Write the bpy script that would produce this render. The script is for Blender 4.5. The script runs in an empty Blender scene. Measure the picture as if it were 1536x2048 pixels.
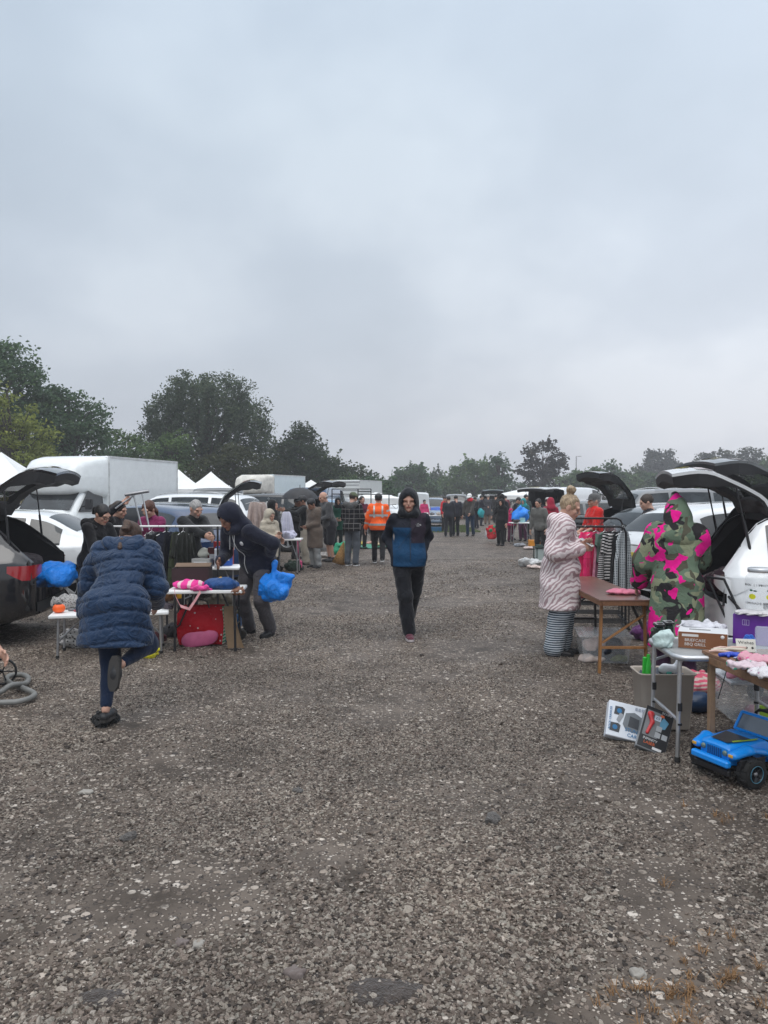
import bpy, bmesh, math, random
import numpy as np
from mathutils import Vector, Matrix, Euler
R_ = math.radians
rnd = random.Random(7)
nrg = np.random.default_rng(11)
SC = bpy.context.scene
COL = SC.collection

# ---------------------------------------------------------------- camera
F = 1540.0; CAMH = 1.68; PIT = math.atan(35.0 / F)
cam = bpy.data.cameras.new("camera"); camo = bpy.data.objects.new("camera", cam); COL.objects.link(camo)
camo.location = (0, 0, CAMH); camo.rotation_euler = (math.pi / 2 - PIT, 0, 0)
cam.sensor_fit = 'VERTICAL'; cam.sensor_height = 36.0; cam.sensor_width = 27.0
cam.lens = F / 2048 * 36.0; cam.clip_start = .05; cam.clip_end = 3000
SC.camera = camo

# ---------------------------------------------------------------- sky and light
SC.view_settings.view_transform = 'Standard'; SC.view_settings.look = 'None'
SC.view_settings.gamma = 1; SC.view_settings.exposure = 0.0
wd = bpy.data.worlds.new("World"); SC.world = wd; wd.use_nodes = True
wn = wd.node_tree; wn.nodes.clear()
def nd(t, k, **kw):
    n = t.nodes.new(k)
    for a, b in kw.items():
        if a in n.inputs.keys() if hasattr(n.inputs, 'keys') else False: n.inputs[a].default_value = b
        else: setattr(n, a, b)
    return n
def ramp(t, stops, interp='LINEAR'):
    r = t.nodes.new('ShaderNodeValToRGB'); cr = r.color_ramp; cr.interpolation = interp
    cr.elements[0].position = stops[0][0]; cr.elements[0].color = (*stops[0][1][:3], 1)
    cr.elements[1].position = stops[-1][0]; cr.elements[1].color = (*stops[-1][1][:3], 1)
    for p, c in stops[1:-1]:
        e = cr.elements.new(p); e.color = (*c[:3], 1)
    return r
out = nd(wn, 'ShaderNodeOutputWorld'); bg = nd(wn, 'ShaderNodeBackground')
SUN_EL, SUN_AZ = R_(55), R_(200)
sky = nd(wn, 'ShaderNodeTexSky', sky_type='NISHITA'); sky.sun_disc = False
sky.sun_elevation = SUN_EL; sky.sun_rotation = SUN_AZ; sky.air_density = 2.0; sky.dust_density = 4.0
tc = nd(wn, 'ShaderNodeTexCoord'); sx = nd(wn, 'ShaderNodeSeparateXYZ')
wn.links.new(tc.outputs['Generated'], sx.inputs[0])
gr = ramp(wn, [(0.0, (.525, .55, .60)), (.06, (.555, .59, .655)), (.20, (.58, .64, .725)), (.42, (.575, .66, .76)), (.60, (.60, .705, .83)), (.75, (1.1, 1.17, 1.28)), (1, (1.75, 1.80, 1.86))])
wn.links.new(sx.outputs['Z'], gr.inputs[0])
# overcast cloud sheet: project the direction on a plane so that the clouds flatten towards the horizon
ad = nd(wn, 'ShaderNodeMath', operation='ADD'); ad.inputs[1].default_value = .55
wn.links.new(sx.outputs['Z'], ad.inputs[0])
dv = nd(wn, 'ShaderNodeVectorMath', operation='DIVIDE'); cb = nd(wn, 'ShaderNodeCombineXYZ')
wn.links.new(tc.outputs['Generated'], dv.inputs[0])
for i in range(3): wn.links.new(ad.outputs[0], cb.inputs[i])
wn.links.new(cb.outputs[0], dv.inputs[1])
n1 = nd(wn, 'ShaderNodeTexNoise'); n1.inputs['Scale'].default_value = 2.3; n1.inputs['Detail'].default_value = 4; n1.inputs['Roughness'].default_value = .5
mp = nd(wn, 'ShaderNodeMapping'); mp.inputs['Location'].default_value = (3.1, .2, 0)
wn.links.new(dv.outputs[0], mp.inputs[0]); wn.links.new(mp.outputs[0], n1.inputs['Vector'])
cr = ramp(wn, [(.27, (.91, .92, .93)), (.5, (1.04, 1.04, 1.04)), (.66, (1.22, 1.20, 1.17))])
wn.links.new(n1.outputs[0], cr.inputs[0])
mx = nd(wn, 'ShaderNodeMix', data_type='RGBA', blend_type='MULTIPLY'); mx.inputs[0].default_value = 1
wn.links.new(gr.outputs[0], mx.inputs[6]); wn.links.new(cr.outputs[0], mx.inputs[7])
sm = nd(wn, 'ShaderNodeMix', data_type='RGBA', blend_type='MULTIPLY'); sm.inputs[0].default_value = 1
sm.inputs[7].default_value = (.1, .1, .1, 1); wn.links.new(sky.outputs[0], sm.inputs[6])
fm = nd(wn, 'ShaderNodeMix', data_type='RGBA'); fm.inputs[0].default_value = .94
wn.links.new(sm.outputs[2], fm.inputs[6]); wn.links.new(mx.outputs[2], fm.inputs[7])
xr = ramp(wn, [(.30, (.97, .98, .99)), (.50, (1.02, 1.02, 1.02)), (.70, (1.22, 1.20, 1.19))]); xa = nd(wn, 'ShaderNodeMath', operation='MULTIPLY_ADD'); xa.inputs[1].default_value = .5; xa.inputs[2].default_value = .5
wn.links.new(sx.outputs['X'], xa.inputs[0]); wn.links.new(xa.outputs[0], xr.inputs[0]); xm = nd(wn, 'ShaderNodeMix', data_type='RGBA', blend_type='MULTIPLY'); xm.inputs[0].default_value = 1
wn.links.new(fm.outputs[2], xm.inputs[6]); wn.links.new(xr.outputs[0], xm.inputs[7]); wn.links.new(xm.outputs[2], bg.inputs[0]); bg.inputs[1].default_value = 1.0
wn.links.new(bg.outputs[0], out.inputs[0])
sl = bpy.data.lights.new("sun", 'SUN'); sl.energy = 1.0; sl.angle = R_(40); sl.color = (1, .97, .93)
so = bpy.data.objects.new("sun", sl); COL.objects.link(so); so.location = (0, -10, 30)
so.rotation_euler = (R_(35), 0, R_(-20))
SC.cycles.max_bounces = 5; SC.cycles.diffuse_bounces = 3; SC.cycles.glossy_bounces = 3
SC.cycles.transparent_max_bounces = 8; SC.cycles.volume_bounces = 1
SC.cycles.use_denoising = True

# ---------------------------------------------------------------- pixel to world (full-size photo pixels)
_fw = Vector((0, math.cos(PIT), -math.sin(PIT))); _up = Vector((0, math.sin(PIT), math.cos(PIT)))
def ray(px, py): return Vector((1, 0, 0)) * ((px - 768) / F) + _up * ((1024 - py) / F) + _fw
def at(px, py, Y):
    d = ray(px, py); return Vector((0, 0, CAMH)) + d * (Y / d.y)
def gnd(px, py, z=0.0):
    d = ray(px, py); return Vector((0, 0, CAMH)) + d * ((z - CAMH) / d.z)
def xat(px, Y): return (px - 768) / F * Y

# ---------------------------------------------------------------- tags
def tag(o, label=None, cat=None, group=None, kind=None):
    if label: o['label'] = label
    if cat: o['category'] = cat
    if group: o['group'] = group
    if kind: o['kind'] = kind
    return o
def link(o, parent=None):
    COL.objects.link(o)
    if parent is not None: o.parent = parent
    return o
def empty(name, loc=(0, 0, 0), rz=0.0, label=None, cat=None, group=None):
    o = bpy.data.objects.new(name, None); o.empty_display_size = .1; link(o)
    o.location = loc; o.rotation_euler = (0, 0, rz); return tag(o, label, cat, group)
def copy_tree(o, parent=None):
    c = o.copy(); COL.objects.link(c)
    if parent is not None: c.parent = parent
    for ch in list(o.children): copy_tree(ch, c)
    return c

# ---------------------------------------------------------------- materials
_mc = {}
def _base(name):
    m = bpy.data.materials.new(name); m.use_nodes = True; t = m.node_tree
    return m, t, t.nodes['Principled BSDF']
def _coord(t, scale=(1, 1, 1), src='Object'):
    c = t.nodes.new('ShaderNodeTexCoord'); mp = t.nodes.new('ShaderNodeMapping'); mp.inputs['Scale'].default_value = scale
    t.links.new(c.outputs[src], mp.inputs[0]); return mp
def _noise(t, co, scale, detail=3, rough=.5, dist=0):
    n = t.nodes.new('ShaderNodeTexNoise'); n.inputs['Scale'].default_value = scale; n.inputs['Detail'].default_value = detail
    n.inputs['Roughness'].default_value = rough; n.inputs['Distortion'].default_value = dist
    t.links.new(co.outputs[0], n.inputs['Vector']); return n
def _mix(t, a, b, f, blend='MIX'):
    m = t.nodes.new('ShaderNodeMix'); m.data_type = 'RGBA'; m.blend_type = blend
    for i, v in ((6, a), (7, b), (0, f)):
        if isinstance(v, (int, float)): m.inputs[i].default_value = v
        elif isinstance(v, tuple): m.inputs[i].default_value = (*v[:3], 1)
        else: t.links.new(v, m.inputs[i])
    return m.outputs[2]
def _bump(t, b, h, strength=.4, dist=.01, prev=None):
    n = t.nodes.new('ShaderNodeBump'); n.inputs['Strength'].default_value = strength; n.inputs['Distance'].default_value = dist
    t.links.new(h, n.inputs['Height'])
    if prev is not None: t.links.new(prev, n.inputs['Normal'])
    t.links.new(n.outputs[0], b.inputs['Normal']); return n.outputs[0]
def M(col, rough=.6, kind='plain', metal=0.0, var=.18, vs=6.0, name=None, **kw):
    key = (tuple(round(c, 3) for c in col), rough, kind, metal, var, vs, tuple(sorted(kw.items())))
    if key in _mc: return _mc[key]
    if kind == 'paint': var = min(var, .05)
    m, t, b = _base(name or kind)
    b.inputs['Roughness'].default_value = rough; b.inputs['Metallic'].default_value = metal
    co = _coord(t)
    n = _noise(t, co, vs, 4, .6)
    r = ramp(t, [(.3, tuple(max(0, c * (1 - var)) for c in col)), (.7, tuple(min(1, c * (1 + var)) for c in col))])
    t.links.new(n.outputs[0], r.inputs[0]); t.links.new(r.outputs[0], b.inputs['Base Color'])
    if kind == 'cloth':
        b.inputs['Specular IOR Level'].default_value = .2; b.inputs['Sheen Weight'].default_value = .15
        w = _noise(t, co, kw.get('ws', 9), 3, .55, 1.2); p = _bump(t, b, w.outputs[0], kw.get('wr', .55), .04)
        f = _noise(t, co, 220, 1); _bump(t, b, f.outputs[0], .15, .003, p)
    elif kind == "paint":
        b.inputs['Coat Weight'].default_value = .8; b.inputs['Coat Roughness'].default_value = .07
        g = _noise(t, co, 14, 5, .7); rr = ramp(t, [(.35, (rough * .9,) * 3), (.7, (min(1, rough * 1.3),) * 3)])
        t.links.new(g.outputs[0], rr.inputs[0]); t.links.new(rr.outputs[0], b.inputs['Roughness'])
    elif kind == 'plastic':
        f = _noise(t, co, 40, 2); _bump(t, b, f.outputs[0], .08, .004)
    elif kind == 'film':
        f = _noise(t, co, 16, 4, .65, 1.5); _bump(t, b, f.outputs[0], .8, .03)
    elif kind == 'metal':
        g = _noise(t, co, 30, 3); rr = ramp(t, [(.3, (rough * .7,) * 3), (.75, (min(1, rough * 1.5),) * 3)])
        t.links.new(g.outputs[0], rr.inputs[0]); t.links.new(rr.outputs[0], b.inputs['Roughness'])
    elif kind == 'canvas':
        w = _noise(t, co, 2.5, 3, .5, .6); _bump(t, b, w.outputs[0], .4, .06)
    elif kind == 'skin':
        b.inputs['Subsurface Weight'].default_value = .12; b.inputs['Subsurface Radius'].default_value = (.02, .008, .004)
        a = t.nodes.new('ShaderNodeAttribute'); a.attribute_name = 'tint'
        t.links.new(_mix(t, r.outputs[0], a.outputs['Color'], 1.0, 'MULTIPLY'), b.inputs['Base Color'])
    elif kind == 'hair':
        h = _noise(t, _coord(t, (1, 1, .15)), 120, 2); _bump(t, b, h.outputs[0], .6, .01)
        rr = ramp(t, [(.35, tuple(c * .6 for c in col)), (.7, tuple(min(1, c * 1.5) for c in col))])
        t.links.new(h.outputs[0], rr.inputs[0]); t.links.new(rr.outputs[0], b.inputs['Base Color'])
    _mc[key] = m; return m
def finish(m, b, rough, bump=True, t=None, co=None):
    b.inputs['Roughness'].default_value = rough; b.inputs['Specular IOR Level'].default_value = .2
    if bump:
        w = _noise(t, _coord(t), 9, 3, .55, 1.0); _bump(t, b, w.outputs[0], .5, .04)
    return m
def m_zebra():
    m, t, b = _base('zebra_fleece'); co = _coord(t, (1, 1, 1))
    wv = t.nodes.new('ShaderNodeTexWave'); wv.wave_type = 'BANDS'; wv.bands_direction = 'DIAGONAL'
    wv.inputs['Scale'].default_value = 8.5; wv.inputs['Distortion'].default_value = 6.5; wv.inputs['Detail'].default_value = 1.2; wv.inputs['Detail Scale'].default_value = 1.1
    mp = _coord(t, (1.0, 1.2, 1.25)); t.links.new(mp.outputs[0], wv.inputs['Vector'])
    r = ramp(t, [(.38, (.42, .30, .315)), (.50, (.78, .70, .70))]); t.links.new(wv.outputs[0], r.inputs[0])
    t.links.new(r.outputs[0], b.inputs['Base Color']); return finish(m, b, .9, True, t)
def m_camo():
    m, t, b = _base('camo_fleece'); o = 0
    def layer(o, col, sc, th, off):
        mp = _coord(t); mp.inputs['Location'].default_value = off; n = _noise(t, mp, sc, 2, .5, .6)
        r = ramp(t, [(th, (0, 0, 0)), (th + .008, (1, 1, 1))]); t.links.new(n.outputs[0], r.inputs[0])
        return _mix(t, o, col, r.outputs[0])
    o = layer((.13, .18, .125), (.27, .29, .185), 6.0, .56, (1, 2, 3))
    o = layer(o, (.028, .026, .028), 5.6, .53, (5, 2, 7))
    o = layer(o, (.09, .085, .06), 7.0, .60, (9, 4, 1))
    o = layer(o, (.80, .012, .27), 6.8, .556, (3.3, 8.1, 4))
    t.links.new(o, b.inputs['Base Color']); return finish(m, b, .9, True, t)
def m_lines(name, c1, c2, freq, duty=.5, axis='Z', rough=.8, second=None, c3=None):
    key = ('lines', name, c1, c2, freq, duty, axis)
    if key in _mc: return _mc[key]
    m, t, b = _base(name)
    def line(ax, fr, du):
        c = t.nodes.new('ShaderNodeTexCoord'); s = t.nodes.new('ShaderNodeSeparateXYZ'); t.links.new(c.outputs['Object'], s.inputs[0])
        mu = t.nodes.new('ShaderNodeMath'); mu.operation = 'MULTIPLY'; mu.inputs[1].default_value = fr; t.links.new(s.outputs[ax], mu.inputs[0])
        fr_ = t.nodes.new('ShaderNodeMath'); fr_.operation = 'FRACT'; t.links.new(mu.outputs[0], fr_.inputs[0])
        lt = t.nodes.new('ShaderNodeMath'); lt.operation = 'LESS_THAN'; lt.inputs[1].default_value = du; t.links.new(fr_.outputs[0], lt.inputs[0]); return lt.outputs[0]
    o = _mix(t, c1, c2, line(axis, freq, duty))
    if second: o = _mix(t, o, c3 or c2, _mul(t, line(second, freq, duty), .75))
    t.links.new(o, b.inputs['Base Color']); _mc[key] = finish(m, b, rough, True, t); return m
def _mul(t, a, f):
    mu = t.nodes.new('ShaderNodeMath'); mu.operation = 'MULTIPLY'; mu.inputs[1].default_value = f; t.links.new(a, mu.inputs[0]); return mu.outputs[0]
def m_spots(name, c1, c2, scale, th=.35, rough=.7):
    key = ('spots', name, c1, c2, scale)
    if key in _mc: return _mc[key]
    m, t, b = _base(name); co = _coord(t)
    v = t.nodes.new('ShaderNodeTexVoronoi'); v.inputs['Scale'].default_value = scale; t.links.new(co.outputs[0], v.inputs['Vector'])
    r = ramp(t, [(th, (*c2,)), (th + .03, (*c1,))]); t.links.new(v.outputs['Distance'], r.inputs[0])
    t.links.new(r.outputs[0], b.inputs['Base Color']); _mc[key] = finish(m, b, rough, True, t); return m
def m_wood(col, dark=.55, scale=3.0, rough=.55, axis=0):
    key = ('wood', col, dark, scale, rough, axis)
    if key in _mc: return _mc[key]
    m, t, b = _base('wood'); sc = [12, 12, 12]; sc[axis] = .9; co = _coord(t, tuple(sc))
    n = _noise(t, co, scale, 5, .6, .8); r = ramp(t, [(.25, tuple(c * dark for c in col)), (.55, col), (.8, tuple(min(1, c * 1.25) for c in col))])
    t.links.new(n.outputs[0], r.inputs[0]); s = _noise(t, _coord(t), 4, 4, .7)
    sr = ramp(t, [(.4, (.75, .72, .7)), (.65, (1, 1, 1))]); t.links.new(s.outputs[0], sr.inputs[0])
    t.links.new(_mix(t, r.outputs[0], sr.outputs[0], 1.0, 'MULTIPLY'), b.inputs['Base Color'])
    b.inputs['Roughness'].default_value = rough; _bump(t, b, n.outputs[0], .25, .004); _mc[key] = m; return m
def m_glass(tint=(.9, .95, .95), rough=.03):
    key = ('glass', tint, rough)
    if key in _mc: return _mc[key]
    m, t, b = _base('clear_plastic'); b.inputs['Base Color'].default_value = (*tint, 1); b.inputs['Roughness'].default_value = rough
    b.inputs['Alpha'].default_value = .24; _mc[key] = m; return m
GLASS = None
def m_carglass():
    m, t, b = _base('car_glass'); b.inputs['Roughness'].default_value = .04
    n = _noise(t, _coord(t), 3, 3); r = ramp(t, [(.35, (.006, .008, .009)), (.7, (.03, .037, .04))])
    t.links.new(n.outputs[0], r.inputs[0]); t.links.new(r.outputs[0], b.inputs['Base Color'])
    b.inputs['Specular IOR Level'].default_value = .7; return m
GLASS = m_carglass()
BLACK = (.012, .012, .014)
M_blk = M(BLACK, .5, 'plastic', name='black_plastic'); M_dark = M((.02, .02, .022), .85, name='dark_lining')
M_rub = M((.018, .018, .018), .8, 'plastic', name='rubber'); M_alu = M((.55, .56, .57), .38, 'metal', .85, name='aluminium')
M_steel = M((.35, .35, .36), .4, 'metal', .7, name='painted_steel'); M_wht = M((.80, .80, .79), .45, 'plastic', name='white_plastic', var=.06)
M_skin = M((.52, .30, .22), .5, 'skin', name='skin', var=.08); M_skin2 = M((.26, .13, .085), .5, 'skin', name='brown_skin', var=.08)

# ---------------------------------------------------------------- mesh tools
def new_mesh(name, V, Fc, mats, mi=None, smooth=False, recalc=True):
    me = bpy.data.meshes.new(name)
    me.from_pydata([tuple(v) for v in V], [], [tuple(f) for f in Fc])
    for m in (mats if isinstance(mats, (list, tuple)) else [mats]): me.materials.append(m)
    if mi is not None: me.polygons.foreach_set('material_index', list(mi))
    if recalc:
        bm = bmesh.new(); bm.from_mesh(me); bmesh.ops.recalc_face_normals(bm, faces=bm.faces); bm.to_mesh(me); bm.free()
    if smooth is True: me.polygons.foreach_set('use_smooth', [True] * len(me.polygons))
    me.update(); return me
def mobj(name, me, parent=None, loc=(0, 0, 0), rot=(0, 0, 0)):
    o = bpy.data.objects.new(name, me); link(o, parent); o.location = loc; o.rotation_euler = rot; return o
def fast_mesh(name, V, Q, mat, smooth=True):
    """numpy verts (n,3), faces (m,k)"""
    me = bpy.data.meshes.new(name); n, m, k = len(V), len(Q), Q.shape[1]
    me.vertices.add(n); me.vertices.foreach_set('co', np.asarray(V, np.float32).ravel())
    me.loops.add(m * k); me.loops.foreach_set('vertex_index', np.asarray(Q, np.int32).ravel())
    me.polygons.add(m); me.polygons.foreach_set('loop_start', np.arange(0, m * k, k, dtype=np.int32))
    try: me.polygons.foreach_set('loop_total', np.full(m, k, np.int32))
    except Exception: pass
    me.polygons.foreach_set('use_smooth', np.full(m, smooth, bool))
    for mm in (mat if isinstance(mat, (list, tuple)) else [mat]): me.materials.append(mm)
    me.update(calc_edges=True); return me
class MB:
    def __init__(s): s.V = []; s.F = []; s.I = []; s.S = []
    def add(s, V, Fc, m=0, sm=False):
        o = len(s.V); s.V += [Vector(v) for v in V]; s.F += [tuple(i + o for i in f) for f in Fc]; s.I += [m] * len(Fc); s.S += [sm] * len(Fc); return s
    def box(s, c, d, R=None, ch=.004, m=0):
        c = Vector(c); hx = [v / 2 for v in d]; ch = min(ch, min(hx) * .45); V = []; ix = {}
        for a in (-1, 1):
            for b in (-1, 1):
                for e in (-1, 1):
                    sg = (a, b, e)
                    for k in range(3):
                        p = Vector([sg[i] * (hx[i] if i == k else hx[i] - ch) for i in range(3)])
                        if R is not None: p = R @ p
                        ix[(a, b, e, k)] = len(V); V.append(c + p)
        Fc = []
        for k in range(3):
            i, j = [q for q in range(3) if q != k]
            for g in (-1, 1):
                f = []
                for (u, w) in ((-1, -1), (1, -1), (1, 1), (-1, 1)):
                    sg = [0, 0, 0]; sg[k] = g; sg[i] = u; sg[j] = w; f.append(ix[(*sg, k)])
                Fc.append(f)
        for k in range(3):
            i, j = [q for q in range(3) if q != k]
            for u in (-1, 1):
                for w in (-1, 1):
                    f = []
                    for (g, q) in ((-1, i), (1, i), (1, j), (-1, j)):
                        sg = [0, 0, 0]; sg[k] = g; sg[i] = u; sg[j] = w; f.append(ix[(*sg, q)])
                    Fc.append(f)
        for a in (-1, 1):
            for b in (-1, 1):
                for e in (-1, 1): Fc.append([ix[(a, b, e, 0)], ix[(a, b, e, 1)], ix[(a, b, e, 2)]])
        return s.add(V, Fc, m)
    def bar(s, a, b, w, h=None, m=0, up=(0, 0, 1)):
        a = Vector(a); b = Vector(b); d = b - a; L = d.length
        if L < 1e-5: return s
        z = d / L; u = Vector(up)
        if abs(z.dot(u)) > .98: u = Vector((1, 0, 0))
        x = u.cross(z).normalized(); y = z.cross(x); R = Matrix((x, y, z)).transposed()
        return s.box((a + b) / 2, (w, h or w, L), R, .002, m)
    def tube(s, pts, r, n=8, m=0, closed=False, cap=True):
        pts = [Vector(p) for p in pts]; N = len(pts); V = []; Fc = []
        rr = r if isinstance(r, (list, tuple)) else [r] * N; px = None
        for i, p in enumerate(pts):
            if closed: d = pts[(i + 1) % N] - pts[i - 1]
            else: d = pts[min(i + 1, N - 1)] - pts[max(i - 1, 0)]
            d = d.normalized() if d.length > 1e-9 else Vector((0, 0, 1))
            if px is None:
                u = Vector((0, 0, 1)) if abs(d.z) < .9 else Vector((1, 0, 0)); px = u.cross(d).normalized()
            else:
                px = (px - d * px.dot(d)); px = px.normalized() if px.length > 1e-6 else Vector((1, 0, 0))
            py = d.cross(px)
            for k in range(n):
                a = 2 * math.pi * k / n; V.append(p + (px * math.cos(a) + py * math.sin(a)) * rr[i])
        for i in range(N if closed else N - 1):
            j = (i + 1) % N
            for k in range(n): Fc.append((i * n + k, i * n + (k + 1) % n, j * n + (k + 1) % n, j * n + k))
        s.add(V, Fc, m, True)
        if cap and not closed:
            s.add(V[:n], [tuple(range(n))], m); s.add(V[-n:], [tuple(range(n))], m)
        return s
    def lathe(s, prof, c=(0, 0, 0), n=24, m=0, axis='z', R=None, cap=True):
        c = Vector(c); V = []; Fc = []; N = len(prof)
        for (r, z) in prof:
            for k in range(n):
                a = 2 * math.pi * k / n; p = Vector((r * math.cos(a), r * math.sin(a), z))
                if axis == 'y': p = Vector((p.x, p.z, p.y))
                if axis == 'x': p = Vector((p.z, p.x, p.y))
                if R is not None: p = R @ p
                V.append(c + p)
        for i in range(N - 1):
            for k in range(n): Fc.append((i * n + k, i * n + (k + 1) % n, (i + 1) * n + (k + 1) % n, (i + 1) * n + k))
        s.add(V, Fc, m, True)
        for q in (0, N - 1) if cap else ():
            if prof[q][0] > 1e-5: s.add(V[q * n:(q + 1) * n], [tuple(range(n))], m)
        return s
    def grid(s, P, m=0, sm=True, closeu=False):
        nu, nv = len(P), len(P[0]); V = [p for r in P for p in r]; Fc = []
        for i in range(nu if closeu else nu - 1):
            for j in range(nv - 1): Fc.append((i * nv + j, ((i + 1) % nu) * nv + j, ((i + 1) % nu) * nv + j + 1, i * nv + j + 1))
        return s.add(V, Fc, m, sm)
    def prism(s, poly, y0, y1, m=0, R=None, c=(0, 0, 0)):
        """poly of (x, z), extruded along y"""
        c = Vector(c); n = len(poly); V = [Vector((x, y0, z)) for x, z in poly] + [Vector((x, y1, z)) for x, z in poly]
        if R is not None: V = [R @ v for v in V]
        V = [v + c for v in V]
        return s.add(V, [tuple(range(n)), tuple(range(2 * n - 1, n - 1, -1))] + [(i, (i + 1) % n, n + (i + 1) % n, n + i) for i in range(n)], m)
    def build(s, name, mats, parent=None, loc=(0, 0, 0), rot=(0, 0, 0)):
        me = new_mesh(name, s.V, s.F, mats, s.I)
        me.polygons.foreach_set('use_smooth', s.S) if len(me.polygons) == len(s.S) else None
        return mobj(name, me, parent, loc, rot)
def text_part(name, body, size, mat, parent, loc, rot, extrude=.0006, align='CENTER', sx=1.0):
    cu = bpy.data.curves.new(name, 'FONT'); cu.body = body; cu.size = size; cu.extrude = extrude; cu.align_x = align; cu.align_y = 'CENTER'; cu.resolution_u = 2
    tmp = bpy.data.objects.new('tmp_text', cu); COL.objects.link(tmp)
    dg = bpy.context.evaluated_depsgraph_get(); dg.update(); me = bpy.data.meshes.new_from_object(tmp.evaluated_get(dg))
    bpy.data.objects.remove(tmp); me.materials.clear(); me.materials.append(mat)
    o = mobj(name, me, parent, loc, rot); o.scale = (sx, 1, 1); return o

# ---------------------------------------------------------------- implicit surfaces (numpy)
def _seg(P, a, b):
    ab = b - a; L2 = max(float(ab @ ab), 1e-12); h = np.clip(((P - a) @ ab) / L2, 0, 1); return h, P - a - h[..., None] * ab
def limb(a, b, ra, rb, side=None, wa=None, wb=None):
    a = np.array(a, float); b = np.array(b, float); mr = max(ra, rb, wa or 0, wb or 0)
    if side is None:
        def f(P):
            h, q = _seg(P, a, b); return np.sqrt((q * q).sum(-1)) - (ra + (rb - ra) * h)
    else:
        sd = np.array(side, float); sd /= np.linalg.norm(sd)
        def f(P):
            h, q = _seg(P, a, b); u = q @ sd; v = np.sqrt(np.maximum((q * q).sum(-1) - u * u, 0))
            rv = ra + (rb - ra) * h; ru = wa + (wb - wa) * h
            k = np.sqrt((u / ru) ** 2 + (v / rv) ** 2); return (k - 1) * np.minimum(rv, ru)
    return (f, np.minimum(a, b) - mr, np.maximum(a, b) + mr)
def ell(c, r, R=None):
    c = np.array(c, float); r = np.array(r, float); mr = r.max(); Rm = None if R is None else np.array(R)
    def f(P):
        q = P - c
        if Rm is not None: q = q @ Rm
        k = np.sqrt(((q / r) ** 2).sum(-1)); k2 = np.sqrt(((q / (r * r)) ** 2).sum(-1)) + 1e-9; return k * (k - 1) / k2
    return (f, c - mr, c + mr)
def rbox(c, d, r=.01, R=None):
    c = np.array(c, float); hd = np.array(d, float) / 2 - r; mr = np.linalg.norm(hd) + r; Rm = None if R is None else np.array(R)
    def f(P):
        q = P - c
        if Rm is not None: q = q @ Rm
        q = np.abs(q) - hd; return np.sqrt((np.maximum(q, 0) ** 2).sum(-1)) + np.minimum(q.max(-1), 0) - r
    return (f, c - mr, c + mr)
def surf(add, h, k=.03, sub=(), disp=None, cut=(), ksub=.01):
    """smooth union of add, minus sub, cut by half spaces (n, d): keeps n.p < d"""
    lo = np.min([p[1] for p in add], 0) - 3 * h; hi = np.max([p[2] for p in add], 0) + 3 * h
    n = np.ceil((hi - lo) / h).astype(int) + 1
    ax = [lo[i] + h * np.arange(n[i]) for i in range(3)]
    V = np.full(n, .5)
    def block(p, mg):
        i0 = np.maximum(((p[1] - mg - lo) / h).astype(int), 0); i1 = np.minimum(((p[2] + mg - lo) / h).astype(int) + 2, n)
        return tuple(slice(a, b) for a, b in zip(i0, i1))
    def pts(sl): return np.stack(np.meshgrid(*[ax[i][sl[i]] for i in range(3)], indexing='ij'), -1)
    for p in add:
        sl = block(p, k + 3 * h)
        if any(s.stop <= s.start for s in sl): continue
        d = p[0](pts(sl)); v = V[sl]; kk = max(k, 1e-5); w = np.maximum(kk - np.abs(d - v), 0) / kk; V[sl] = np.minimum(d, v) - w * w * kk * .25
    if disp is not None:
        near = np.abs(V) < max(.12, 4 * h); ii = np.argwhere(near)
        if len(ii): V[near] += disp(lo + ii * h)
    for p in sub:
        sl = block(p, ksub + 3 * h)
        if any(s.stop <= s.start for s in sl): continue
        d = -p[0](pts(sl)); V[sl] = np.maximum(V[sl], d)
    if cut:
        G = pts(tuple(slice(0, q) for q in n))
        for nn, dd in cut: V = np.maximum(V, G @ np.array(nn, float) - dd)
    return surfnet(V, lo, h)
_C8 = [(i, j, k) for i in (0, 1) for j in (0, 1) for k in (0, 1)]
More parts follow.
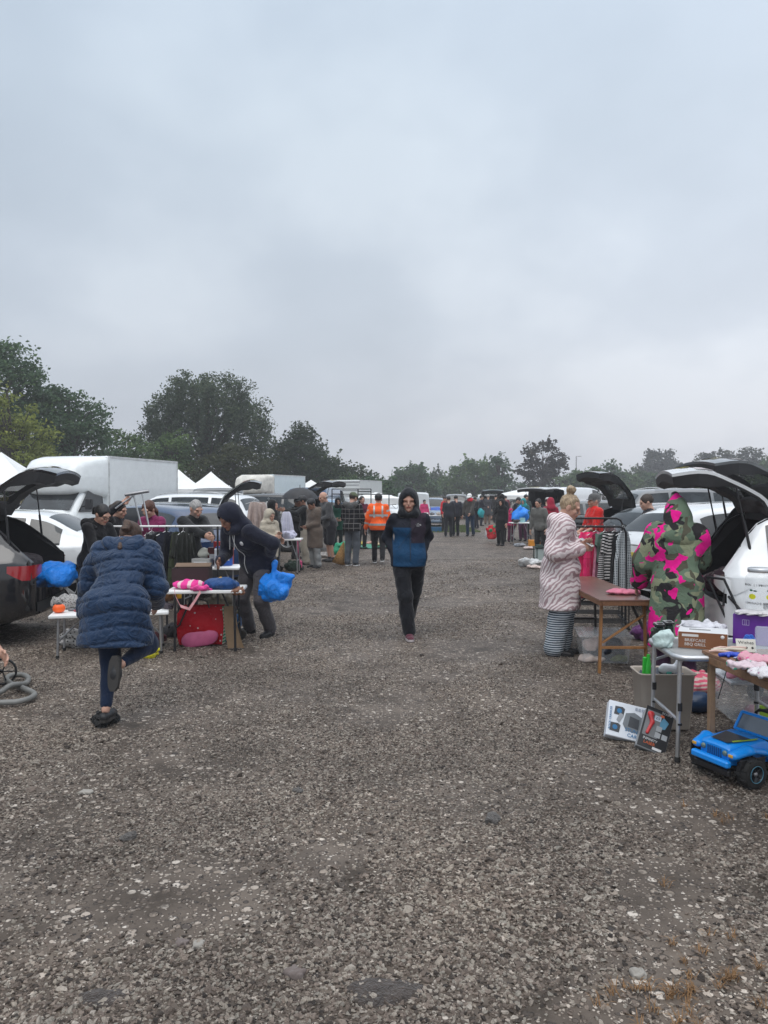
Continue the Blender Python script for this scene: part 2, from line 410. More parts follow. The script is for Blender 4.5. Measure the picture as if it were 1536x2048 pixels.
def surfnet(V, lo, h):
    V = np.pad(V, 1, constant_values=.5); lo = np.array(lo) - h; s = V < 0; nx, ny, nz = V.shape
    c = sum(s[i:nx - 1 + i, j:ny - 1 + j, k:nz - 1 + k].astype(np.int8) for i, j, k in _C8)
    mask = (c > 0) & (c < 8); idx = np.full(mask.shape, -1, np.int64); ijk = np.argwhere(mask); idx[mask] = np.arange(len(ijk))
    pos = np.zeros((len(ijk), 3)); cnt = np.zeros(len(ijk)); cv = {o: V[ijk[:, 0] + o[0], ijk[:, 1] + o[1], ijk[:, 2] + o[2]] for o in _C8}
    for a in _C8:
        for ax in range(3):
            if a[ax]: continue
            b = list(a); b[ax] = 1; b = tuple(b); va, vb = cv[a], cv[b]; cr = (va < 0) != (vb < 0)
            t = np.where(cr, va / np.where(cr, va - vb, 1), 0); p = np.zeros((len(ijk), 3)) + np.array(a); p[:, ax] += t
            pos += np.where(cr[:, None], p, 0); cnt += cr
    P = lo + (ijk + pos / np.maximum(cnt, 1)[:, None]) * h; Q = []
    for ax in range(3):
        sl0 = [slice(1, -1)] * 3; sl0[ax] = slice(0, -1); sl1 = list(sl0); sl1[ax] = slice(1, None)
        A, B = s[tuple(sl0)], s[tuple(sl1)]; e = np.argwhere(A != B); off = np.array([1, 1, 1]); off[ax] = 0; e = e + off
        fl = s[e[:, 0], e[:, 1], e[:, 2]]; u, w = [q for q in range(3) if q != ax]; du = np.zeros(3, int); du[u] = 1; dw = np.zeros(3, int); dw[w] = 1
        cs = [e - du - dw, e - dw, e, e - du]; q = np.stack([idx[x[:, 0], x[:, 1], x[:, 2]] for x in cs], 1)
        flip = fl if ax != 1 else ~fl
        q[~flip] = q[~flip][:, ::-1]; Q.append(q)
    Q = np.concatenate(Q); Q = Q[(Q >= 0).all(1)]
    return P, Q
def wob(amp, freq, seed=0, ridged=False, st=(1, 1, 1)):
    g = np.random.default_rng(seed); K = g.normal(size=(7, 3)) * freq * np.array(st); ph = g.uniform(0, 6.28, 7); K2 = g.normal(size=(4, 3)) * freq * .5; ph2 = g.uniform(0, 6.28, 4)
    def f(P):
        w = sum(np.sin(P @ K2[i] + ph2[i]) for i in range(4)) * .6
        v = sum(np.sin(P @ K[i] + ph[i] + w * 1.3) for i in range(7)) / 3.2
        if ridged: v = 1 - 2 * np.abs(v)
        return amp * v
    return f
# ---------------------------------------------------------------- people
def _frame(d):
    f = Vector(d).normalized(); return f
_heads = {}
def head_mesh(h=.009, beard=False):
    """head in its own frame: facing -Y, origin at its centre, height about .235; returns verts, quads, tint"""
    key = (h, beard)
    if key in _heads: return _heads[key]
    add = [ell((0, .012, .025), (.074, .094, .092)), ell((0, -.018, -.045), (.056, .068, .062)), limb((0, -.075, -.085), (0, -.05, -.085), .022, .03),
           limb((0, .015, -.05), (0, .03, -.17), .054, .058), limb((0, -.092, .012), (0, -.108, -.022), .009, .013), ell((0, -.088, -.050), (.024, .016, .012)),
           limb((-.045, -.078, .026), (.045, -.078, .026), .012, .012), ell((-.076, .012, -.008), (.010, .020, .032)), ell((.076, .012, -.008), (.010, .020, .032)),
           ell((-.040, -.062, -.022), (.022, .02, .02)), ell((.040, -.062, -.022), (.022, .02, .02))]
    sub = [ell((-.033, -.098, .006), (.016, .012, .010)), ell((.033, -.098, .006), (.016, .012, .010)), ell((0, -.104, -.055), (.02, .008, .003))]
    V, Q = surf(add, h, .018, sub)
    T = np.ones((len(V), 3)); x, y, z = V.T; fr = y < -.045
    eye = (np.abs(np.abs(x) - .033) < .012) & (np.abs(z - .006) < .006) & fr; T[eye] = (.48, .44, .42)
    br = (np.abs(np.abs(x) - .034) < .019) & (np.abs(z - .026) < .006) & fr; T[br] = (.78, .72, .70)
    lip = (np.abs(x) < .024) & (np.abs(z + .053) < .010) & fr; T[lip] = (.85, .5, .5)
    if beard:
        bd = ((z < -.045) | ((np.abs(x) > .045) & (z < -.01) & (y > -.06) & (y < -.01))) & (z > -.12) & ~lip & (y < .02); T[bd] = beard if isinstance(beard, tuple) else (.25, .22, .2)
    _heads[key] = (V, Q, T); return _heads[key]
_hands = {}
def hand_mesh(curl=.5, h=.0055):
    """left hand, wrist at the origin, fingers towards -Z, palm facing +X side, thumb forward (-Y); about .18 long"""
    key = (curl, h)
    if key in _hands: return _hands[key]
    add = [limb((0, 0, .01), (0, 0, -.03), .024, .026, (0, 1, 0), .028, .036), limb((0, 0, -.03), (0, 0, -.08), .017, .015, (0, 1, 0), .038, .040)]
    for i, (yy, L, r) in enumerate(((-.031, .070, .0095), (-.010, .080, .0098), (.011, .074, .0095), (.031, .057, .0085))):
        p = Vector((0, yy, -.085)); a = curl * .55
        for s, q in ((.45, 1.0), (.32, 1.9), (.26, 2.6)):
            d = Vector((math.sin(a * q), yy * .9, -math.cos(a * q))); e = p + d * L * s; add.append(limb(p, e, r, r * .93)); p = e; r *= .93
    t0 = Vector((.004, -.030, -.030)); t1 = t0 + Vector((.012, -.028, -.030)); t2 = t1 + Vector((.012, -.010 + .012 * curl, -.028))
    add += [limb(t0, t1, .014, .012), limb(t1, t2, .0115, .0095)]
    V, Q = surf(add, h, .008); _hands[key] = (V, Q); return _hands[key]
_hw = {}
def hair_mesh(style, h=.011):
    key = (style, h)
    if key in _hw: return _hw[key]
    face = [ell((0, -.118, -.022), (.067, .080, .108)), ell((0, -.09, -.13), (.08, .09, .07))]
    cap = [ell((0, .020, .032), (.086, .103, .098))]; disp = wob(.004, 40, 3, st=(1, 1, .3)); k = .02; sub = list(face); cut = ()
    if style == 'short': cap = [ell((0, .020, .034), (.083, .101, .096))]; sub += [ell((0, .0, -.10), (.2, .2, .075))]
    elif style == 'long': cap += [limb((0, .05, 0), (0, .075, -.22), .08, .05, (1, 0, 0), .085, .09)]
    elif style == 'pony': cap += [limb((0, .10, .02), (0, .14, .0), .035, .03), limb((0, .14, 0), (0, .12, -.26), .034, .016)]; sub += [ell((0, .0, -.12), (.2, .2, .07))]
    elif style == 'ponyside': cap += [limb((0, .10, .0), (.03, .09, -.08), .035, .04), limb((.03, .09, -.08), (.07, -.02, -.30), .038, .018)]; sub += [ell((0, -.02, -.12), (.2, .11, .07))]
    elif style == 'bun': cap = [ell((0, .020, .032), (.081, .100, .094))]; cap += [limb((0, .06, .12), (0, .065, .13), .026, .026), ell((0, .07, .165), (.052, .048, .042))]; sub += [ell((0, .0, -.12), (.2, .2, .075))]; disp = wob(.007, 60, 5)
    elif style == 'hijab': cap = [ell((0, .015, .025), (.100, .115, .112)), limb((0, .02, -.06), (0, .04, -.17), .085, .10, (1, 0, 0), .09, .13), limb((0, .0, -.17), (0, .02, -.26), .10, .10, (1, 0, 0), .14, .19)]; sub = [ell((0, -.13, -.005), (.056, .09, .085))]; disp = wob(.007, 16, 6); k = .05
    elif style == 'bald': cap = [ell((0, .035, -.01), (.078, .085, .05))]; sub = face + [ell((0, -.02, .02), (.064, .13, .2))]; k = .01
    elif style == 'hood': 
        cap = [ell((0, .030, .035), (.108, .128, .122)), limb((0, .045, -.04), (0, .07, -.16), .10, .105, (1, 0, 0), .105, .135), limb((-.07, -.045, -.12), (.07, -.045, -.12), .05, .05)]
        sub = [ell((0, -.11, -.018), (.060, .15, .100)), ell((0, .0, 0), (.078, .098, .11))]; disp = wob(.006, 14, 8); k = .05
    elif style == 'pointhood':
        cap = [ell((0, .02, .03), (.105, .12, .125)), limb((0, .01, .11), (0, -.02, .195), .07, .03), limb((0, .045, -.04), (0, .07, -.17), .11, .12, (1, 0, 0), .12, .16)]
        sub = [ell((0, -.11, -.012), (.075, .12, .12)), ell((0, .0, 0), (.080, .098, .11))]; disp = wob(.007, 12, 8); k = .06
    V, Q = surf(cap, h, k, sub, disp, cut); _hw[key] = (V, Q); return _hw[key]
def hat_obj(kind, mat, parent, Mx):
    mb = MB()
    if kind in ('cap', 'flatcap', 'sunhat'):
        n = 20; rings = [(.0, .135), (.045, .13), (.078, .105), (.092, .06), (.094, .035)]
        P = [[Vector((r * 1.02 * math.cos(a), r * 1.18 * math.sin(a) + .012, z)) for r, z in reversed(rings)] for a in [2 * math.pi * i / n for i in range(n)]]
        mb.grid(P, closeu=True)
        out = .075 if kind == 'cap' else (.035 if kind == 'flatcap' else .07); rng = range(-6, 7) if kind != 'sunhat' else range(-12, 13)
        B = []
        for i in rng:
            a = -math.pi / 2 + i * (.19 if kind != 'sunhat' else .2618); e = math.cos((i / 6.5) * math.pi / 2) ** .5 if kind != 'sunhat' else 1
            p0 = Vector((.094 * math.cos(a), .109 * math.sin(a) + .012, .038)); p1 = Vector(((.094 + out * .35 * e) * math.cos(a), (.109 + out * e) * math.sin(a) + .012, .026))
            B.append([p0, p1, p1 - Vector((0, 0, .006)), p0 - Vector((0, 0, .006))])
        mb.grid(B)
        mb.V = [Mx @ v for v in mb.V]; return mb.build('cap' if kind != 'sunhat' else 'hat', mat, parent)
    if kind == 'beanie':
        V, Q = surf([ell((0, .014, .05), (.091, .11, .095))], .013, .01, [ell((0, -.02, -.055), (.2, .3, .085))], wob(.003, 50, 2))
        V = np.array([Mx @ Vector(v) for v in V]); return mobj('beanie', fast_mesh('beanie', V, Q, mat), parent)
def ik(S, T, l1, l2, hint):
    S, T = Vector(S), Vector(T); d = T - S; L = d.length; L2 = min(L, (l1 + l2) * .995); u = d.normalized(); T = S + u * L2
    a = (l1 * l1 - l2 * l2 + L2 * L2) / (2 * L2); hh = math.sqrt(max(l1 * l1 - a * a, 0)); v = Vector(hint); v = v - u * v.dot(u)
    v = v.normalized() if v.length > 1e-5 else Vector((0, 1, 0)); return S + u * a + v * hh, T
PEOPLE = []
def attach(o, root):
    """hang a finished object on its thing without moving it"""
    root_m = Matrix.Translation(root.location) @ root.rotation_euler.to_matrix().to_4x4(); o.parent = root; o.matrix_parent_inverse = root_m.inverted()
    for k_ in ('label', 'category', 'group'):
        if k_ in o: del o[k_]
def person(label, x, y, th, H=1.7, g=1.0, lean=0, slean=0, pel=.55, hp=0, hy=0, hr=0, fL=None, fR=None, hL=None, hR=None, eL=(.5, .6, -.4), eR=(-.5, .6, -.4),
           kL=(0.05, -1, 0), kR=(-.05, -1, 0), top=None, leg=None, shoe=None, hair=None, hat=None, skin=None, vox=.02, group=None, grip=.5, beard=False, world=True, tL=0, tR=0, bend=0):
    s = H / 1.7; th = R_(th); mat4 = Matrix.Translation((x, y, 0)) @ Matrix.Rotation(th, 4, 'Z'); inv = mat4.inverted()
    far = vox > .028
    skin = skin or M_skin; shoe = shoe or M_blk
    def loc(p, dflt):
        if p is None: return Vector(dflt) * s
        p = Vector(p); return inv @ p if p.length > 1.6 and world else p * s
    pz = pel * 1.7; P = Vector((0, 0, pz)) * s
    la = R_(lean); sa = R_(slean); u = Vector((math.sin(sa), -math.sin(la) * math.cos(sa), math.cos(la) * math.cos(sa))).normalized()
    sd = Vector((1, 0, 0)); sd = (sd - u * sd.dot(u)).normalized(); fw = u.cross(sd)  # fw = facing (approximately -Y)
    fw = -fw if fw.y > 0 else fw
    bm_ = (u + fw * bend).normalized()
    W = P + u * .16 * s; C = W + bm_ * .18 * s; N = C + bm_ * .145 * s
    sw = .165 * s * (1 + (g - 1) * .4); SL = C + bm_ * .10 * s + sd * sw; SR = C + bm_ * .10 * s - sd * sw
    hpt = R_(lean * .35 + hp); Rh = Matrix.Rotation(R_(hy), 3, 'Z') @ Matrix.Rotation(hpt, 3, 'X') @ Matrix.Rotation(R_(hr), 3, 'Y')
    Hc = N + Rh @ Vector((0, -.012, .145)) * s
    hips = [P + Vector((.088 * s * g ** .5, 0, -.02)), P - Vector((.088 * s * g ** .5, 0, .02))]
    feet = [loc(fL, (.10, 0, 0)), loc(fR, (-.10, 0, 0))]
    l1, l2 = .42 * s, .41 * s; legs = []
    for i, (hpj, ft) in enumerate(zip(hips, feet)):
        an = ft + Vector((0, 0.03, .085 * s)); K, A = ik(hpj, an, l1, l2, kL if i == 0 else kR); legs.append((hpj, K, A))
    a1, a2 = .285 * s, .255 * s
    hl = loc(hL, (.27, -.08, .82)); hr_ = loc(hR, (-.27, -.08, .82)); arms = []
    for S, T, e in ((SL, hl, eL), (SR, hr_, eR)):
        E, Wt = ik(S, T, a1, a2, e); arms.append((S, E, Wt))
    gg = g
    # body: one surface, with the finer head and hands of the same mesh
    add = [limb(P, W, .095 * s * gg, .085 * s * gg, sd, .145 * s * gg, .13 * s * gg), limb(W, C, .085 * s * gg, .095 * s * gg, sd, .13 * s * gg, .155 * s * gg),
           limb(C, C + bm_ * .07 * s, .095 * s, .07 * s, sd, .155 * s, .15 * s), limb(C + bm_ * .08 * s, N + (Hc - N) * .4, .05 * s, .045 * s)]
    for S, E, Wt in arms: add += [limb(S, E, .046 * s, .037 * s), limb(E, Wt, .038 * s, .025 * s)]
    for hpj, K, A in legs: add += [limb(hpj, K, .085 * s * gg ** .5, .052 * s), limb(K, A, .052 * s, .034 * s)]
    bh = max(vox, .02); V, Q = surf(add, bh, .03); Vs, Qs, Ts = [V], [Q], [np.ones((len(V), 3))]; n = len(V)
    Mh = Matrix.Translation(Hc) @ (Rh.to_4x4()) @ Matrix.Scale(s * 1.04, 4)
    hv, hq, ht = head_mesh(.016 if far else (.009 if vox > .016 else .0065), beard); A4 = np.array(Mh); Vs.append(hv @ A4[:3, :3].T + A4[:3, 3]); Qs.append(hq + n); Ts.append(ht); n += len(hv)
    toes = [tL, tR]
    for i, (S, E, Wt) in enumerate(arms):
        d = (Wt - E).normalized(); ref = fw if abs(d.dot(fw)) < .8 else Vector((0, 0, 1)); zx = -d; yx = -(ref - d * ref.dot(d)).normalized(); xx = yx.cross(zx)
        side = 1 if i == 0 else -1; B = Matrix((xx * -side if False else xx, yx, zx)).transposed()
        v, q = hand_mesh(grip, .009 if far else .0058); v = v.copy(); v[:, 0] *= -side; hB = np.array(B) * s
        Vs.append(v @ hB.T + np.array(Wt + d * .012)); Qs.append(q + n); Ts.append(np.ones((len(v), 3))); n += len(v)
    V = np.concatenate(Vs); Q = np.concatenate(Qs); T = np.concatenate(Ts)
    me = fast_mesh('person', V, Q, skin); ca = me.color_attributes.new('tint', 'FLOAT_COLOR', 'POINT'); ca.data.foreach_set('color', np.concatenate([T, np.ones((len(T), 1))], 1).astype(np.float32).ravel())
    root = mobj('person', me, None, (x, y, 0), (0, 0, th)); tag(root, label, 'person', group)
    # trousers or skirt
    leg = leg or {}; lm = leg.get('mat', M((.03, .03, .035), .8, 'cloth')); lk = leg.get('kind', 'trousers'); ex = leg.get('ex', .018) * s; eh = min(ex, .018 * s)
    if lk in ('trousers', 'shorts', 'leggings'):
        add = [limb(P + Vector((0, 0, -.04)), P + u * .10 * s, .10 * s * gg + eh, .09 * s * gg + eh, sd, .15 * s * gg + eh, .135 * s * gg + eh)]
        cut = ()
        for hpj, K, A in legs:
            if lk == 'shorts': add += [limb(hpj, hpj.lerp(K, 1.02), .098 * s * gg ** .5 + ex, .078 * s + ex)]
            else: add += [limb(hpj, K, .088 * s * gg ** .5 + eh, .058 * s + ex), limb(K, A.lerp(K, .02 if lk == 'trousers' else .12), .055 * s + ex, (.048 if lk == 'trousers' else .026) * s + ex)]
        V, Q = surf(add, min(vox, .022) if not far else vox, .03, (), wob((.0075 if not far else .004) if lk != 'leggings' else .003, 15, int(x * 9) % 50, st=(1, 1, 1.8)))
        mobj(lk, fast_mesh(lk, V, Q, lm), root)
    elif lk in ('skirt', 'robe'):
        zb = leg.get('zb', .08) * s; wd_ = leg.get('w', .19) * s
        add = [limb(P + u * .1 * s, P, .10 * s * gg + ex, .12 * s * gg + ex, sd, .14 * s * gg, .17 * s * gg), limb(P, Vector((P.x, P.y * .5 + sum(f.y for f in feet) * .25, zb)), .12 * s * gg, wd_ * .8, (1, 0, 0), .17 * s * gg, wd_)]
        V, Q = surf(add, vox, .04, (), wob(.012, 13, 4, st=(1.6, 1.6, .15)), [((0, 0, -1), -zb)])
        mobj('skirt', fast_mesh('skirt', V, Q, lm), root)
    # shoes
    for i, (hpj, K, A) in enumerate(legs):
        yaw = (toes[i] if not isinstance(toes[i], tuple) else 0); dr = Vector((math.sin(R_(yaw)), -math.cos(R_(yaw)), 0))
        upv = Vector((0, 0, 1))
        if isinstance(toes[i], tuple): dr = Vector(toes[i]).normalized(); upv = (K - A).normalized()
        upv = (upv - dr * upv.dot(dr)).normalized(); heel = A - upv * .045 * s - dr * .035 * s; toe = A - upv * .055 * s + dr * .165 * s; sdv = dr.cross(upv)
        V, Q = surf([limb(heel, heel.lerp(toe, .55), .036 * s, .034 * s, sdv, .037 * s, .044 * s), limb(heel.lerp(toe, .5), toe, .034 * s, .024 * s, sdv, .044 * s, .038 * s)] + ([] if leg.get('lowshoe') else [limb(A, heel.lerp(toe, .15), .043 * s, .036 * s)]), .012 if not far else .018, .02)
        o = mobj('shoe', fast_mesh('shoe', V, Q, shoe), root)
        if not far:
            mb = MB(); a0 = heel - upv * .030 * s; a1 = toe - upv * .021 * s; nn = 9; P2 = []
            for k in range(nn):
                t = k / (nn - 1); c = a0.lerp(a1, t) + dr * .03 * s * (2 * t - 1); w = (.030 + .018 * math.sin(t * 3.0)) * s * (.55 if k in (0, nn - 1) else 1); P2.append([c - sdv * w - upv * .006, c + sdv * w - upv * .006, c + sdv * w + upv * .018, c - sdv * w + upv * .018, c - sdv * w - upv * .006])
            mb.grid(P2, sm=False); mb.add(P2[0][:4], [(0, 1, 2, 3)]); mb.add(P2[-1][:4], [(0, 1, 2, 3)])
            mb.build('sole', leg.get('sole', M_rub), o)
    # upper garment
    top = top or {}; tm = top.get('mat', M((.03, .03, .035), .8, 'cloth')); pf = top.get('puff', .02) * s; hem = top.get('hem', .08) * s; hx_ = .022 if hem < .2 * s else .034; fl = top.get('flare', 1.0)
    hw = top.get('hw', .145) * s * gg; tg = top.get('g', gg)
    add = [limb(W, C, .088 * s * tg + pf, .10 * s * tg + pf, sd, .132 * s * tg + pf, .165 * s * (1 + (tg - 1) * .6) + pf), limb(C, C + bm_ * .10 * s, .10 * s * tg + pf, .05 * s + pf, sd, .16 * s + pf, .125 * s + pf),
           limb(N - bm_ * .05 * s, N + bm_ * .015 * s, .065 * s + pf * .6, .055 * s + pf * .5)]
    hemdir = (Vector((0, 0, -1)) * .75 - u * .25).normalized() if hem > .2 else -u
    Hm = P + hemdir * hem
    add.append(limb(W, P, .088 * s * tg + pf, .105 * s * tg + pf + hx_, sd, .132 * s * tg + pf, hw + pf + hx_))
    if hem > 0.02: add.append(limb(P, Hm + hemdir * .05, .105 * s * tg + pf + hx_, .108 * s * tg * fl + pf + hx_, sd, hw + pf + hx_, hw * fl + pf + hx_))
    sleeve = top.get('sleeve', 1.0); sb = top.get('sb', 0)
    for S, E, Wt in arms:
        add.append(limb(S, E, .052 * s + pf + sb, .044 * s + pf * .9 + sb))
        if sleeve >= 1: add.append(limb(E, Wt.lerp(E, .03), .045 * s + pf * .9 + sb, .034 * s + pf * .7 + sb * .5))
    ds = [wob(top.get('wob', .008 if not far else .004), top.get('wf', 13), int(abs(x) * 31) % 70, st=(1, 1, 1.4))]
    if top.get('quilt'):
        q = top['quilt']; uu = np.array(u); p0 = np.array(P)
        def quilt(Pp):
            t = (Pp - p0) @ uu + .02 * np.sin(Pp[..., 0] * 9); return .020 * (1 - np.abs(np.sin(math.pi * t / q))) ** 5 - .006
        ds.append(quilt)
    dsp = (lambda Pp: sum(f(Pp) for f in ds)); cut = [(tuple(hemdir), float(hemdir.dot(Hm)))]
    V, Q = surf(add, vox, .035, (), dsp, cut)
    nm = top.get('name', 'jacket'); tob = mobj(nm, fast_mesh(nm, V, Q, tm), root)
    for part in top.get('parts', ()): part(tob, dict(P=P, W=W, C=C, N=N, u=u, sd=sd, fw=fw, arms=arms, s=s, Hm=Hm, SL=SL, SR=SR, V=V, pf=pf))
    def headpart(name, style, m, h=None, scale=1.0):
        v, q = hair_mesh(style, h or (.016 if far else .010)); B = np.array(Mh @ Matrix.Scale(scale, 4)); return mobj(name, fast_mesh(name, v @ B[:3, :3].T + B[:3, 3], q, m), root)
    if top.get('hood'): headpart('hood', top['hood'], top.get('hoodmat', tm), scale=top.get('hoodscale', 1.0))
    if top.get('hooddown'):
        c = N - fw * .09 * s + bm_ * top.get('hoodlift', 0); V, Q = surf([limb(c - sd * .11 * s, c + sd * .11 * s, .05 * s, .05 * s), limb(c - sd * .12 * s, N + fw * .05 * s - sd * .08 * s - bm_ * .03, .045 * s, .028 * s), limb(c + sd * .12 * s, N + fw * .05 * s + sd * .08 * s - bm_ * .03, .045 * s, .028 * s), ell(c - bm_ * .05, (.13 * s, .06 * s, .07 * s))], min(vox, .018), .05, (), wob(.009, 16, 5))
        mobj('hood', fast_mesh('hood', V, Q, top.get('hoodmat', tm)), root)
    if hair: headpart('hair' if hair[0] != 'hijab' else 'headscarf', hair[0], hair[1])
    if hat: hat_obj(hat[0], hat[1], root, Mh)
    root['_h'] = 0; del root['_h']
    PEOPLE.append(root); root_data = dict(root=root, inv=inv, mat=mat4, Hc=mat4 @ Hc, Mh=mat4 @ Mh, wr=[mat4 @ a[2] for a in arms], joints=dict(P=P, W=W, C=C, N=N, u=u, sd=sd, fw=fw, s=s, SL=SL, SR=SR))
    return root_data
HB = M((.035, .022, .015), .55, 'hair', name='dark_hair'); HK = M((.012, .011, .011), .5, 'hair', name='black_hair'); HG = M((.32, .31, .30), .6, 'hair', name='grey_hair')
HL = M((.33, .24, .15), .5, 'hair', name='blonde_hair'); HR = M((.085, .03, .016), .5, 'hair', name='brown_hair')
def cl(c, r=.85, **k): return M(c, r, 'cloth', **k)
# ---------------------------------------------------------------- vehicles
CAR = {
 'hatch': dict(zb=.24, st=[(0, .80, .90, .93, .70), (.10, .86, .97, 1.06, .66), (.42, .885, .97, 1.36, .61), (.72, .90, .965, 1.45, .60), (1.6, .90, .95, 1.50, .62), (2.35, .90, .93, 1.47, .62), (2.7, .90, .92, 1.34, .63), (3.2, .90, .90, 1.03, .70), (3.65, .88, .86, .93, .70), (4.1, .83, .77, .82, .66), (4.28, .72, .60, .64, .55)],
   wh=(.78, 3.42), r=.315, xh=.62, win=[(.50, 1.05), (1.12, 2.02), (2.10, 2.98)], ws=(2.52, 3.12), rw=(.14, .40), gate=[(.62, 1.44), (.42, 1.385), (.22, 1.20), (.07, 1.04), (.0, .93), (-.02, .82), (.0, .66)]),
 'suv': dict(zb=.30, st=[(0, .84, 1.05, 1.10, .72), (.08, .90, 1.10, 1.26, .70), (.30, .93, 1.10, 1.58, .66), (.55, .94, 1.09, 1.66, .66), (1.6, .94, 1.07, 1.70, .68), (2.5, .94, 1.05, 1.66, .67), (2.85, .94, 1.04, 1.52, .68), (3.35, .94, 1.03, 1.17, .76), (3.8, .92, 1.0, 1.07, .78), (4.35, .88, .92, .97, .74), (4.52, .76, .70, .76, .6)],
   wh=(.86, 3.62), r=.36, xh=.45, win=[(.36, 1.0), (1.08, 2.08), (2.16, 3.1)], ws=(2.66, 3.28), rw=(.10, .28), gate=[(.45, 1.64), (.30, 1.59), (.18, 1.42), (.08, 1.24), (.0, 1.10), (-.02, .95), (.0, .74)]),
 'estate': dict(zb=.22, st=[(0, .82, .88, .92, .70), (.08, .87, .95, 1.05, .66), (.38, .89, .95, 1.32, .60), (.7, .90, .95, 1.40, .60), (1.8, .90, .94, 1.45, .62), (2.7, .90, .92, 1.42, .62), (3.05, .90, .91, 1.29, .63), (3.55, .90, .89, 1.0, .70), (4.0, .88, .84, .90, .70), (4.5, .83, .75, .79, .66), (4.68, .72, .58, .62, .55)],
   wh=(.92, 3.72), r=.31, xh=.58, win=[(.45, 1.15), (1.25, 2.25), (2.33, 3.3)], ws=(2.87, 3.48), rw=(.12, .36), gate=[(.58, 1.39), (.38, 1.33), (.22, 1.18), (.08, 1.03), (.0, .92), (-.02, .8), (.0, .64)]),
 'saloon': dict(zb=.22, st=[(0, .80, .92, .97, .70), (.15, .86, .96, 1.01, .70), (.50, .89, .95, 1.03, .70), (.75, .89, .94, 1.12, .66), (1.25, .90, .93, 1.36, .60), (1.7, .90, .93, 1.42, .60), (2.5, .90, .92, 1.42, .61), (3.0, .90, .90, 1.24, .63), (3.45, .90, .89, .99, .70), (3.9, .88, .84, .90, .70), (4.4, .83, .75, .79, .66), (4.58, .72, .58, .62, .55)],
   wh=(.92, 3.66), r=.32, xh=.7, win=[(.98, 1.45), (1.52, 2.2), (2.28, 3.2)], ws=(2.85, 3.38), rw=(.78, 1.22), gate=[(.70, 1.06), (.5, 1.04), (.15, 1.02), (.03, .99), (.0, .9), (0, .7)]),
 'van': dict(zb=.30, st=[(0, .90, 1.20, 1.90, .78), (.03, .94, 1.20, 1.95, .80), (.6, .95, 1.20, 1.98, .82), (2.6, .95, 1.20, 1.98, .82), (3.3, .95, 1.18, 1.92, .80), (3.7, .95, 1.15, 1.72, .78), (4.25, .94, 1.12, 1.24, .80), (4.6, .92, 1.0, 1.1, .8), (4.95, .84, .8, .85, .7)],
   wh=(.9, 4.0), r=.34, xh=.2, win=[(2.75, 3.62)], ws=(3.62, 4.2), rw=None, gate=[(.03, 1.92), (.0, 1.7), (-.01, 1.2), (-.01, .8), (0, .55)]),
}
def _interp(st, x):
    xs = [s[0] for s in st]
    if x <= xs[0]: return st[0][1:]
    if x >= xs[-1]: return st[-1][1:]
    i = max(k for k in range(len(xs)) if xs[k] <= x); i = min(i, len(xs) - 2)
    t = (x - xs[i]) / (xs[i + 1] - xs[i]); o = []
    for c in range(1, 5):
        p1, p2 = st[i][c], st[i + 1][c]
        d0 = (st[i + 1][c] - st[max(i - 1, 0)][c]) / max(xs[i + 1] - xs[max(i - 1, 0)], 1e-6); d1 = (st[min(i + 2, len(xs) - 1)][c] - st[i][c]) / max(xs[min(i + 2, len(xs) - 1)] - xs[i], 1e-6)
        hh = xs[i + 1] - xs[i]; m0, m1 = d0 * hh * .8, d1 * hh * .8
        o.append((2 * t ** 3 - 3 * t ** 2 + 1) * p1 + (t ** 3 - 2 * t * t + t) * m0 + (-2 * t ** 3 + 3 * t * t) * p2 + (t ** 3 - t * t) * m1)
    return o
def sect(S, x):
    """right-hand half of the section at x: list of (y, z)"""
    w, belt, top, wr = _interp(S['st'], x); zb = S['zb']; Lx = S['st'][-1][0]
    zb += .10 * max(0, 1 - x / .35) + .08 * max(0, (x - (Lx - .5)) / .5); hgt = top - belt; q = max(0, min(1, hgt / .3)); wr = w * .9 * (1 - q) + wr * q
    z3 = min(belt - .16, .70 + (belt - .86) * .5)
    return [(w * .88, zb), (w * .975, zb + .06), (w * 1.0, .50), (w * 1.005, z3), (w * .99, belt - .06), (w * .965, belt - .015), (w * .94, belt + .005 * q),
            (w * .94 + (wr + .035 - w * .94) * .5, belt + hgt * .45), (wr + .03, top - .075 * q), (wr - .02, top - .028 * q), (wr - .13, top - .004), (wr * .45, top + .012), (0, top + .018)]
def sideY(S, x, z):
    r = sect(S, x)
    for (y0, z0), (y1, z1) in zip(r, r[1:]):
        if z0 <= z <= z1 and z1 > z0: return y0 + (y1 - y0) * (z - z0) / (z1 - z0)
    return r[6][0]
_wheel = {}
def wheel_mesh(r):
    if r in _wheel: return _wheel[r]
    w = .2; t = MB(); t.lathe([(r * .64, -w * .42), (r * .86, -w * .5), (r * .97, -w * .40), (r, -w * .2), (r, w * .2), (r * .97, w * .40), (r * .86, w * .5), (r * .64, w * .42)], n=36, axis='y', cap=False)
    rm = MB(); rm.lathe([(r * .64, w * .44), (r * .62, w * .40), (r * .58, w * .25), (r * .58, -w * .3), (r * .64, -w * .42)], n=36, axis='y', cap=False); rm.lathe([(.001, w * .34), (r * .17, w * .33), (r * .18, w * .1)], n=16, axis='y')
    for k in range(5):
        a = 2 * math.pi * k / 5
        for da in (-.13, .13):
            rm.bar((r * .14 * math.cos(a), w * .27, r * .14 * math.sin(a)), (r * .60 * math.cos(a + da), w * .33, r * .60 * math.sin(a + da)), .022, .03)
    dk = [(.001, -w * .1), (r * .57, -w * .1)]; rm.lathe(dk, n=24, axis='y', m=1)
    _wheel[r] = (t, rm); return _wheel[r]
_cars = {}
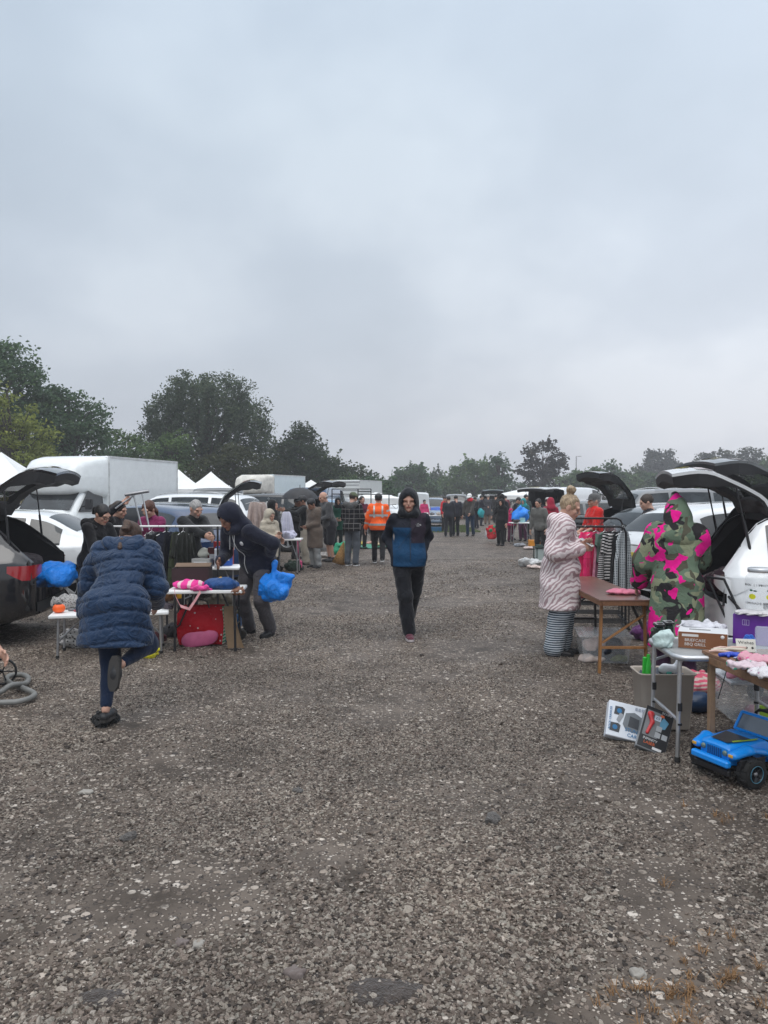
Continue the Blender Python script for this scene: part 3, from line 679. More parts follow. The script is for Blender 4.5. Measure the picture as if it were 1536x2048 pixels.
def car_body(kind, openg):
    key = (kind, openg)
    if key in _cars: return _cars[key]
    S = CAR[kind]; L = S['st'][-1][0]; xs = sorted(set([round(v, 3) for v in list(np.linspace(0, L, 62))] + [round(S['xh'], 3)]))
    V = []; Fc = []; nr = 13; full = 2 * nr - 1
    for x in xs:
        r = sect(S, x); ring = [(-y, z) for y, z in r] + [(y, z) for y, z in reversed(r[:-1])]
        for y, z in ring:
            k = abs(y) / max(r[2][0], .1); xo = 0
            if x == 0: xo = -.07 * (1 - k ** 3) * (1 - .6 * max(0, (z - .75)))
            if x == L: xo = .05 * (1 - k ** 2)
            V.append(Vector((x + xo, y, z)))
    n = len(xs); rt = 5
    for i in range(n - 1):
        for j in range(full - 1):
            jj = min(j, full - 2 - j)
            if openg and xs[i + 1] <= S['xh'] + 1e-3 and jj >= (9 if kind != 'van' else 99): continue
            Fc.append((i * full + j, i * full + j + 1, (i + 1) * full + j + 1, (i + 1) * full + j))
        Fc.append((i * full, (i + 1) * full, (i + 1) * full + full - 1, i * full + full - 1))
    for e in (0, n - 1):
        r = sect(S, xs[e]); b = e * full
        for j in range(nr - 1):
            if e == 0 and openg and j >= 3: continue
            nc = 10; rows = []
            for jj in (j, j + 1):
                if jj == nr - 1: row = [b + nr - 1] * (nc + 1)
                else:
                    row = [b + jj]
                    for c in range(1, nc):
                        y = -r[jj][0] + 2 * r[jj][0] * c / nc; k = abs(y) / max(r[2][0], .1); z = r[jj][1]
                        xo = -.07 * (1 - k ** 3) * (1 - .6 * max(0, (z - .75))) if e == 0 else .05 * (1 - k * k)
                        V.append(Vector((xs[e] + xo, y, z))); row.append(len(V) - 1)
                    row.append(b + full - 1 - jj)
                rows.append(row)
            for c in range(nc):
                f = []
                for q in (rows[0][c], rows[0][c + 1], rows[1][c + 1], rows[1][c]):
                    if q not in f: f.append(q)
                if len(f) > 2: Fc.append(tuple(f))
    me = new_mesh('body', V, Fc, [M_wht], None, True)
    bm = bmesh.new(); bm.from_mesh(me); bmesh.ops.remove_doubles(bm, verts=bm.verts, dist=.0005)
    # wheel arches: drop the faces inside the arch circle and pull the rim of the hole on to the circle
    for wx in S['wh']:
        R = S['r'] + .055
        ed = [e for e in bm.edges if all(abs(v.co.y) > .55 and math.hypot(v.co.x - wx, v.co.z - S['r']) < R + .22 for v in e.verts)]
        bmesh.ops.subdivide_edges(bm, edges=ed, cuts=3, use_grid_fill=True); bm.normal_update()
        dl = [f for f in bm.faces if math.hypot(f.calc_center_median().x - wx, f.calc_center_median().z - S['r']) < R and abs(f.calc_center_median().y) > .55 and abs(f.normal.z) < .9]
        bmesh.ops.delete(bm, geom=dl, context='FACES')
        for v in bm.verts:
            d = math.hypot(v.co.x - wx, v.co.z - S['r'])
            if abs(v.co.y) > .55 and v.is_boundary and d < R + .09 and v.co.z > S['zb'] - .0:
                k = R / max(d, .01); v.co.x = wx + (v.co.x - wx) * k; v.co.z = S['r'] + (v.co.z - S['r']) * k
    if kind == 'suv':
        for f in bm.faces:
            if f.calc_center_median().z < .60: f.material_index = 1
    bm.to_mesh(me); bm.free(); me.polygons.foreach_set('use_smooth', [True] * len(me.polygons)); me.update(); me.materials.append(M_rub)
    P = dict(body=me)
    # side windows
    wins = []
    for (a, b) in S['win']:
        for sd in (-1, 1):
            mb = MB(); G = []
            for i in range(9):
                x = a + (b - a) * i / 8; r = sect(S, x); z0 = r[6][1] + .015; z1 = r[8][1] - .01; col = []
                if z1 - z0 < .05: z1 = z0 + .05
                for j in range(5):
                    z = z0 + (z1 - z0) * j / 4; col.append(Vector((x, sd * (sideY(S, x, z) + .006), z)))
                G.append(col)
            mb.grid(G); wins.append(mb)
    P['win'] = wins
    def across(xa, xb, off, wfr=.96, nx=5):
        mb = MB(); G = []
        for i in range(nx):
            x = xa + (xb - xa) * i / (nx - 1); r = sect(S, x)[9:]; row = []
            ys = [(-y * wfr, z) for y, z in r] + [(y * wfr, z) for y, z in reversed(r[:-1])]
            for y, z in ys: row.append(Vector((x + off, y, z + .006)))
            G.append(row)
        return mb.grid(G)
    P['ws'] = across(*S['ws'], .006)
    P['rw'] = across(*S['rw'], -.006) if S['rw'] and not openg else None
    tr = MB()
    seams = [S['win'][i][1] + .035 for i in range(len(S['win']))]
    for x in seams[:-1] + [seams[-1] + .02] if kind != 'van' else [2.7, 3.65]:
        for sd in (-1, 1):
            G = []
            for z in np.linspace(S['zb'] + .12, sect(S, x)[5][1], 7): G.append([Vector((x + d, sd * (sideY(S, x, z) + .0015), z)) for d in (-.004, .004)])
            tr.grid(G, sm=False)
    for sd in (-1, 1):   # sill cladding and belt strip
        x0, x1 = S['wh'][0] + S['r'] + .08, S['wh'][1] - S['r'] - .08
        tr.grid([[Vector((x0 + (x1 - x0) * i / 6, sd * (sideY(S, x0 + (x1 - x0) * i / 6, z) + .006), z)) for z in (S['zb'] + .03, S['zb'] + .12)] for i in range(7)])
        tr.grid([[Vector((x, sd * (sideY(S, x, z) + .008), z)) for z in (sect(S, x)[6][1] - .012, sect(S, x)[6][1] + .014)] for x in np.linspace(S['win'][0][0], S['win'][-1][1], 14)])
        for wx in S['wh']:   # inner arch liner
            G = []
            for k in range(13):
                a = math.pi * k / 12; R = S['r'] + .05; G.append([Vector((wx + R * math.cos(a), sd * y, S['r'] + R * math.sin(a))) for y in (.45, .84)])
            tr.grid(G)
            tr.add([(wx - R, sd * .5, S['r'] - .1), (wx + R, sd * .5, S['r'] - .1), (wx + R, sd * .5, S['r'] + R), (wx - R, sd * .5, S['r'] + R)], [(0, 1, 2, 3)])
    # lower rear bumper insert
    tr.grid([[Vector((-.075 + .07 * abs(y / .8) ** 3 - .004, y, z)) for z in (S['zb'] + .13, S['zb'] + .24)] for y in np.linspace(-.66, .66, 12)])
    P['trim'] = tr
    # lamps wrap round the rear corners
    lam = []
    zt = sect(S, .05)[5][1] - .02
    for sd in (-1, 1):
        mb = MB(); G = []
        path = [(-.052, .54), (-.045, .60), (-.03, .68), (.0, .79), (.06, None), (.14, None), (.21, None)]
        for q, (x, y) in enumerate(path):
            col = []; hh = .16 * (1 - .55 * max(0, (q - 4) / 2)) * (.55 + .45 * min(1, q / 3))
            for j in range(4):
                z = zt - .005 - hh * (1 - j / 3); yy = y if y is not None else sideY(S, max(x, .02), z) + .012
                col.append(Vector((x - .012 if y is not None else x, sd * (yy + (.012 if y else 0)), z)))
            G.append(col)
        mb.grid(G); lam.append(mb)
    P['lamp'] = lam
    fl = []
    for sd in (-1, 1):
        mb = MB(); G = []
        for q in range(6):
            t = q / 5; x = L - .02 - .42 * t; z0 = _interp(S['st'], x)[1] - .16; G.append([Vector((x + .03 * (1 - t), sd * (sideY(S, x, z0 + j * .05) + .008 - .12 * (1 - t) ** 2), z0 + .13 * j / 3)) for j in range(4)])
        mb.grid(G); fl.append(mb)
    P['front_lamp'] = fl
    if openg:
        lin = MB(); wi = .60; xi = 1.25 if kind != 'van' else 2.4; zt = S['gate'][0][1] - .06; z0 = S['gate'][-1][1] + .02
        xo = S['xh']
        def q4(*p): lin.add(list(p), [(0, 1, 2, 3)])
        wl = .70; zs = sect(S, .3)[6][1]
        q4((-.0, -wl, z0), (xi, -wl, z0), (xi, wl, z0), (-.0, wl, z0)); q4((xi, -wl, z0), (xi, wl, z0), (xi, wi, zt), (xi, -wi, zt))
        for sd in (-1, 1): lin.add([(0, sd * wl, z0), (xi, sd * wl, z0), (xi, sd * wi, zt), (xo + .02, sd * wi, zt), (.10, sd * (wl - .03), zs + .03), (.0, sd * (wl), zs - .05)], [tuple(range(6))])
        q4((xo, -wi, zt), (xi, -wi, zt), (xi, wi, zt), (xo, wi, zt))
        # rim of the opening joins lining and body
        for sd in (-1, 1):
            pts = [Vector((-.02, sd * .80, S['gate'][-1][1] + .03)), Vector((.01, sd * .80, zs - .05))] + [Vector((x, sd * (sect(S, x)[9][0] + .01), sect(S, x)[9][1] - .005)) for x in np.linspace(.03, S['xh'], 7)]
            inn = [Vector((0, sd * wl, z0)), Vector((.0, sd * wl, zs - .05))] + [Vector((.10 + (xo + .02 - .10) * i / 6, sd * (wl - .03 + (wi - wl + .03) * i / 6), zs + .03 + (zt - zs - .03) * i / 6)) for i in range(7)]
            lin.grid([[a, b] for a, b in zip(pts, inn)])
            lin.tube([p + (Vector((inn[i] - p)) * .12) for i, p in enumerate(pts)], .014, 6)
        xh_r = sect(S, S['xh']); lin.grid([[Vector((S['xh'] + .005, y, _z)) for _z in (xh_r[11][1] - .0, zt - .02)] for y in np.linspace(-.58, .58, 8)])
        lin.grid([[Vector((-.03, y, S['gate'][-1][1] + .025)), Vector((.05, y, z0))] for y in np.linspace(-.78, .78, 8)])
        if kind != 'van':
            for sd in (-1, 1): lin.box((xi - .1, sd * .33, z0 + .33), (.16, .5, .62), Matrix.Rotation(-.25, 3, 'Y'), .05)
        P['lining'] = lin
    _cars[key] = P; return P
def gate_parts(kind, ang, wtop=.58, wbot=.70):
    """outer skin, inner trim and glass of a raised tailgate turned about its hinge"""
    S = CAR[kind]; g = S['gate']; hx, hz = g[0]; a = R_(ang); n = 15; prof = []
    xs = [i / (n - 1) for i in range(n)]; ln = [0]
    for p, q in zip(g, g[1:]): ln.append(ln[-1] + math.hypot(q[0] - p[0], q[1] - p[1]))
    for t in xs:
        d = t * ln[-1]; i = max(k for k in range(len(g)) if ln[k] <= d + 1e-9); i = min(i, len(g) - 2); f = (d - ln[i]) / (ln[i + 1] - ln[i]); prof.append((g[i][0] + (g[i + 1][0] - g[i][0]) * f, g[i][1] + (g[i + 1][1] - g[i][1]) * f))
    prof = [prof[0]] + [((prof[i - 1][0] + 2 * prof[i][0] + prof[i + 1][0]) / 4, (prof[i - 1][1] + 2 * prof[i][1] + prof[i + 1][1]) / 4) for i in range(1, n - 1)] + [prof[-1]]
    def rot(x, z):
        dx, dz = x - hx, z - hz; return hx + dx * math.cos(a) + dz * math.sin(a), hz - dx * math.sin(a) + dz * math.cos(a)
    ny = 13; glz = (2, 7) if kind != 'van' else (1, 6)
    def pt(i, c, off):
        x, z = prof[i]; p0 = prof[max(i - 1, 0)]; p1 = prof[min(i + 1, n - 1)]; tx, tz = p1[0] - p0[0], p1[1] - p0[1]; L = math.hypot(tx, tz); nx, nz = tz / L, -tx / L
        t = i / (n - 1); wdt = (wtop + (wbot - wtop) * min(1, t * 1.5)) * (1 - .12 * max(0, (t - .8) / .2)); y = -wdt + 2 * wdt * c / (ny - 1); k = abs(y) / wdt
        if off > .001: y *= .985
        bul = .05 * (1 - k ** 2) - off; x2, z2 = x + nx * bul, z + nz * bul
        X, Z = rot(x2, z2); return Vector((X, y, Z))
    o, inn, gl = MB(), MB(), MB()
    def dent(i, c):
        u, v = i / (n - 1), abs(c / (ny - 1) - .5) * 2
        q = max(0, min(1, (u - .45) / .2)); q = q * q * (3 - 2 * q) * (1 - max(0, (u - .93) / .07) * .4); return .055 + .095 * q + (.015 if (.62 < u < .9 and v < .6) else 0) + .006 * math.sin(i * 2.1 + c)
    out = [[pt(i, c, 0) for c in range(ny)] for i in range(n)]; inr = [[pt(i, c, dent(i, c)) for c in range(ny)] for i in range(n)]
    for i in range(n - 1):
        for c in range(ny - 1):
            isg = glz[0] <= i < glz[1] and 2 <= c < ny - 3
            if isg: gl.add([out[i][c], out[i + 1][c], out[i + 1][c + 1], out[i][c + 1]], [(0, 1, 2, 3)], 0, True)
            else:
                o.add([out[i][c], out[i + 1][c], out[i + 1][c + 1], out[i][c + 1]], [(0, 1, 2, 3)], 0, True); inn.add([inr[i][c], inr[i + 1][c], inr[i + 1][c + 1], inr[i][c + 1]], [(0, 1, 2, 3)], 0, True)
    ring = [(i, 0) for i in range(n)] + [(n - 1, c) for c in range(1, ny)] + [(i, ny - 1) for i in range(n - 2, -1, -1)] + [(0, c) for c in range(ny - 2, 0, -1)]
    for q in range(len(ring)):
        (i, c), (i2, c2) = ring[q], ring[(q + 1) % len(ring)]; a1, a2 = out[i][c], out[i2][c2]; b1, b2 = inr[i][c], inr[i2][c2]; f1 = min(1, .030 / max((b1 - a1).length, .001)); f2 = min(1, .030 / max((b2 - a2).length, .001)); m1, m2 = a1.lerp(b1, f1), a2.lerp(b2, f2); o.add([a1, a2, m2, m1], [(0, 1, 2, 3)]); inn.add([m1, m2, b2, b1], [(0, 1, 2, 3)])
    ring = [(i, 2) for i in range(glz[0], glz[1] + 1)] + [(glz[1], c) for c in range(3, ny - 2)] + [(i, ny - 3) for i in range(glz[1] - 1, glz[0] - 1, -1)] + [(glz[0], c) for c in range(ny - 4, 1, -1)]
    for q in range(len(ring)):
        (i, c), (i2, c2) = ring[q], ring[(q + 1) % len(ring)]; inn.add([out[i][c], out[i2][c2], inr[i2][c2], inr[i][c]], [(0, 1, 2, 3)])
    extra = MB(); m = n * 2 // 3
    for c in (ny // 2,): extra.box(pt(n - 2, c, .075), (.05, .12, .03))
    struts = []
    for sd, c in ((-1, 0), (1, ny - 1)):
        top_ = pt(6, c, .05); st = MB(); base = Vector((S['gate'][3][0] + .16, sd * (wbot - .02), S['gate'][4][1] + .10)); mid = base.lerp(top_, .55); st.tube([base, mid], .014, 8); st.tube([mid, top_], .008, 8); struts.append(st)
    badge = pt(n * 3 // 5 + 1, ny // 2, -.006); lamps = []
    if kind in ('hatch', 'suv', 'estate'):
        for c0 in (1, ny - 4):
            lb = MB(); lb.grid([[pt(i, c, -.008) for c in range(c0, c0 + 3)] for i in range(9, 12)]); lamps.append(lb)
    plate = MB(); plate.grid([[pt(i, c, -.010) for c in range(4, 9)] for i in range(11, 13)])
    return o, inn, gl, extra, struts, lamps, plate
M_tail = M((.30, .010, .014), .15, 'paint', name='tail_lamp'); M_amber = M((.7, .3, .03), .2, 'paint', name='amber'); M_lamp = M((.55, .57, .6), .12, 'paint', name='headlamp_glass'); M_tclear = M((.5, .45, .45), .15, 'paint', name='clear_lamp')
def build_car(label, kind, paint, x, y, rz, gate=None, lampm=None, cat='car', group='cars parked behind the stalls', roof_rail=False, plate=None, scale=1.0):
    """x, y: middle of the rear bumper; rz: heading in degrees (0 = nose towards +X)"""
    P = car_body(kind, gate is not None); S = CAR[kind]
    root = empty('parked_car' if kind != 'van' else 'parked_van', (x, y, 0), R_(rz), label, cat, group); root.scale = (scale,) * 3
    o = mobj('body', P['body'].copy() if P['body'].users else P['body'], root); o.data.materials[0] = paint
    for w in P['win']: w.build('window', GLASS, root)
    P['ws'].build('windscreen', GLASS, root)
    if P['rw']: P['rw'].build('rear_window', GLASS, root)
    P['trim'].build('trim', M_rub, root)
    for l in P['lamp']: l.build('tail_light', lampm or M_tail, root)
    for l in P['front_lamp']: l.build('headlight', M_lamp, root)
    t, rm = wheel_mesh(S['r'])
    for wx in S['wh']:
        for sd in (-1, 1):
            w = empty_child('wheel', root, (wx, sd * .80, S['r'])); w.rotation_euler = (0, rnd.random() * 3, 0) if sd > 0 else (0, rnd.random() * 3, math.pi)
            t.build('tyre', M_rub, w); rm.build('rim', [M_alu, M_dark], w)
    for sd in (-1, 1):
        xm = S['win'][-1][1] - .12; mb = MB(); V, Q = surf([ell((xm, sd * (.99), sect(S, xm)[6][1] + .07), (.07, .10, .065)), limb((xm, sd * .86, sect(S, xm)[6][1] + .02), (xm, sd * .98, sect(S, xm)[6][1] + .04), .02, .02)], .02, .03)
        mobj('wing_mirror', fast_mesh('wing_mirror', V, Q, paint), root)
    if roof_rail:
        for sd in (-1, 1):
            mb = MB(); mb.tube([Vector((xx, sd * (S['st'][4][4] - .06), _interp(S['st'], xx)[2] + (.045 if 0 < i < 6 else .01))) for i, xx in enumerate(np.linspace(.7, 2.5, 7))], .013, 6); mb.build('roof_rail', M_alu, root)
    if gate is not None:
        P['lining'].build('boot_lining', M_dark, root)
        o_, inn, gl, ex, struts, lamps, pl = gate_parts(kind, gate, *((.66, .78) if kind == 'suv' else (.60, .72))); g = o_.build('tailgate', paint, root)
        inn.build('gate_trim', M((.018, .018, .020), .6, 'plastic'), g); gl.build('gate_glass', m_clearglass(), g); ex.build('gate_latch', M_steel, g)
        for s_ in struts: s_.build('strut', M_blk, g)
        for l in lamps: l.build('gate_light', M_tail, g)
        pl.build('number_plate', M((.62, .52, .05), .5, 'plastic'), g)
    elif plate:
        mb = MB(); mb.box((-.082, 0, .78 if kind != 'van' else .6), (.008, .50, .11)); mb.build('number_plate', plate, root)
    return root
def empty_child(name, parent, loc):
    o = bpy.data.objects.new(name, None); link(o, parent); o.location = loc; return o
_cg = []
def m_clearglass():
    if _cg: return _cg[0]
    m, t, b = _base('tinted_glass'); b.inputs['Base Color'].default_value = (.03, .04, .04, 1); b.inputs['Roughness'].default_value = .03; b.inputs['Alpha'].default_value = .75; b.inputs['Specular IOR Level'].default_value = .12
    _cg.append(m); return m
def box_van(label, x, y, rz, h, L, W, body, box, luton=True, stain=None, rails=False, z0=.85):
    """x, y: front centre of the box; rz: heading of the nose in degrees (0 = +X)"""
    root = empty('box_van', (x, y, 0), R_(rz), label, 'van', 'vans parked behind the stalls')
    mb = MB(); mb.box((-L / 2, 0, (z0 + h) / 2), (L, W, h - z0), None, .03); bx = mb.build('cargo_box', box, root)
    mb = MB()   # aluminium edge rails
    for sy in (-1, 1):
        mb.bar((-L, sy * (W / 2 + .004), h - .03), (0, sy * (W / 2 + .004), h - .03), .02, .06); mb.bar((-L, sy * (W / 2 + .004), z0 + .04), (0, sy * (W / 2 + .004), z0 + .04), .02, .08)
        for xx in (-L + .02, -.02): mb.bar((xx, sy * (W / 2 + .004), z0), (xx, sy * (W / 2 + .004), h), .045, .02)
    mb.build('edge_rail', M((.62, .63, .63), .45, 'metal', .2), bx)
    if luton:
        mb = MB(); G = []
        zl = h - 1.22
        for (xx, zt, zb_, w, p) in ((0, h, zl, W / 2, .04), (.06, h, zl, W / 2 * .995, .06), (.45, h - .015, zl + .03, W / 2 * .95, .12), (.85, h - .09, zl + .07, W / 2 * .87, .2), (1.10, h - .28, zl + .13, W / 2 * .78, .25), (1.20, h - .52, zl + .24, W / 2 * .70, .25), (1.21, h - .62, zl + .40, W / 2 * .55, .2)):
            zc, hh = (zt + zb_) / 2, (zt - zb_) / 2; row = []
            for k in range(32):
                a = 2 * math.pi * k / 32; ex = .22 + p; c, s_ = math.cos(a), math.sin(a)
                row.append(Vector((xx, w * math.copysign(abs(c) ** ex, c), zc + hh * math.copysign(abs(s_) ** ex, s_))))
            G.append(row + [row[0]])
        mb.grid(G); mb.add(G[-1][:-1], [tuple(range(32))], 0, True); mb.build('luton_pod', stain or body, root)
    # cab
    cb = MB(); G = []
    for (xx, zt, w) in ((0, min(2.05, h - .6), .98), (.35, 2.02, .98), (.75, 1.9, .97), (1.15, 1.52, .97), (1.42, 1.22, .96), (1.75, 1.08, .92), (1.98, .85, .84), (2.03, .55, .8)):
        G.append([Vector((xx, yy * w, zz)) for yy, zz in ((-1, .38), (-1.0, .9), (-.98, min(1.2, zt)), (-.86, max(zt - .08, .5)), (-.6, zt), (0, zt + .02), (.6, zt), (.86, max(zt - .08, .5)), (.98, min(1.2, zt)), (1.0, .9), (1, .38))])
    cb.grid(G); cb.add(G[-1], [tuple(range(11))]); cab = cb.build('cab', body, root)
    w = MB(); w.grid([[Vector((xx + .012, yy, zz + .01)) for yy in (-.80, -.3, .3, .80)] for xx, zz in ((.80, 1.86), (1.0, 1.68), (1.15, 1.53), (1.38, 1.26))]); w.build('windscreen', GLASS, cab)
    for sy in (-1, 1):
        w = MB(); w.add([(.12, sy * 1.0, 1.2), (1.28, sy * .985, 1.2), (.78, sy * .93, 1.78), (.12, sy * .935, 1.84)], [(0, 1, 2, 3)]); w.build('side_window', GLASS, cab)
        mm = MB(); mm.box((1.05, sy * 1.16, 1.42), (.10, .20, .30), None, .03); mm.bar((1.05, sy * .98, 1.35), (1.05, sy * 1.1, 1.38), .03); mm.build('wing_mirror', M_blk, cab)
        hl = MB(); hl.box((1.93, sy * .70, .86), (.10, .26, .20), None, .04); hl.build('headlight', M_lamp, cab)
    ch = MB(); ch.box((-L / 2, 0, .70), (L, .8, .16)); ch.box((.9, 0, .40), (2.0, 1.7, .16), None, .05); ch.build('chassis', M_dark, root)
    t, rm = wheel_mesh(.34)
    for wx in (-L * .62, 1.35):
        for sd in (-1, 1):
            wl = empty_child('wheel', root, (wx, sd * .86, .34)); wl.rotation_euler = (0, 0, 0 if sd > 0 else math.pi); t.build('tyre', M_rub, wl); rm.build('rim', [M_alu, M_dark], wl)
    return root
# ---------------------------------------------------------------- trees
def m_leaf(c, hue=.0):
    key = ('leaf', c)
    if key in _mc: return _mc[key]
    m, t, b = _base('leaves'); a = t.nodes.new('ShaderNodeAttribute'); a.attribute_name = 'tone'
    r = ramp(t, [(0, tuple(v * .60 for v in c)), (.5, c), (1, (min(1, c[0] * 1.9), min(1, c[1] * 1.7), c[2] * 1.3))]); t.links.new(a.outputs['Fac'], r.inputs[0])
    t.links.new(r.outputs[0], b.inputs['Base Color']); b.inputs['Roughness'].default_value = .6; b.inputs['Specular IOR Level'].default_value = .25
    tr = t.nodes.new('ShaderNodeBsdfTranslucent'); t.links.new(r.outputs[0], tr.inputs[0]); ms = t.nodes.new('ShaderNodeMixShader'); ms.inputs[0].default_value = .3
    t.links.new(b.outputs[0], ms.inputs[1]); t.links.new(tr.outputs[0], ms.inputs[2]); t.links.new(ms.outputs[0], t.nodes['Material Output'].inputs[0]); _mc[key] = m; return m
M_bark = M((.06, .05, .042), .9, 'cloth', name='bark')
def leaf_mesh(C, size, tone, mat, rg, elong=1.5, droop=0.0):
    """one small folded leaf clump (two quads) at every centre C (n,3)"""
    n = len(C); a = rg.normal(size=(n, 3)); a[:, 2] = a[:, 2] * .6 - droop; a /= np.linalg.norm(a, axis=1, keepdims=True); b = rg.normal(size=(n, 3)); b -= a * (a * b).sum(1, keepdims=True); b /= np.linalg.norm(b, axis=1, keepdims=True)
    s = size * rg.uniform(.55, 1.35, (n, 1)); A = a * s * elong * .5; B = b * s * .5; c = np.cross(a, b) * s * .22
    V = np.stack([C - A, C + B * .9 + c, C + A, C - B * .9 + c], 1).reshape(-1, 3); Q = np.arange(4 * n).reshape(n, 4)
    me = fast_mesh('crown', V, Q, mat, False); at_ = me.attributes.new('tone', 'FLOAT', 'FACE'); at_.data.foreach_set('value', np.clip(tone, 0, 1).astype(np.float32)); return me
def tree(label, x, y, blobs, col, leaf=.2, dens=1.0, seed=0, trunk=.25, birch=False, name='tree', group='trees beyond the car boot sale', clump=.55, per=26, cat='tree', shell=.62, wisp=0):
    """blobs: (dx, dy, z, rx, ry, rz)"""
    rg = np.random.default_rng(seed); root = empty(name, (x, y, 0), 0, label, cat, group); Cs = []; Ts = []
    cen = []
    for (dx, dy, z, rx, ry, rz) in blobs:
        n = max(8, int(dens * 2.6 * (rx * ry + rx * rz + ry * rz) / 3 * 4 / (clump ** 2) * .30))
        d = rg.normal(size=(n, 3)); d /= np.linalg.norm(d, axis=1, keepdims=True); r = rg.uniform(shell, 1.0, (n, 1)) ** .8 * (1 + .10 * np.sin(d[:, :1] * 7 + seed) * np.sin(d[:, 2:] * 6 + seed * 2)); p = d * r * np.array([rx, ry, rz]) + np.array([dx, dy, z]); p = p[p[:, 2] > .3]; cen.append(p)
    cen = np.concatenate(cen); m = len(cen); ctone = rg.normal(.42, .16, m)
    for i in range(m):
        k = int(per * (1.4 if leaf < .25 else 1) * rg.uniform(.5, 1.4)); p = cen[i] + np.clip(rg.normal(size=(k, 3)), -1.5, 1.5) * np.array([clump, clump, clump * .62]) * rg.uniform(.5, 1.15); Cs.append(p); Ts.append(np.full(k, ctone[i]) + rg.normal(0, .13, k))
        if birch and rg.random() < birch:
            Ls = rg.uniform(.8, 3.2); kk = int(Ls * 34); t = rg.uniform(0, 1, kk); q = cen[i] + np.stack([rg.normal(0, .09, kk) + .12 * np.sin(t * 5 + i), rg.normal(0, .09, kk), -t * Ls], 1); Cs.append(q); Ts.append(np.full(kk, ctone[i] - .05) + rg.normal(0, .1, kk))
        if wisp and rg.random() < wisp:
            Ls = rg.uniform(.4, 1.3); kk = int(Ls * 14); t = rg.uniform(0, 1, kk); q = cen[i] + np.stack([rg.normal(0, .06, kk) + (cen[i][0] - blobs[0][0]) * .12 * t, rg.normal(0, .06, kk), t * Ls], 1); Cs.append(q); Ts.append(np.full(kk, ctone[i] + .05))
    C = np.concatenate(Cs); T = np.concatenate(Ts); me = leaf_mesh(C, leaf * (.82 if leaf < .25 else 1), T, m_leaf(col), rg, 1.5, .5 if birch else 0)
    mobj('crown', me, root)
    zt = max(b[2] for b in blobs); tm = MB(); b0 = blobs[0]
    tm.tube([(0, 0, -.1), (.1 * b0[0], 0, zt * .4), (.5 * b0[0], 0, zt * .8), (b0[0], b0[1], zt * 1.02)], [trunk, trunk * .8, trunk * .5, trunk * .15], 9)
    for i in range(0, m, max(1, m // 34)):
        p = Vector(cen[i]); z0 = max(.5, min(p.z * .55, zt * .8)); f = z0 / (zt * 1.02); st = Vector((b0[0] * f * f, b0[1] * f * f * 0, z0)); mid = st.lerp(p, .5) + Vector((0, 0, -.12 * (p - st).length * 0 + .1 * (p - st).length)); tm.tube([st, mid, p], [trunk * .38, trunk * .22, trunk * .06], 5)
    tm.build('trunk', M_bark, root); return root

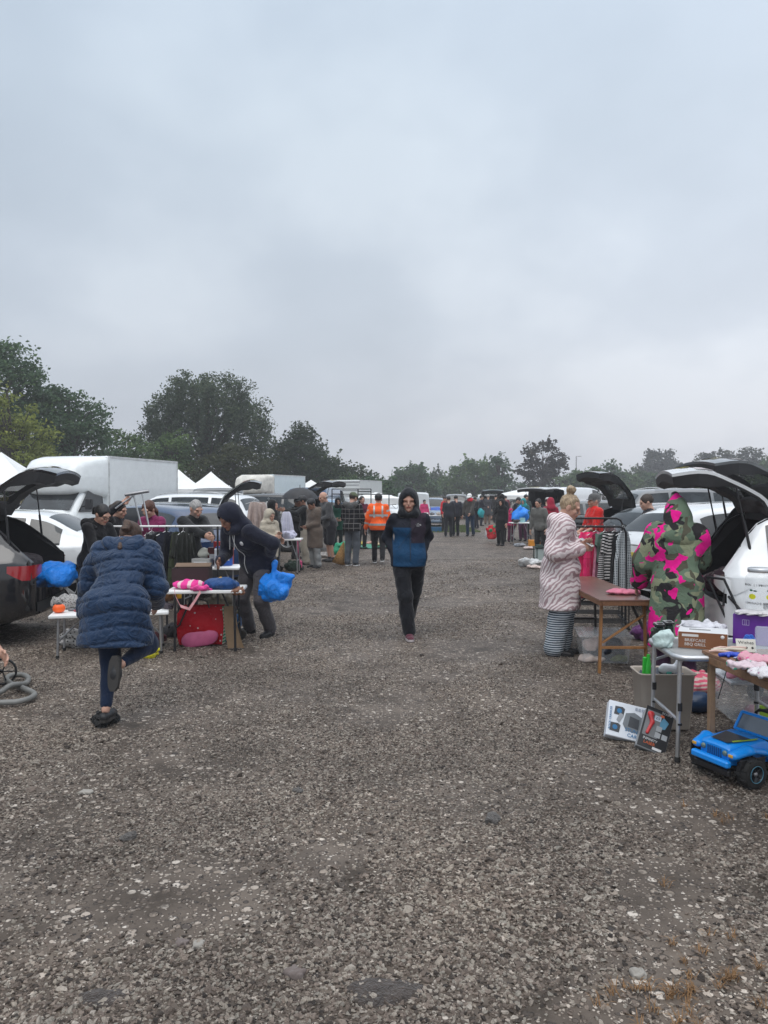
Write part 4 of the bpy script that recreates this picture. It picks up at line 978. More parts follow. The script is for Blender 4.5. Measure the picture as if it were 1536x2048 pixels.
DG = (.066, .120, .062); MG = (.10, .165, .066); YG = (.21, .25, .06); GG = (.09, .125, .075)
def build_trees():
    X = xat
    def Z(py, Y): return CAMH + (989 - py) * Y / F
    # left hand group, about 45 m away
    Y = 45; x0 = X(-10, Y)
    tree('tallest dark tree rising at the far left edge above the white gazebo', x0, Y, [(0, 0, Z(790, Y), 3.4, 3, 2.6), (1.1, 0, Z(735, Y), 1.5, 1.6, 1.5), (-.4, 0, Z(712, Y), 1.2, 1.2, .9), (1.6, .3, Z(880, Y), 3.0, 3, 2.6)], DG, .2, 1.0, 3, .3, clump=.42)
    Y = 38; tree('yellow green leafy tree in front of the tallest dark tree', X(25, Y), Y, [(-.2, 0, Z(835, Y), 1.5, 1.3, 1.1), (.5, .3, Z(875, Y), 1.35, 1.2, .9), (-.9, 0, Z(790, Y), .7, .8, .7), (.3, 0, Z(915, Y), 1.7, 1.2, .9)], YG, .17, .9, 5, .18, clump=.34)
    Y = 46; tree('broad dark tree between the tallest tree and the weeping birch', X(140, Y), Y, [(0, 0, Z(850, Y), 2.3, 2.2, 1.9), (-1.0, 0, Z(805, Y), 1.2, 1.2, .9), (1.2, 0, Z(830, Y), 1.1, 1.2, .9), (.2, 0, Z(905, Y), 2.9, 2.2, 1.5), (-.1, 0, Z(795, Y), .8, .8, .6)], DG, .2, 1.0, 7, .28, clump=.42)
    Y = 50; tree('low bushy tree filling the gap left of the weeping birch', X(238, Y), Y, [(0, 0, Z(895, Y), 1.3, 1.2, 1.1), (.7, .2, Z(915, Y), 1.8, 1.3, 1.3), (-.8, 0, Z(930, Y), 1.6, 1.4, 1.0)], MG, .2, .8, 9, .15, clump=.42)
    Y = 55; tree('large weeping birch with hanging branches and a rounded crown', X(415, Y), Y, [(0, 0, Z(805, Y), 3.7, 3, 2.0), (2.6, 0, Z(845, Y), 1.9, 2.2, 2.0), (-2.6, 0, Z(835, Y), 1.9, 2, 1.7), (-1.3, 0, Z(875, Y), 3.5, 2.4, 2.0), (3.6, .2, Z(870, Y), 1.0, 1.5, 1.3), (-3.9, 0, Z(880, Y), 1.3, 1.6, 1.8), (0, 0, Z(770, Y), 2.6, 2, .9)], (.080, .112, .070), .16, .70, 13, .3, birch=.75, clump=.38, shell=.55)
    Y = 52; tree('short green tree standing in front of the weeping birch', X(345, Y), Y, [(0, 0, Z(905, Y), 1.3, 1.2, 1.2), (.1, 0, Z(880, Y), .8, .8, .7), (.3, 0, Z(940, Y), 2.2, 1.3, 1.1)], MG, .18, .9, 15, .14, clump=.36)
    Y = 51; tree('low rounded bush under the right side of the weeping birch', X(470, Y), Y, [(0, 0, Z(930, Y), 2.2, 1.5, 1.3), (1.6, 0, Z(940, Y), 1.6, 1.3, 1.0), (-1.4, 0, Z(945, Y), 1.7, 1.3, 1.0)], (.05, .06, .026), .18, .9, 17, .14, cat='bush', name='bush', clump=.36)
    Y = 60; tree('cone shaped green tree right of the weeping birch', X(600, Y), Y, [(0, 0, Z(915, Y), 2.3, 2, 1.9), (.1, 0, Z(885, Y), 1.15, 1.1, 1.0), (.15, 0, Z(866, Y), .5, .5, .6), (1.2, 0, Z(925, Y), 1.9, 1.6, 1.2), (-1.3, 0, Z(920, Y), 1.5, 1.5, 1.2), (.2, 0, Z(945, Y), 3.6, 1.8, 1.4)], (.038, .062, .03), .21, 1.0, 19, .22, wisp=.25, clump=.42)
    Y = 66; tree('low green tree sloping down beside the cone shaped tree', X(680, Y), Y, [(0, 0, Z(948, Y), 2.6, 1.6, 1.1), (2.1, 0, Z(955, Y), 1.7, 1.4, .8), (-1.8, 0, Z(940, Y), 1.8, 1.5, 1.2)], (.042, .062, .03), .22, .9, 21, .16, wisp=.2, clump=.42)
    # centre, about 100 m
    L = [('rounded green tree in the middle above the hooded man', 822, 95, [(0, 0, 962, 2.3, 2.2, 1.8), (.3, 0, 948, 1.3, 1.3, 1.0), (-1.8, 0, 975, 1.8, 1.6, 1.1), (2.1, 0, 975, 1.6, 1.5, 1.2)], DG),
         ('small faint pointed tree behind the middle of the row', 878, 120, [(0, 0, 962, .9, .9, 2.3), (-.8, 0, 970, 1.8, 1.5, 1.6)], GG),
         ('wide green tree left of the dark narrow tree', 945, 105, [(0, 0, 955, 3.2, 2.4, 2.2), (-1.9, 0, 945, 1.2, 1.2, 1.0), (.5, 0, 935, 1.8, 1.8, 1.1), (-3.2, 0, 968, 1.8, 1.6, 1.5), (2.5, 0, 960, 1.9, 1.7, 1.8)], MG),
         ('dark narrow tree left of the open branched tree', 998, 100, [(0, 0, 945, 1.5, 1.5, 1.9), (0, 0, 918, 1.0, 1.0, .9), (.2, 0, 965, 2.0, 1.6, 1.4)], DG),
         ('open branched round tree with sky showing through its crown', 1085, 98, [(0, 0, 915, 2.9, 2.5, 2.1), (-1.6, 0, 935, 1.7, 1.5, 1.3), (1.5, 0, 935, 1.6, 1.5, 1.5), (.2, 0, 955, 2.7, 1.8, 1.5)], (.045, .045, .038)),
         ('low bushy tree below the distant lamp post', 1165, 112, [(0, 0, 960, 2.2, 1.6, 1.5), (2.0, 0, 955, 1.5, 1.5, 1.5), (-1.9, 0, 966, 1.6, 1.4, 1.2)], MG),
         ('small tree with pointed top right of the distant lamp post', 1222, 108, [(0, 0, 950, 1.3, 1.3, 1.5), (.1, 0, 930, .6, .6, .8), (.9, 0, 962, 1.7, 1.4, 1.4)], DG),
         ('round hazy tree behind the row at the right', 1268, 125, [(0, 0, 958, 2.3, 1.8, 1.8), (1.5, 0, 965, 2.2, 1.6, 1.6)], GG),
         ('far misty round tree above the row at the right', 1320, 175, [(0, 0, 922, 4.3, 3.5, 2.8), (2.5, 0, 945, 4.0, 3.5, 2.6), (-2.8, 0, 950, 2.6, 2.5, 2.2)], (.05, .062, .05)),
         ('far misty spreading tree behind the raised white tailgate', 1432, 165, [(0, 0, 915, 3.6, 3, 1.4), (2.4, 0, 935, 3.3, 3, 2.4), (-2.6, 0, 930, 2.6, 2.4, 1.9), (0, 0, 955, 5.5, 3, 2.4)], (.055, .065, .045)),
         ('far misty tree near the right edge', 1500, 160, [(0, 0, 915, 2.6, 2.4, 2.0), (1.0, 0, 945, 3.8, 2.6, 2.6)], (.05, .062, .045)),
         ('nearer green tree at the right edge', 1550, 120, [(0, 0, 940, 2.6, 2.2, 2.4), (-1.2, 0, 958, 2.4, 1.8, 1.8)], MG)]
    for i, (lb, px, Y, bl, c) in enumerate(L):
        sp = 'open branched' in lb
        tree(lb, X(px, Y), Y, [(a, b, Z(c_, Y), rx, ry, rz) for a, b, c_, rx, ry, rz in bl], c, .30 if Y < 130 else .40, .55 if sp else 1.0, 31 + i, .2, wisp=.25 if i % 2 == 0 else .1, shell=.5, clump=.45 if Y < 130 else .6, per=20)
    # the hedge line that closes the field
    hedge = [(X(700 + i * 46, 118 + (i % 3) * 3), 118 + (i % 3) * 3) for i in range(20)]
    for i, (hx, hy) in enumerate(hedge):
        hs = [('left', 0)][0]
        w = 2.6; z = Z(950 if i > 8 else 966, hy) * .55
        tree('dense hedgerow bush, %s in the row along the far edge of the field' % ORD[i], hx, hy, [(0, 0, z, w, 1.5, z * .95), (1.2, .3, z * 1.15, 1.5, 1.2, z * .75)], [MG, DG, (.04, .055, .03)][i % 3], .32, .8, 80 + i, .12, group='hedgerow bushes', name='hedge_bush', cat='bush', clump=.45, per=16)
    for i in range(11):
        hx, hy = X(-40 + i * 78, 62), 62 + (i % 2) * 2; z = 1.6 + .3 * math.sin(i * 2.2)
        tree('dense understorey bush, %s behind the vans on the left side' % ORD[i], hx, hy, [(0, 0, z, 2.3, 1.5, z), (1.2, 0, z * 1.1, 1.7, 1.2, z * .8)], [MG, DG, (.04, .055, .03)][i % 3], .24, .9, 120 + i, .12, group='understorey bushes', name='bush', cat='bush', clump=.42, per=20)
ORD = ['first', 'second', 'third', 'fourth', 'fifth', 'sixth', 'seventh', 'eighth', 'ninth', 'tenth', 'eleventh', 'twelfth', 'thirteenth', 'fourteenth', 'fifteenth', 'sixteenth', 'seventeenth', 'eighteenth', 'nineteenth', 'twentieth']
build_trees()

# ---------------------------------------------------------------- ground
def m_ground():
    m, t, b = _base('gravel_ground'); co = _coord(t)
    big = _noise(t, co, .45, 5, .6); mid = _noise(t, co, 2.6, 5, .65); fine = _noise(t, co, 30, 4, .7)
    mud = ramp(t, [(.3, (.042, .031, .022)), (.5, (.098, .077, .061)), (.72, (.160, .129, .103))]); t.links.new(mid.outputs[0], mud.inputs[0])
    o = mud.outputs[0]; hts = []
    for sc, off, th in ((17, 0, .42), (34, 5, .40), (62, 9, .38)):
        mp = _coord(t, (1, 1.0, 1)); mp.inputs['Location'].default_value = (off, off, 0)
        w = _noise(t, mp, sc * .8, 2); va = t.nodes.new('ShaderNodeVectorMath'); va.operation = 'MULTIPLY_ADD'; va.inputs[1].default_value = (.018, .018, 0); t.links.new(w.outputs['Color'], va.inputs[0]); t.links.new(mp.outputs[0], va.inputs[2])
        v = t.nodes.new('ShaderNodeTexVoronoi'); v.inputs['Scale'].default_value = sc; v.inputs['Randomness'].default_value = 1; t.links.new(va.outputs[0], v.inputs['Vector'])
        sp = t.nodes.new('ShaderNodeSeparateColor'); t.links.new(v.outputs['Color'], sp.inputs[0])
        cr_ = ramp(t, [(0, (.040, .033, .030)), (.3, (.15, .118, .095)), (.55, (.27, .222, .182)), (.8, (.43, .37, .315)), (1, (.54, .485, .425))]); t.links.new(sp.outputs[0], cr_.inputs[0])
        shp = ramp(t, [(th * .75, (1, 1, 1)), (th, (0, 0, 0))]); t.links.new(v.outputs['Distance'], shp.inputs[0])
        pick = ramp(t, [(.30, (0, 0, 0)), (.34, (1, 1, 1))]); t.links.new(sp.outputs[1], pick.inputs[0])
        bare = ramp(t, [(.34, (0, 0, 0)), (.45, (1, 1, 1))]); t.links.new(mid.outputs[0], bare.inputs[0])
        f = t.nodes.new('ShaderNodeMath'); f.operation = 'MULTIPLY'; t.links.new(shp.outputs[0], f.inputs[0]); t.links.new(pick.outputs[0], f.inputs[1])
        f2 = t.nodes.new('ShaderNodeMath'); f2.operation = 'MULTIPLY'; t.links.new(f.outputs[0], f2.inputs[0]); t.links.new(bare.outputs[0], f2.inputs[1])
        o = _mix(t, o, cr_.outputs[0], f2.outputs[0]); hts.append((f2.outputs[0], .35 / sc))
    tone = ramp(t, [(.34, (.70, .69, .68)), (.5, (1, 1, 1)), (.66, (1.2, 1.18, 1.15))]); t.links.new(big.outputs[0], tone.inputs[0]); o = _mix(t, o, tone.outputs[0], 1.0, 'MULTIPLY')
    t.links.new(o, b.inputs['Base Color']); prev = None
    for h, d in hts: prev = _bump(t, b, h, .9, d, prev)
    prev = _bump(t, b, fine.outputs[0], .5, .01, prev); b.inputs['Roughness'].default_value = .62; b.inputs['Specular IOR Level'].default_value = .35
    return m
def fade(x, y): return max(0, min(1, (27 - y) / 9)) * max(0, min(1, (13 - abs(x)) / 3))
def ground():
    ys = list(np.linspace(-12, 14, 131)) + list(np.geomspace(14.4, 1500, 60)); xs = list(-np.geomspace(1200, 9.2, 26)) + list(np.linspace(-9, 9, 91)) + list(np.geomspace(9.2, 1200, 26))
    f = wob(.011, 1.7, 2); g = wob(.016, .5, 4); V = []
    for y in ys:
        for x in xs:
            p = np.array([x, y, 0.]); k = fade(x, y); V.append((x, y, float(f(p) + g(p)) * k - .0))
    n = len(xs); Q = np.array([(i * n + j, i * n + j + 1, (i + 1) * n + j + 1, (i + 1) * n + j) for i in range(len(ys) - 1) for j in range(n - 1)])
    o = mobj('ground', fast_mesh('ground', np.array(V), Q, m_ground())); tag(o, 'stony brown gravel ground of the sale field', None, None, 'structure'); return f, g
_gf, _gg = ground()
def gz(x, y):
    p = np.array([x, y, 0.]); return float(_gf(p) + _gg(p)) * fade(x, y)
def gravel():
    m, t, b = _base('stone'); oi = t.nodes.new('ShaderNodeObjectInfo')
    r = ramp(t, [(0, (.034, .027, .023)), (.22, (.105, .083, .068)), (.42, (.20, .16, .134)), (.6, (.29, .240, .203)), (.72, (.29, .27, .235)), (.88, (.37, .325, .275)), (1, (.45, .41, .36))]); t.links.new(oi.outputs['Random'], r.inputs[0])
    n = _noise(t, _coord(t), 1.6, 4, .7); s = ramp(t, [(.3, (.62, .60, .58)), (.7, (1.25, 1.22, 1.2))]); t.links.new(n.outputs[0], s.inputs[0])
    bg_ = t.nodes.new('ShaderNodeTexNoise'); bg_.inputs['Scale'].default_value = .45; bg_.inputs['Detail'].default_value = 5; bg_.inputs['Roughness'].default_value = .6; t.links.new(oi.outputs['Location'], bg_.inputs['Vector']); tn = ramp(t, [(.34, (.70, .69, .68)), (.5, (1, 1, 1)), (.66, (1.2, 1.18, 1.15))]); t.links.new(bg_.outputs[0], tn.inputs[0])
    t.links.new(_mix(t, _mix(t, r.outputs[0], s.outputs[0], 1.0, 'MULTIPLY'), tn.outputs[0], 1.0, 'MULTIPLY'), b.inputs['Base Color']); b.inputs['Roughness'].default_value = .55; b.inputs['Specular IOR Level'].default_value = .4
    _bump(t, b, n.outputs[0], .5, .15)
    kinds = []; cc = bpy.data.collections.new('stone_kinds')
    for i in range(14):
        rg = np.random.default_rng(100 + i); p = rg.normal(size=(15, 3)); p /= np.linalg.norm(p, axis=1, keepdims=True); p *= rg.uniform(.75, 1.1, (15, 1)) * np.array([1, rg.uniform(.62, .95), rg.uniform(.40, .72)])
        bm = bmesh.new()
        for q in p: bm.verts.new(q)
        bmesh.ops.convex_hull(bm, input=bm.verts); bmesh.ops.delete(bm, geom=[v for v in bm.verts if not v.link_faces], context='VERTS')
        bmesh.ops.bevel(bm, geom=bm.edges[:], offset=.07, segments=1, affect='EDGES', clamp_overlap=True)
        me = bpy.data.meshes.new('stone'); bm.to_mesh(me); bm.free(); me.materials.append(m); o = bpy.data.objects.new('stone_kind', me); cc.objects.link(o); kinds.append(o)
    rg = np.random.default_rng(5)
    pts = []; sc = []
    def band(y0, y1, den, smin, smax, pw=2.6):
        A = (y1 - y0) * ((y0 + y1) / 2 * 1.02 + .5); n = int(A * den); y = np.sqrt(rg.uniform(y0 ** 2, y1 ** 2, n)); x = rg.uniform(-.53, .53, n) * (y + .25)
        P = np.stack([x, y, np.zeros(n)], 1); nz = 1.3 * wob(1, 2.4, 77)(P) + .8 * wob(1, 6.5, 78)(P) + .9 * wob(1, .9, 79)(P); keep = rg.uniform(-1.1, 1.0, n) < nz + .35; P = P[keep]; u = rg.uniform(0, 1, len(P)); s = smin + (smax - smin) * u ** pw
        pts.append(P); sc.append(s)
    band(2.0, 3.6, 11000, .0038, .0150, 2.0); band(3.6, 5.5, 9000, .0042, .0135, 2.0); band(5.5, 8, 5600, .0048, .0135, 2.1); band(8, 12, 2500, .0065, .016, 2.0); band(12, 20, 420, .010, .022)
    band(2.0, 6, 60, .016, .032); band(6, 14, 12, .015, .035)
    P = np.concatenate(pts); S = np.concatenate(sc); P[:, 2] = (_gf(P) + _gg(P)) * np.clip((27 - P[:, 1]) / 9, 0, 1) * np.clip((13 - np.abs(P[:, 0])) / 3, 0, 1) + S * .10; keep = ~((np.abs(P[:, 1]) > 29))
    N = len(P); me = bpy.data.meshes.new('gravel'); me.vertices.add(N); me.vertices.foreach_set('co', P.astype(np.float32).ravel())
    a = me.attributes.new('sz', 'FLOAT', 'POINT'); a.data.foreach_set('value', S.astype(np.float32))
    a = me.attributes.new('rt', 'FLOAT_VECTOR', 'POINT'); rv = np.stack([rg.normal(0, .35, N), rg.normal(0, .35, N), rg.uniform(0, 6.28, N)], 1); a.data.foreach_set('vector', rv.astype(np.float32).ravel())
    a = me.attributes.new('ki', 'INT', 'POINT'); a.data.foreach_set('value', rg.integers(0, 14, N).astype(np.int32))
    o = mobj('gravel', me); tag(o, 'loose grey and brown stones strewn over the ground', None, None, 'stuff')
    ng = bpy.data.node_groups.new('scatter_stones', 'GeometryNodeTree'); ng.interface.new_socket('Geometry', in_out='INPUT', socket_type='NodeSocketGeometry'); ng.interface.new_socket('Geometry', in_out='OUTPUT', socket_type='NodeSocketGeometry')
    gi = ng.nodes.new('NodeGroupInput'); go = ng.nodes.new('NodeGroupOutput'); ip = ng.nodes.new('GeometryNodeInstanceOnPoints'); ci = ng.nodes.new('GeometryNodeCollectionInfo'); ci.inputs[0].default_value = cc; ci.inputs[1].default_value = True
    def na(nm, dt):
        q = ng.nodes.new('GeometryNodeInputNamedAttribute'); q.data_type = dt; q.inputs[0].default_value = nm; return q.outputs[0]
    ng.links.new(gi.outputs[0], ip.inputs['Points']); ng.links.new(ci.outputs[0], ip.inputs['Instance']); ip.inputs['Pick Instance'].default_value = True
    ng.links.new(na('ki', 'INT'), ip.inputs['Instance Index']); ng.links.new(na('rt', 'FLOAT_VECTOR'), ip.inputs['Rotation']); ng.links.new(na('sz', 'FLOAT'), ip.inputs['Scale']); ng.links.new(ip.outputs[0], go.inputs[0])
    md = o.modifiers.new('stones', 'NODES'); md.node_group = ng; print('STONES', N)
gravel()
def big_stones():
    ms = [M((.30, .28, .25), .7, 'cloth', name='pale_rock'), M((.13, .12, .112), .8, 'cloth', name='grey_rock', ws=50, wr=1.0, vs=25, var=.35), M((.16, .13, .12), .75, 'cloth', name='brown_rock')]
    for i, (px, py, s, mi, lb) in enumerate([(172, 1583, .036, 0, 'pale angular rock lying alone on gravel at the left'), (985, 1641, .055, 1, 'flat dark grey stone in the middle of the gravel'), (592, 1956, .036, 2, 'square brown rock near the bottom edge'),
        (258, 1672, .04, 1, 'dark broken stone on gravel left of centre'), (595, 1577, .03, 1, 'small grey stone beyond the middle of the gravel'), (1275, 1952, .030, 0, 'rounded pale stone near the dry grass'), (396, 1893, .024, 0, 'pale pebble near the bottom left'), (366, 1888, .026, 2, 'brown pebble at the bottom left')]):
        p = gnd(px, py); V, Q = surf([rbox((0, 0, .0), (s * 1.7, s * 1.25, s * .85), s * .22, Matrix.Rotation(.12, 3, 'X')), ell((s * .3, 0, .002), (s * .9, s * .7, s * .4))], s * .09, s * .3, (), wob(s * .15, 2.2 / s, i, True))
        o = mobj('rock', fast_mesh('rock', V, Q, ms[mi], True), None, (p.x, p.y, gz(p.x, p.y) + s * .12), (0, 0, i * 1.3)); tag(o, lb, 'rock', 'larger rocks on the gravel')
    for i, (px, py, rx, ry, lb) in enumerate([(210, 1995, .085, .05, 'oval bare patch of dark worn ground at the bottom left'), (770, 1990, .13, .075, 'bare patch of dark worn ground at the bottom centre')]):
        p = gnd(px, py); mb = MB(); G = []
        for k in range(28):
            a = 2 * math.pi * k / 28; q = 1 + .14 * math.sin(a * 3 + i) + .08 * math.sin(a * 7); G.append([Vector((math.cos(a) * rx * q * f, math.sin(a) * ry * q * f, z)) for f, z in ((1.15, -.012), (.97, .003), (.6, .008), (.01, .009))])
        mb.grid(G, closeu=True); o = mb.build('bare_patch', M((.058, .046, .040), .8, 'cloth', ws=40, wr=.8, vs=30, var=.4), None, (p.x, p.y, gz(p.x, p.y))); tag(o, lb, None, None, 'structure')
big_stones()
def dry_grass():
    rg = np.random.default_rng(9); V = []; Q = []; T = []
    spots = [(1500, 1985, .22, 150), (1400, 1975, .14, 60), (1245, 1990, .07, 55), (1295, 1970, .05, 40), (1370, 2000, .10, 80), (1375, 2030, .08, 70), (1440, 1935, .10, 50), (1490, 1880, .12, 50), (1500, 1650, .35, 90), (1440, 1640, .2, 40), (1320, 2035, .06, 30), (1330, 1775, .05, 10)]
    for px, py, r, n in spots:
        c = gnd(px, py)
        for tf in range(max(1, n // 14)):
            cx, cy = c.x + rg.normal(0, r * .5), c.y + rg.normal(0, r * .5)
            for k in range(15):
                a = rg.uniform(0, 6.28); h = rg.uniform(.012, .045); w = .0016; o = Vector((cx + rg.normal(0, .009), cy + rg.normal(0, .009), gz(cx, cy))); d = Vector((math.cos(a), math.sin(a), 0)); s = Vector((-d.y, d.x, 0)) * w; m_ = o + d * h * .5 + Vector((0, 0, h * .7)); e = o + d * h * 1.2 + Vector((0, 0, h * .75)); b = len(V)
                V += [o - s, o + s, m_ + s * .8, m_ - s * .8, e]; Q += [(b, b + 1, b + 2, b + 3), (b + 3, b + 2, b + 4, b + 4)]
    me = new_mesh('dry_grass', V, [q if q[2] != q[3] else q[:3] for q in Q], M((.22, .12, .05), .8, var=.45, vs=9), recalc=False); o = mobj('dry_grass', me); tag(o, 'thin tufts of dry orange grass among the stones', None, None, 'stuff')
dry_grass()
# thin strip of grass in front of the far stalls
def verge():
    rg = np.random.default_rng(3); p0 = gnd(845, 1064); n = 2500; x = rg.uniform(p0.x - .4, p0.x + 2.6, n); y = rg.uniform(p0.y - .5, p0.y + 7, n); h = rg.uniform(.03, .08, n); a = rg.uniform(0, 3.14, n); w = .02
    A = np.stack([x - w * np.cos(a), y - w * np.sin(a), 0 * x], 1); B = np.stack([x + w * np.cos(a), y + w * np.sin(a), 0 * x], 1); C = np.stack([x + .02, y, h], 1); D = np.stack([x - .02, y, h * .9], 1)
    me = fast_mesh('grass', np.stack([A, B, C, D], 1).reshape(-1, 3), np.arange(4 * n).reshape(n, 4), M((.10, .14, .05), .8), False); tag(mobj('grass', me), 'strip of green grass beside the distant table stall', None, None, 'stuff')
verge()
# ---------------------------------------------------------------- small builders
def gazebo(label, x, y, w, d, he, hp, rz=0, dirty=False, group='white canopy tents'):
    root = empty('canopy_tent', (x, y, 0), R_(rz), label, 'tent', group); cm = M((.80, .81, .80), .6, 'canvas', var=.10, vs=1.2, name='tent_canvas')
    mb = MB(); n = 12; ring = []
    for k in range(4):
        a, b = [(-1, -1), (1, -1), (1, 1), (-1, 1)][k], [(1, -1), (1, 1), (-1, 1), (-1, -1)][k]
        for i in range(n): t = i / n; ring.append(Vector(((a[0] + (b[0] - a[0]) * t) * w / 2, (a[1] + (b[1] - a[1]) * t) * d / 2, he)))
    G = []
    for i, p in enumerate(ring):
        e = abs((i % n) / n - .5) * 2; col = []
        for j in range(9):
            t = j / 8; q = Vector((p.x * (1 - t), p.y * (1 - t), he + (hp - he) * (t ** 1.25 if t < .9 else t ** 1.1))); q.z -= .10 * (1 - e) * math.sin(math.pi * t) * .8; col.append(q)
        G.append(col)
    mb.grid(G, closeu=True); rf = mb.build('roof', cm, root)
    v = MB(); v.grid([[p * 1.0 + Vector((0, 0, .0)), Vector((p.x * 1.004, p.y * 1.004 + .02 * math.sin(i * 1.9), he - .12)), Vector((p.x * 1.01 + .015 * math.sin(i * 2.3), p.y * 1.01, he - .26 + .02 * abs(math.sin(i * .9))))] for i, p in enumerate(ring)], closeu=True); v.build('valance', cm, rf)
    for sx in (-1, 1):
        for sy in (-1, 1): q = MB(); q.bar((sx * (w / 2 - .04), sy * (d / 2 - .04), 0), (sx * (w / 2 - .04), sy * (d / 2 - .04), he), .04); q.box((sx * (w / 2 - .04), sy * (d / 2 - .04), .01), (.1, .1, .02)); q.build('leg', M_alu, root)
    fr = MB()
    for sx in (-1, 1): fr.bar((sx * (w / 2 - .06), -d / 2, he - .05), (sx * (w / 2 - .06), d / 2, he - .05), .025); fr.bar((-w / 2, sx * (d / 2 - .06), he - .05), (w / 2, sx * (d / 2 - .06), he - .05), .025)
    for i in range(4): a, b = -w / 2 + w * i / 4, -w / 2 + w * (i + 1) / 4; fr.bar((a, -d / 2 + .06, he - .05), (b, -d / 2 + .06, he - .45), .018); fr.bar((a, -d / 2 + .06, he - .45), (b, -d / 2 + .06, he - .05), .018)
    fr.build('frame', M_alu, root); return root
def fence(label, p, q, h, col, gap=.14, w=.07):
    p, q = Vector((*p, 0)), Vector((*q, 0)); L = (q - p).length; a = math.atan2(q.y - p.y, q.x - p.x); root = empty('slat_fence', p, a, label, 'fence', 'slatted fences')
    mb = MB(); n = int(L / gap)
    for i in range(n): mb.add([(i * gap, -.01, .06), (i * gap + w, -.01, .06), (i * gap + w, -.01, h - .03), (i * gap + w / 2, -.01, h), (i * gap, -.01, h - .03)] + [(i * gap, .01, .06), (i * gap + w, .01, .06), (i * gap + w, .01, h - .03), (i * gap + w / 2, .01, h), (i * gap, .01, h - .03)], [(0, 1, 2, 3, 4), (9, 8, 7, 6, 5), (0, 5, 6, 1), (1, 6, 7, 2), (4, 3, 8, 9), (0, 4, 9, 5)])
    for z in (.35, h - .35): mb.bar((0, .03, z), (L, .03, z), .06, .04)
    mb.build('slat_panel', M(col, .8, name='fence_paint'), root)
    for i in range(int(L / 2.6) + 1): mm = MB(); mm.box((i * 2.6, .08, h / 2), (.09, .09, h)); mm.build('post', M((.12, .10, .08), .8), root)
    return root
def table(label, x, y, L, W, h, rz=0, tm=None, lm=None, style='white', group='folding tables', ends=(1, 1)):
    root = empty('folding_table', (x, y, 0), R_(rz), label, 'table', group); tm = tm or M_wht; lm = lm or M_steel
    mb = MB(); mb.box((0, 0, h - .018), (L, W, .036), None, .010); tp = mb.build('tabletop', tm, root)
    if style == 'alu':
        mb = MB(); r = .07
        pts = []
        for cx, cy, a0 in ((L / 2 - r, W / 2 - r, 0), (-L / 2 + r, W / 2 - r, 90), (-L / 2 + r, -W / 2 + r, 180), (L / 2 - r, -W / 2 + r, 270)):
            for k in range(5): a = R_(a0 + k * 22.5); pts.append(Vector((cx + (r + .012) * math.cos(a), cy + (r + .012) * math.sin(a), h - .014)))
        mb.tube(pts, .019, 8, closed=True); mb.build('edge_rail', M_alu, tp)
    rr = .013 if style != 'alu' else .014
    for e, sx in enumerate((-1, 1)):
        xx = sx * (L / 2 - .09 if style != 'alu' else L / 2 - .02)
        for sy in (-1, 1):
            g = MB(); yy = sy * (W / 2 - .05 if style != 'alu' else W / 2 - .03); g.tube([(xx, yy, h - .03), (xx + sx * .01, yy * 1.0, 0.012)], rr, 8); lg = g.build('leg', lm, root)
            f = MB(); f.tube([(xx + sx * .01, yy, .03), (xx + sx * .01, yy, 0)], rr * 1.35, 8); f.build('foot_cap', M_rub, lg)
            if style == 'alu': c = MB(); c.tube([(xx, yy, h * .55), (xx, yy, h * .55 - .05)], rr * 1.3, 8); c.tube([(xx, yy, h * .36), (xx, yy, h * .36 - .012)], rr * 1.3, 8); c.build('clamp', M_blk, lg)
        b = MB(); b.tube([(xx, -W / 2 + .05, h * .38), (xx, W / 2 - .05, h * .38)], rr * .8, 8); b.tube([(xx, 0, h * .38), (xx - sx * L * .2, 0, h - .05)], rr * .8, 8) if style != 'alu' else b.tube([(xx, W / 2 - .03, h * .78), (xx - sx * .3, W / 2 - .03, h - .04)], rr * .7, 8); b.build('brace', lm, root)
        if style == 'arch':
            b = MB(); b.tube([(xx, -W / 2 + .05, h * .62), (xx, -W * .12, h * .62), (xx, W * .0, h * .75), (xx, W * .12, h * .62), (xx, W / 2 - .05, h * .62)], rr * .8, 8); b.build('brace', lm, root)
    return root
def pile(name, label, cat, p, size, mat, amp=.02, f=14, seed=0, h=None, group=None, rz=0, parent=None, k=2, ridged=True):
    sx, sy, sz = size; h = h or max(.006, max(size) / 34); rg = np.random.default_rng(seed)
    add = [ell((0, 0, sz * .42), (sx / 2, sy / 2, sz * .5))] + [ell((rg.uniform(-.3, .3) * sx, rg.uniform(-.3, .3) * sy, sz * rg.uniform(.2, .6)), (sx * rg.uniform(.18, .36), sy * rg.uniform(.18, .36), sz * rg.uniform(.25, .5))) for _ in range(k)]
    w1, w2 = wob(amp, f, seed, ridged), wob(amp * .22, f * 3.4, seed + 9, True); V, Q = surf(add, h, min(size) * .25, (), lambda P: w1(P) + w2(P), [((0, 0, -1), 0)]); o = mobj(name, fast_mesh(name, V, Q, mat), parent, p, (0, 0, R_(rz)))
    if parent is None: tag(o, label, cat, group)
    return o
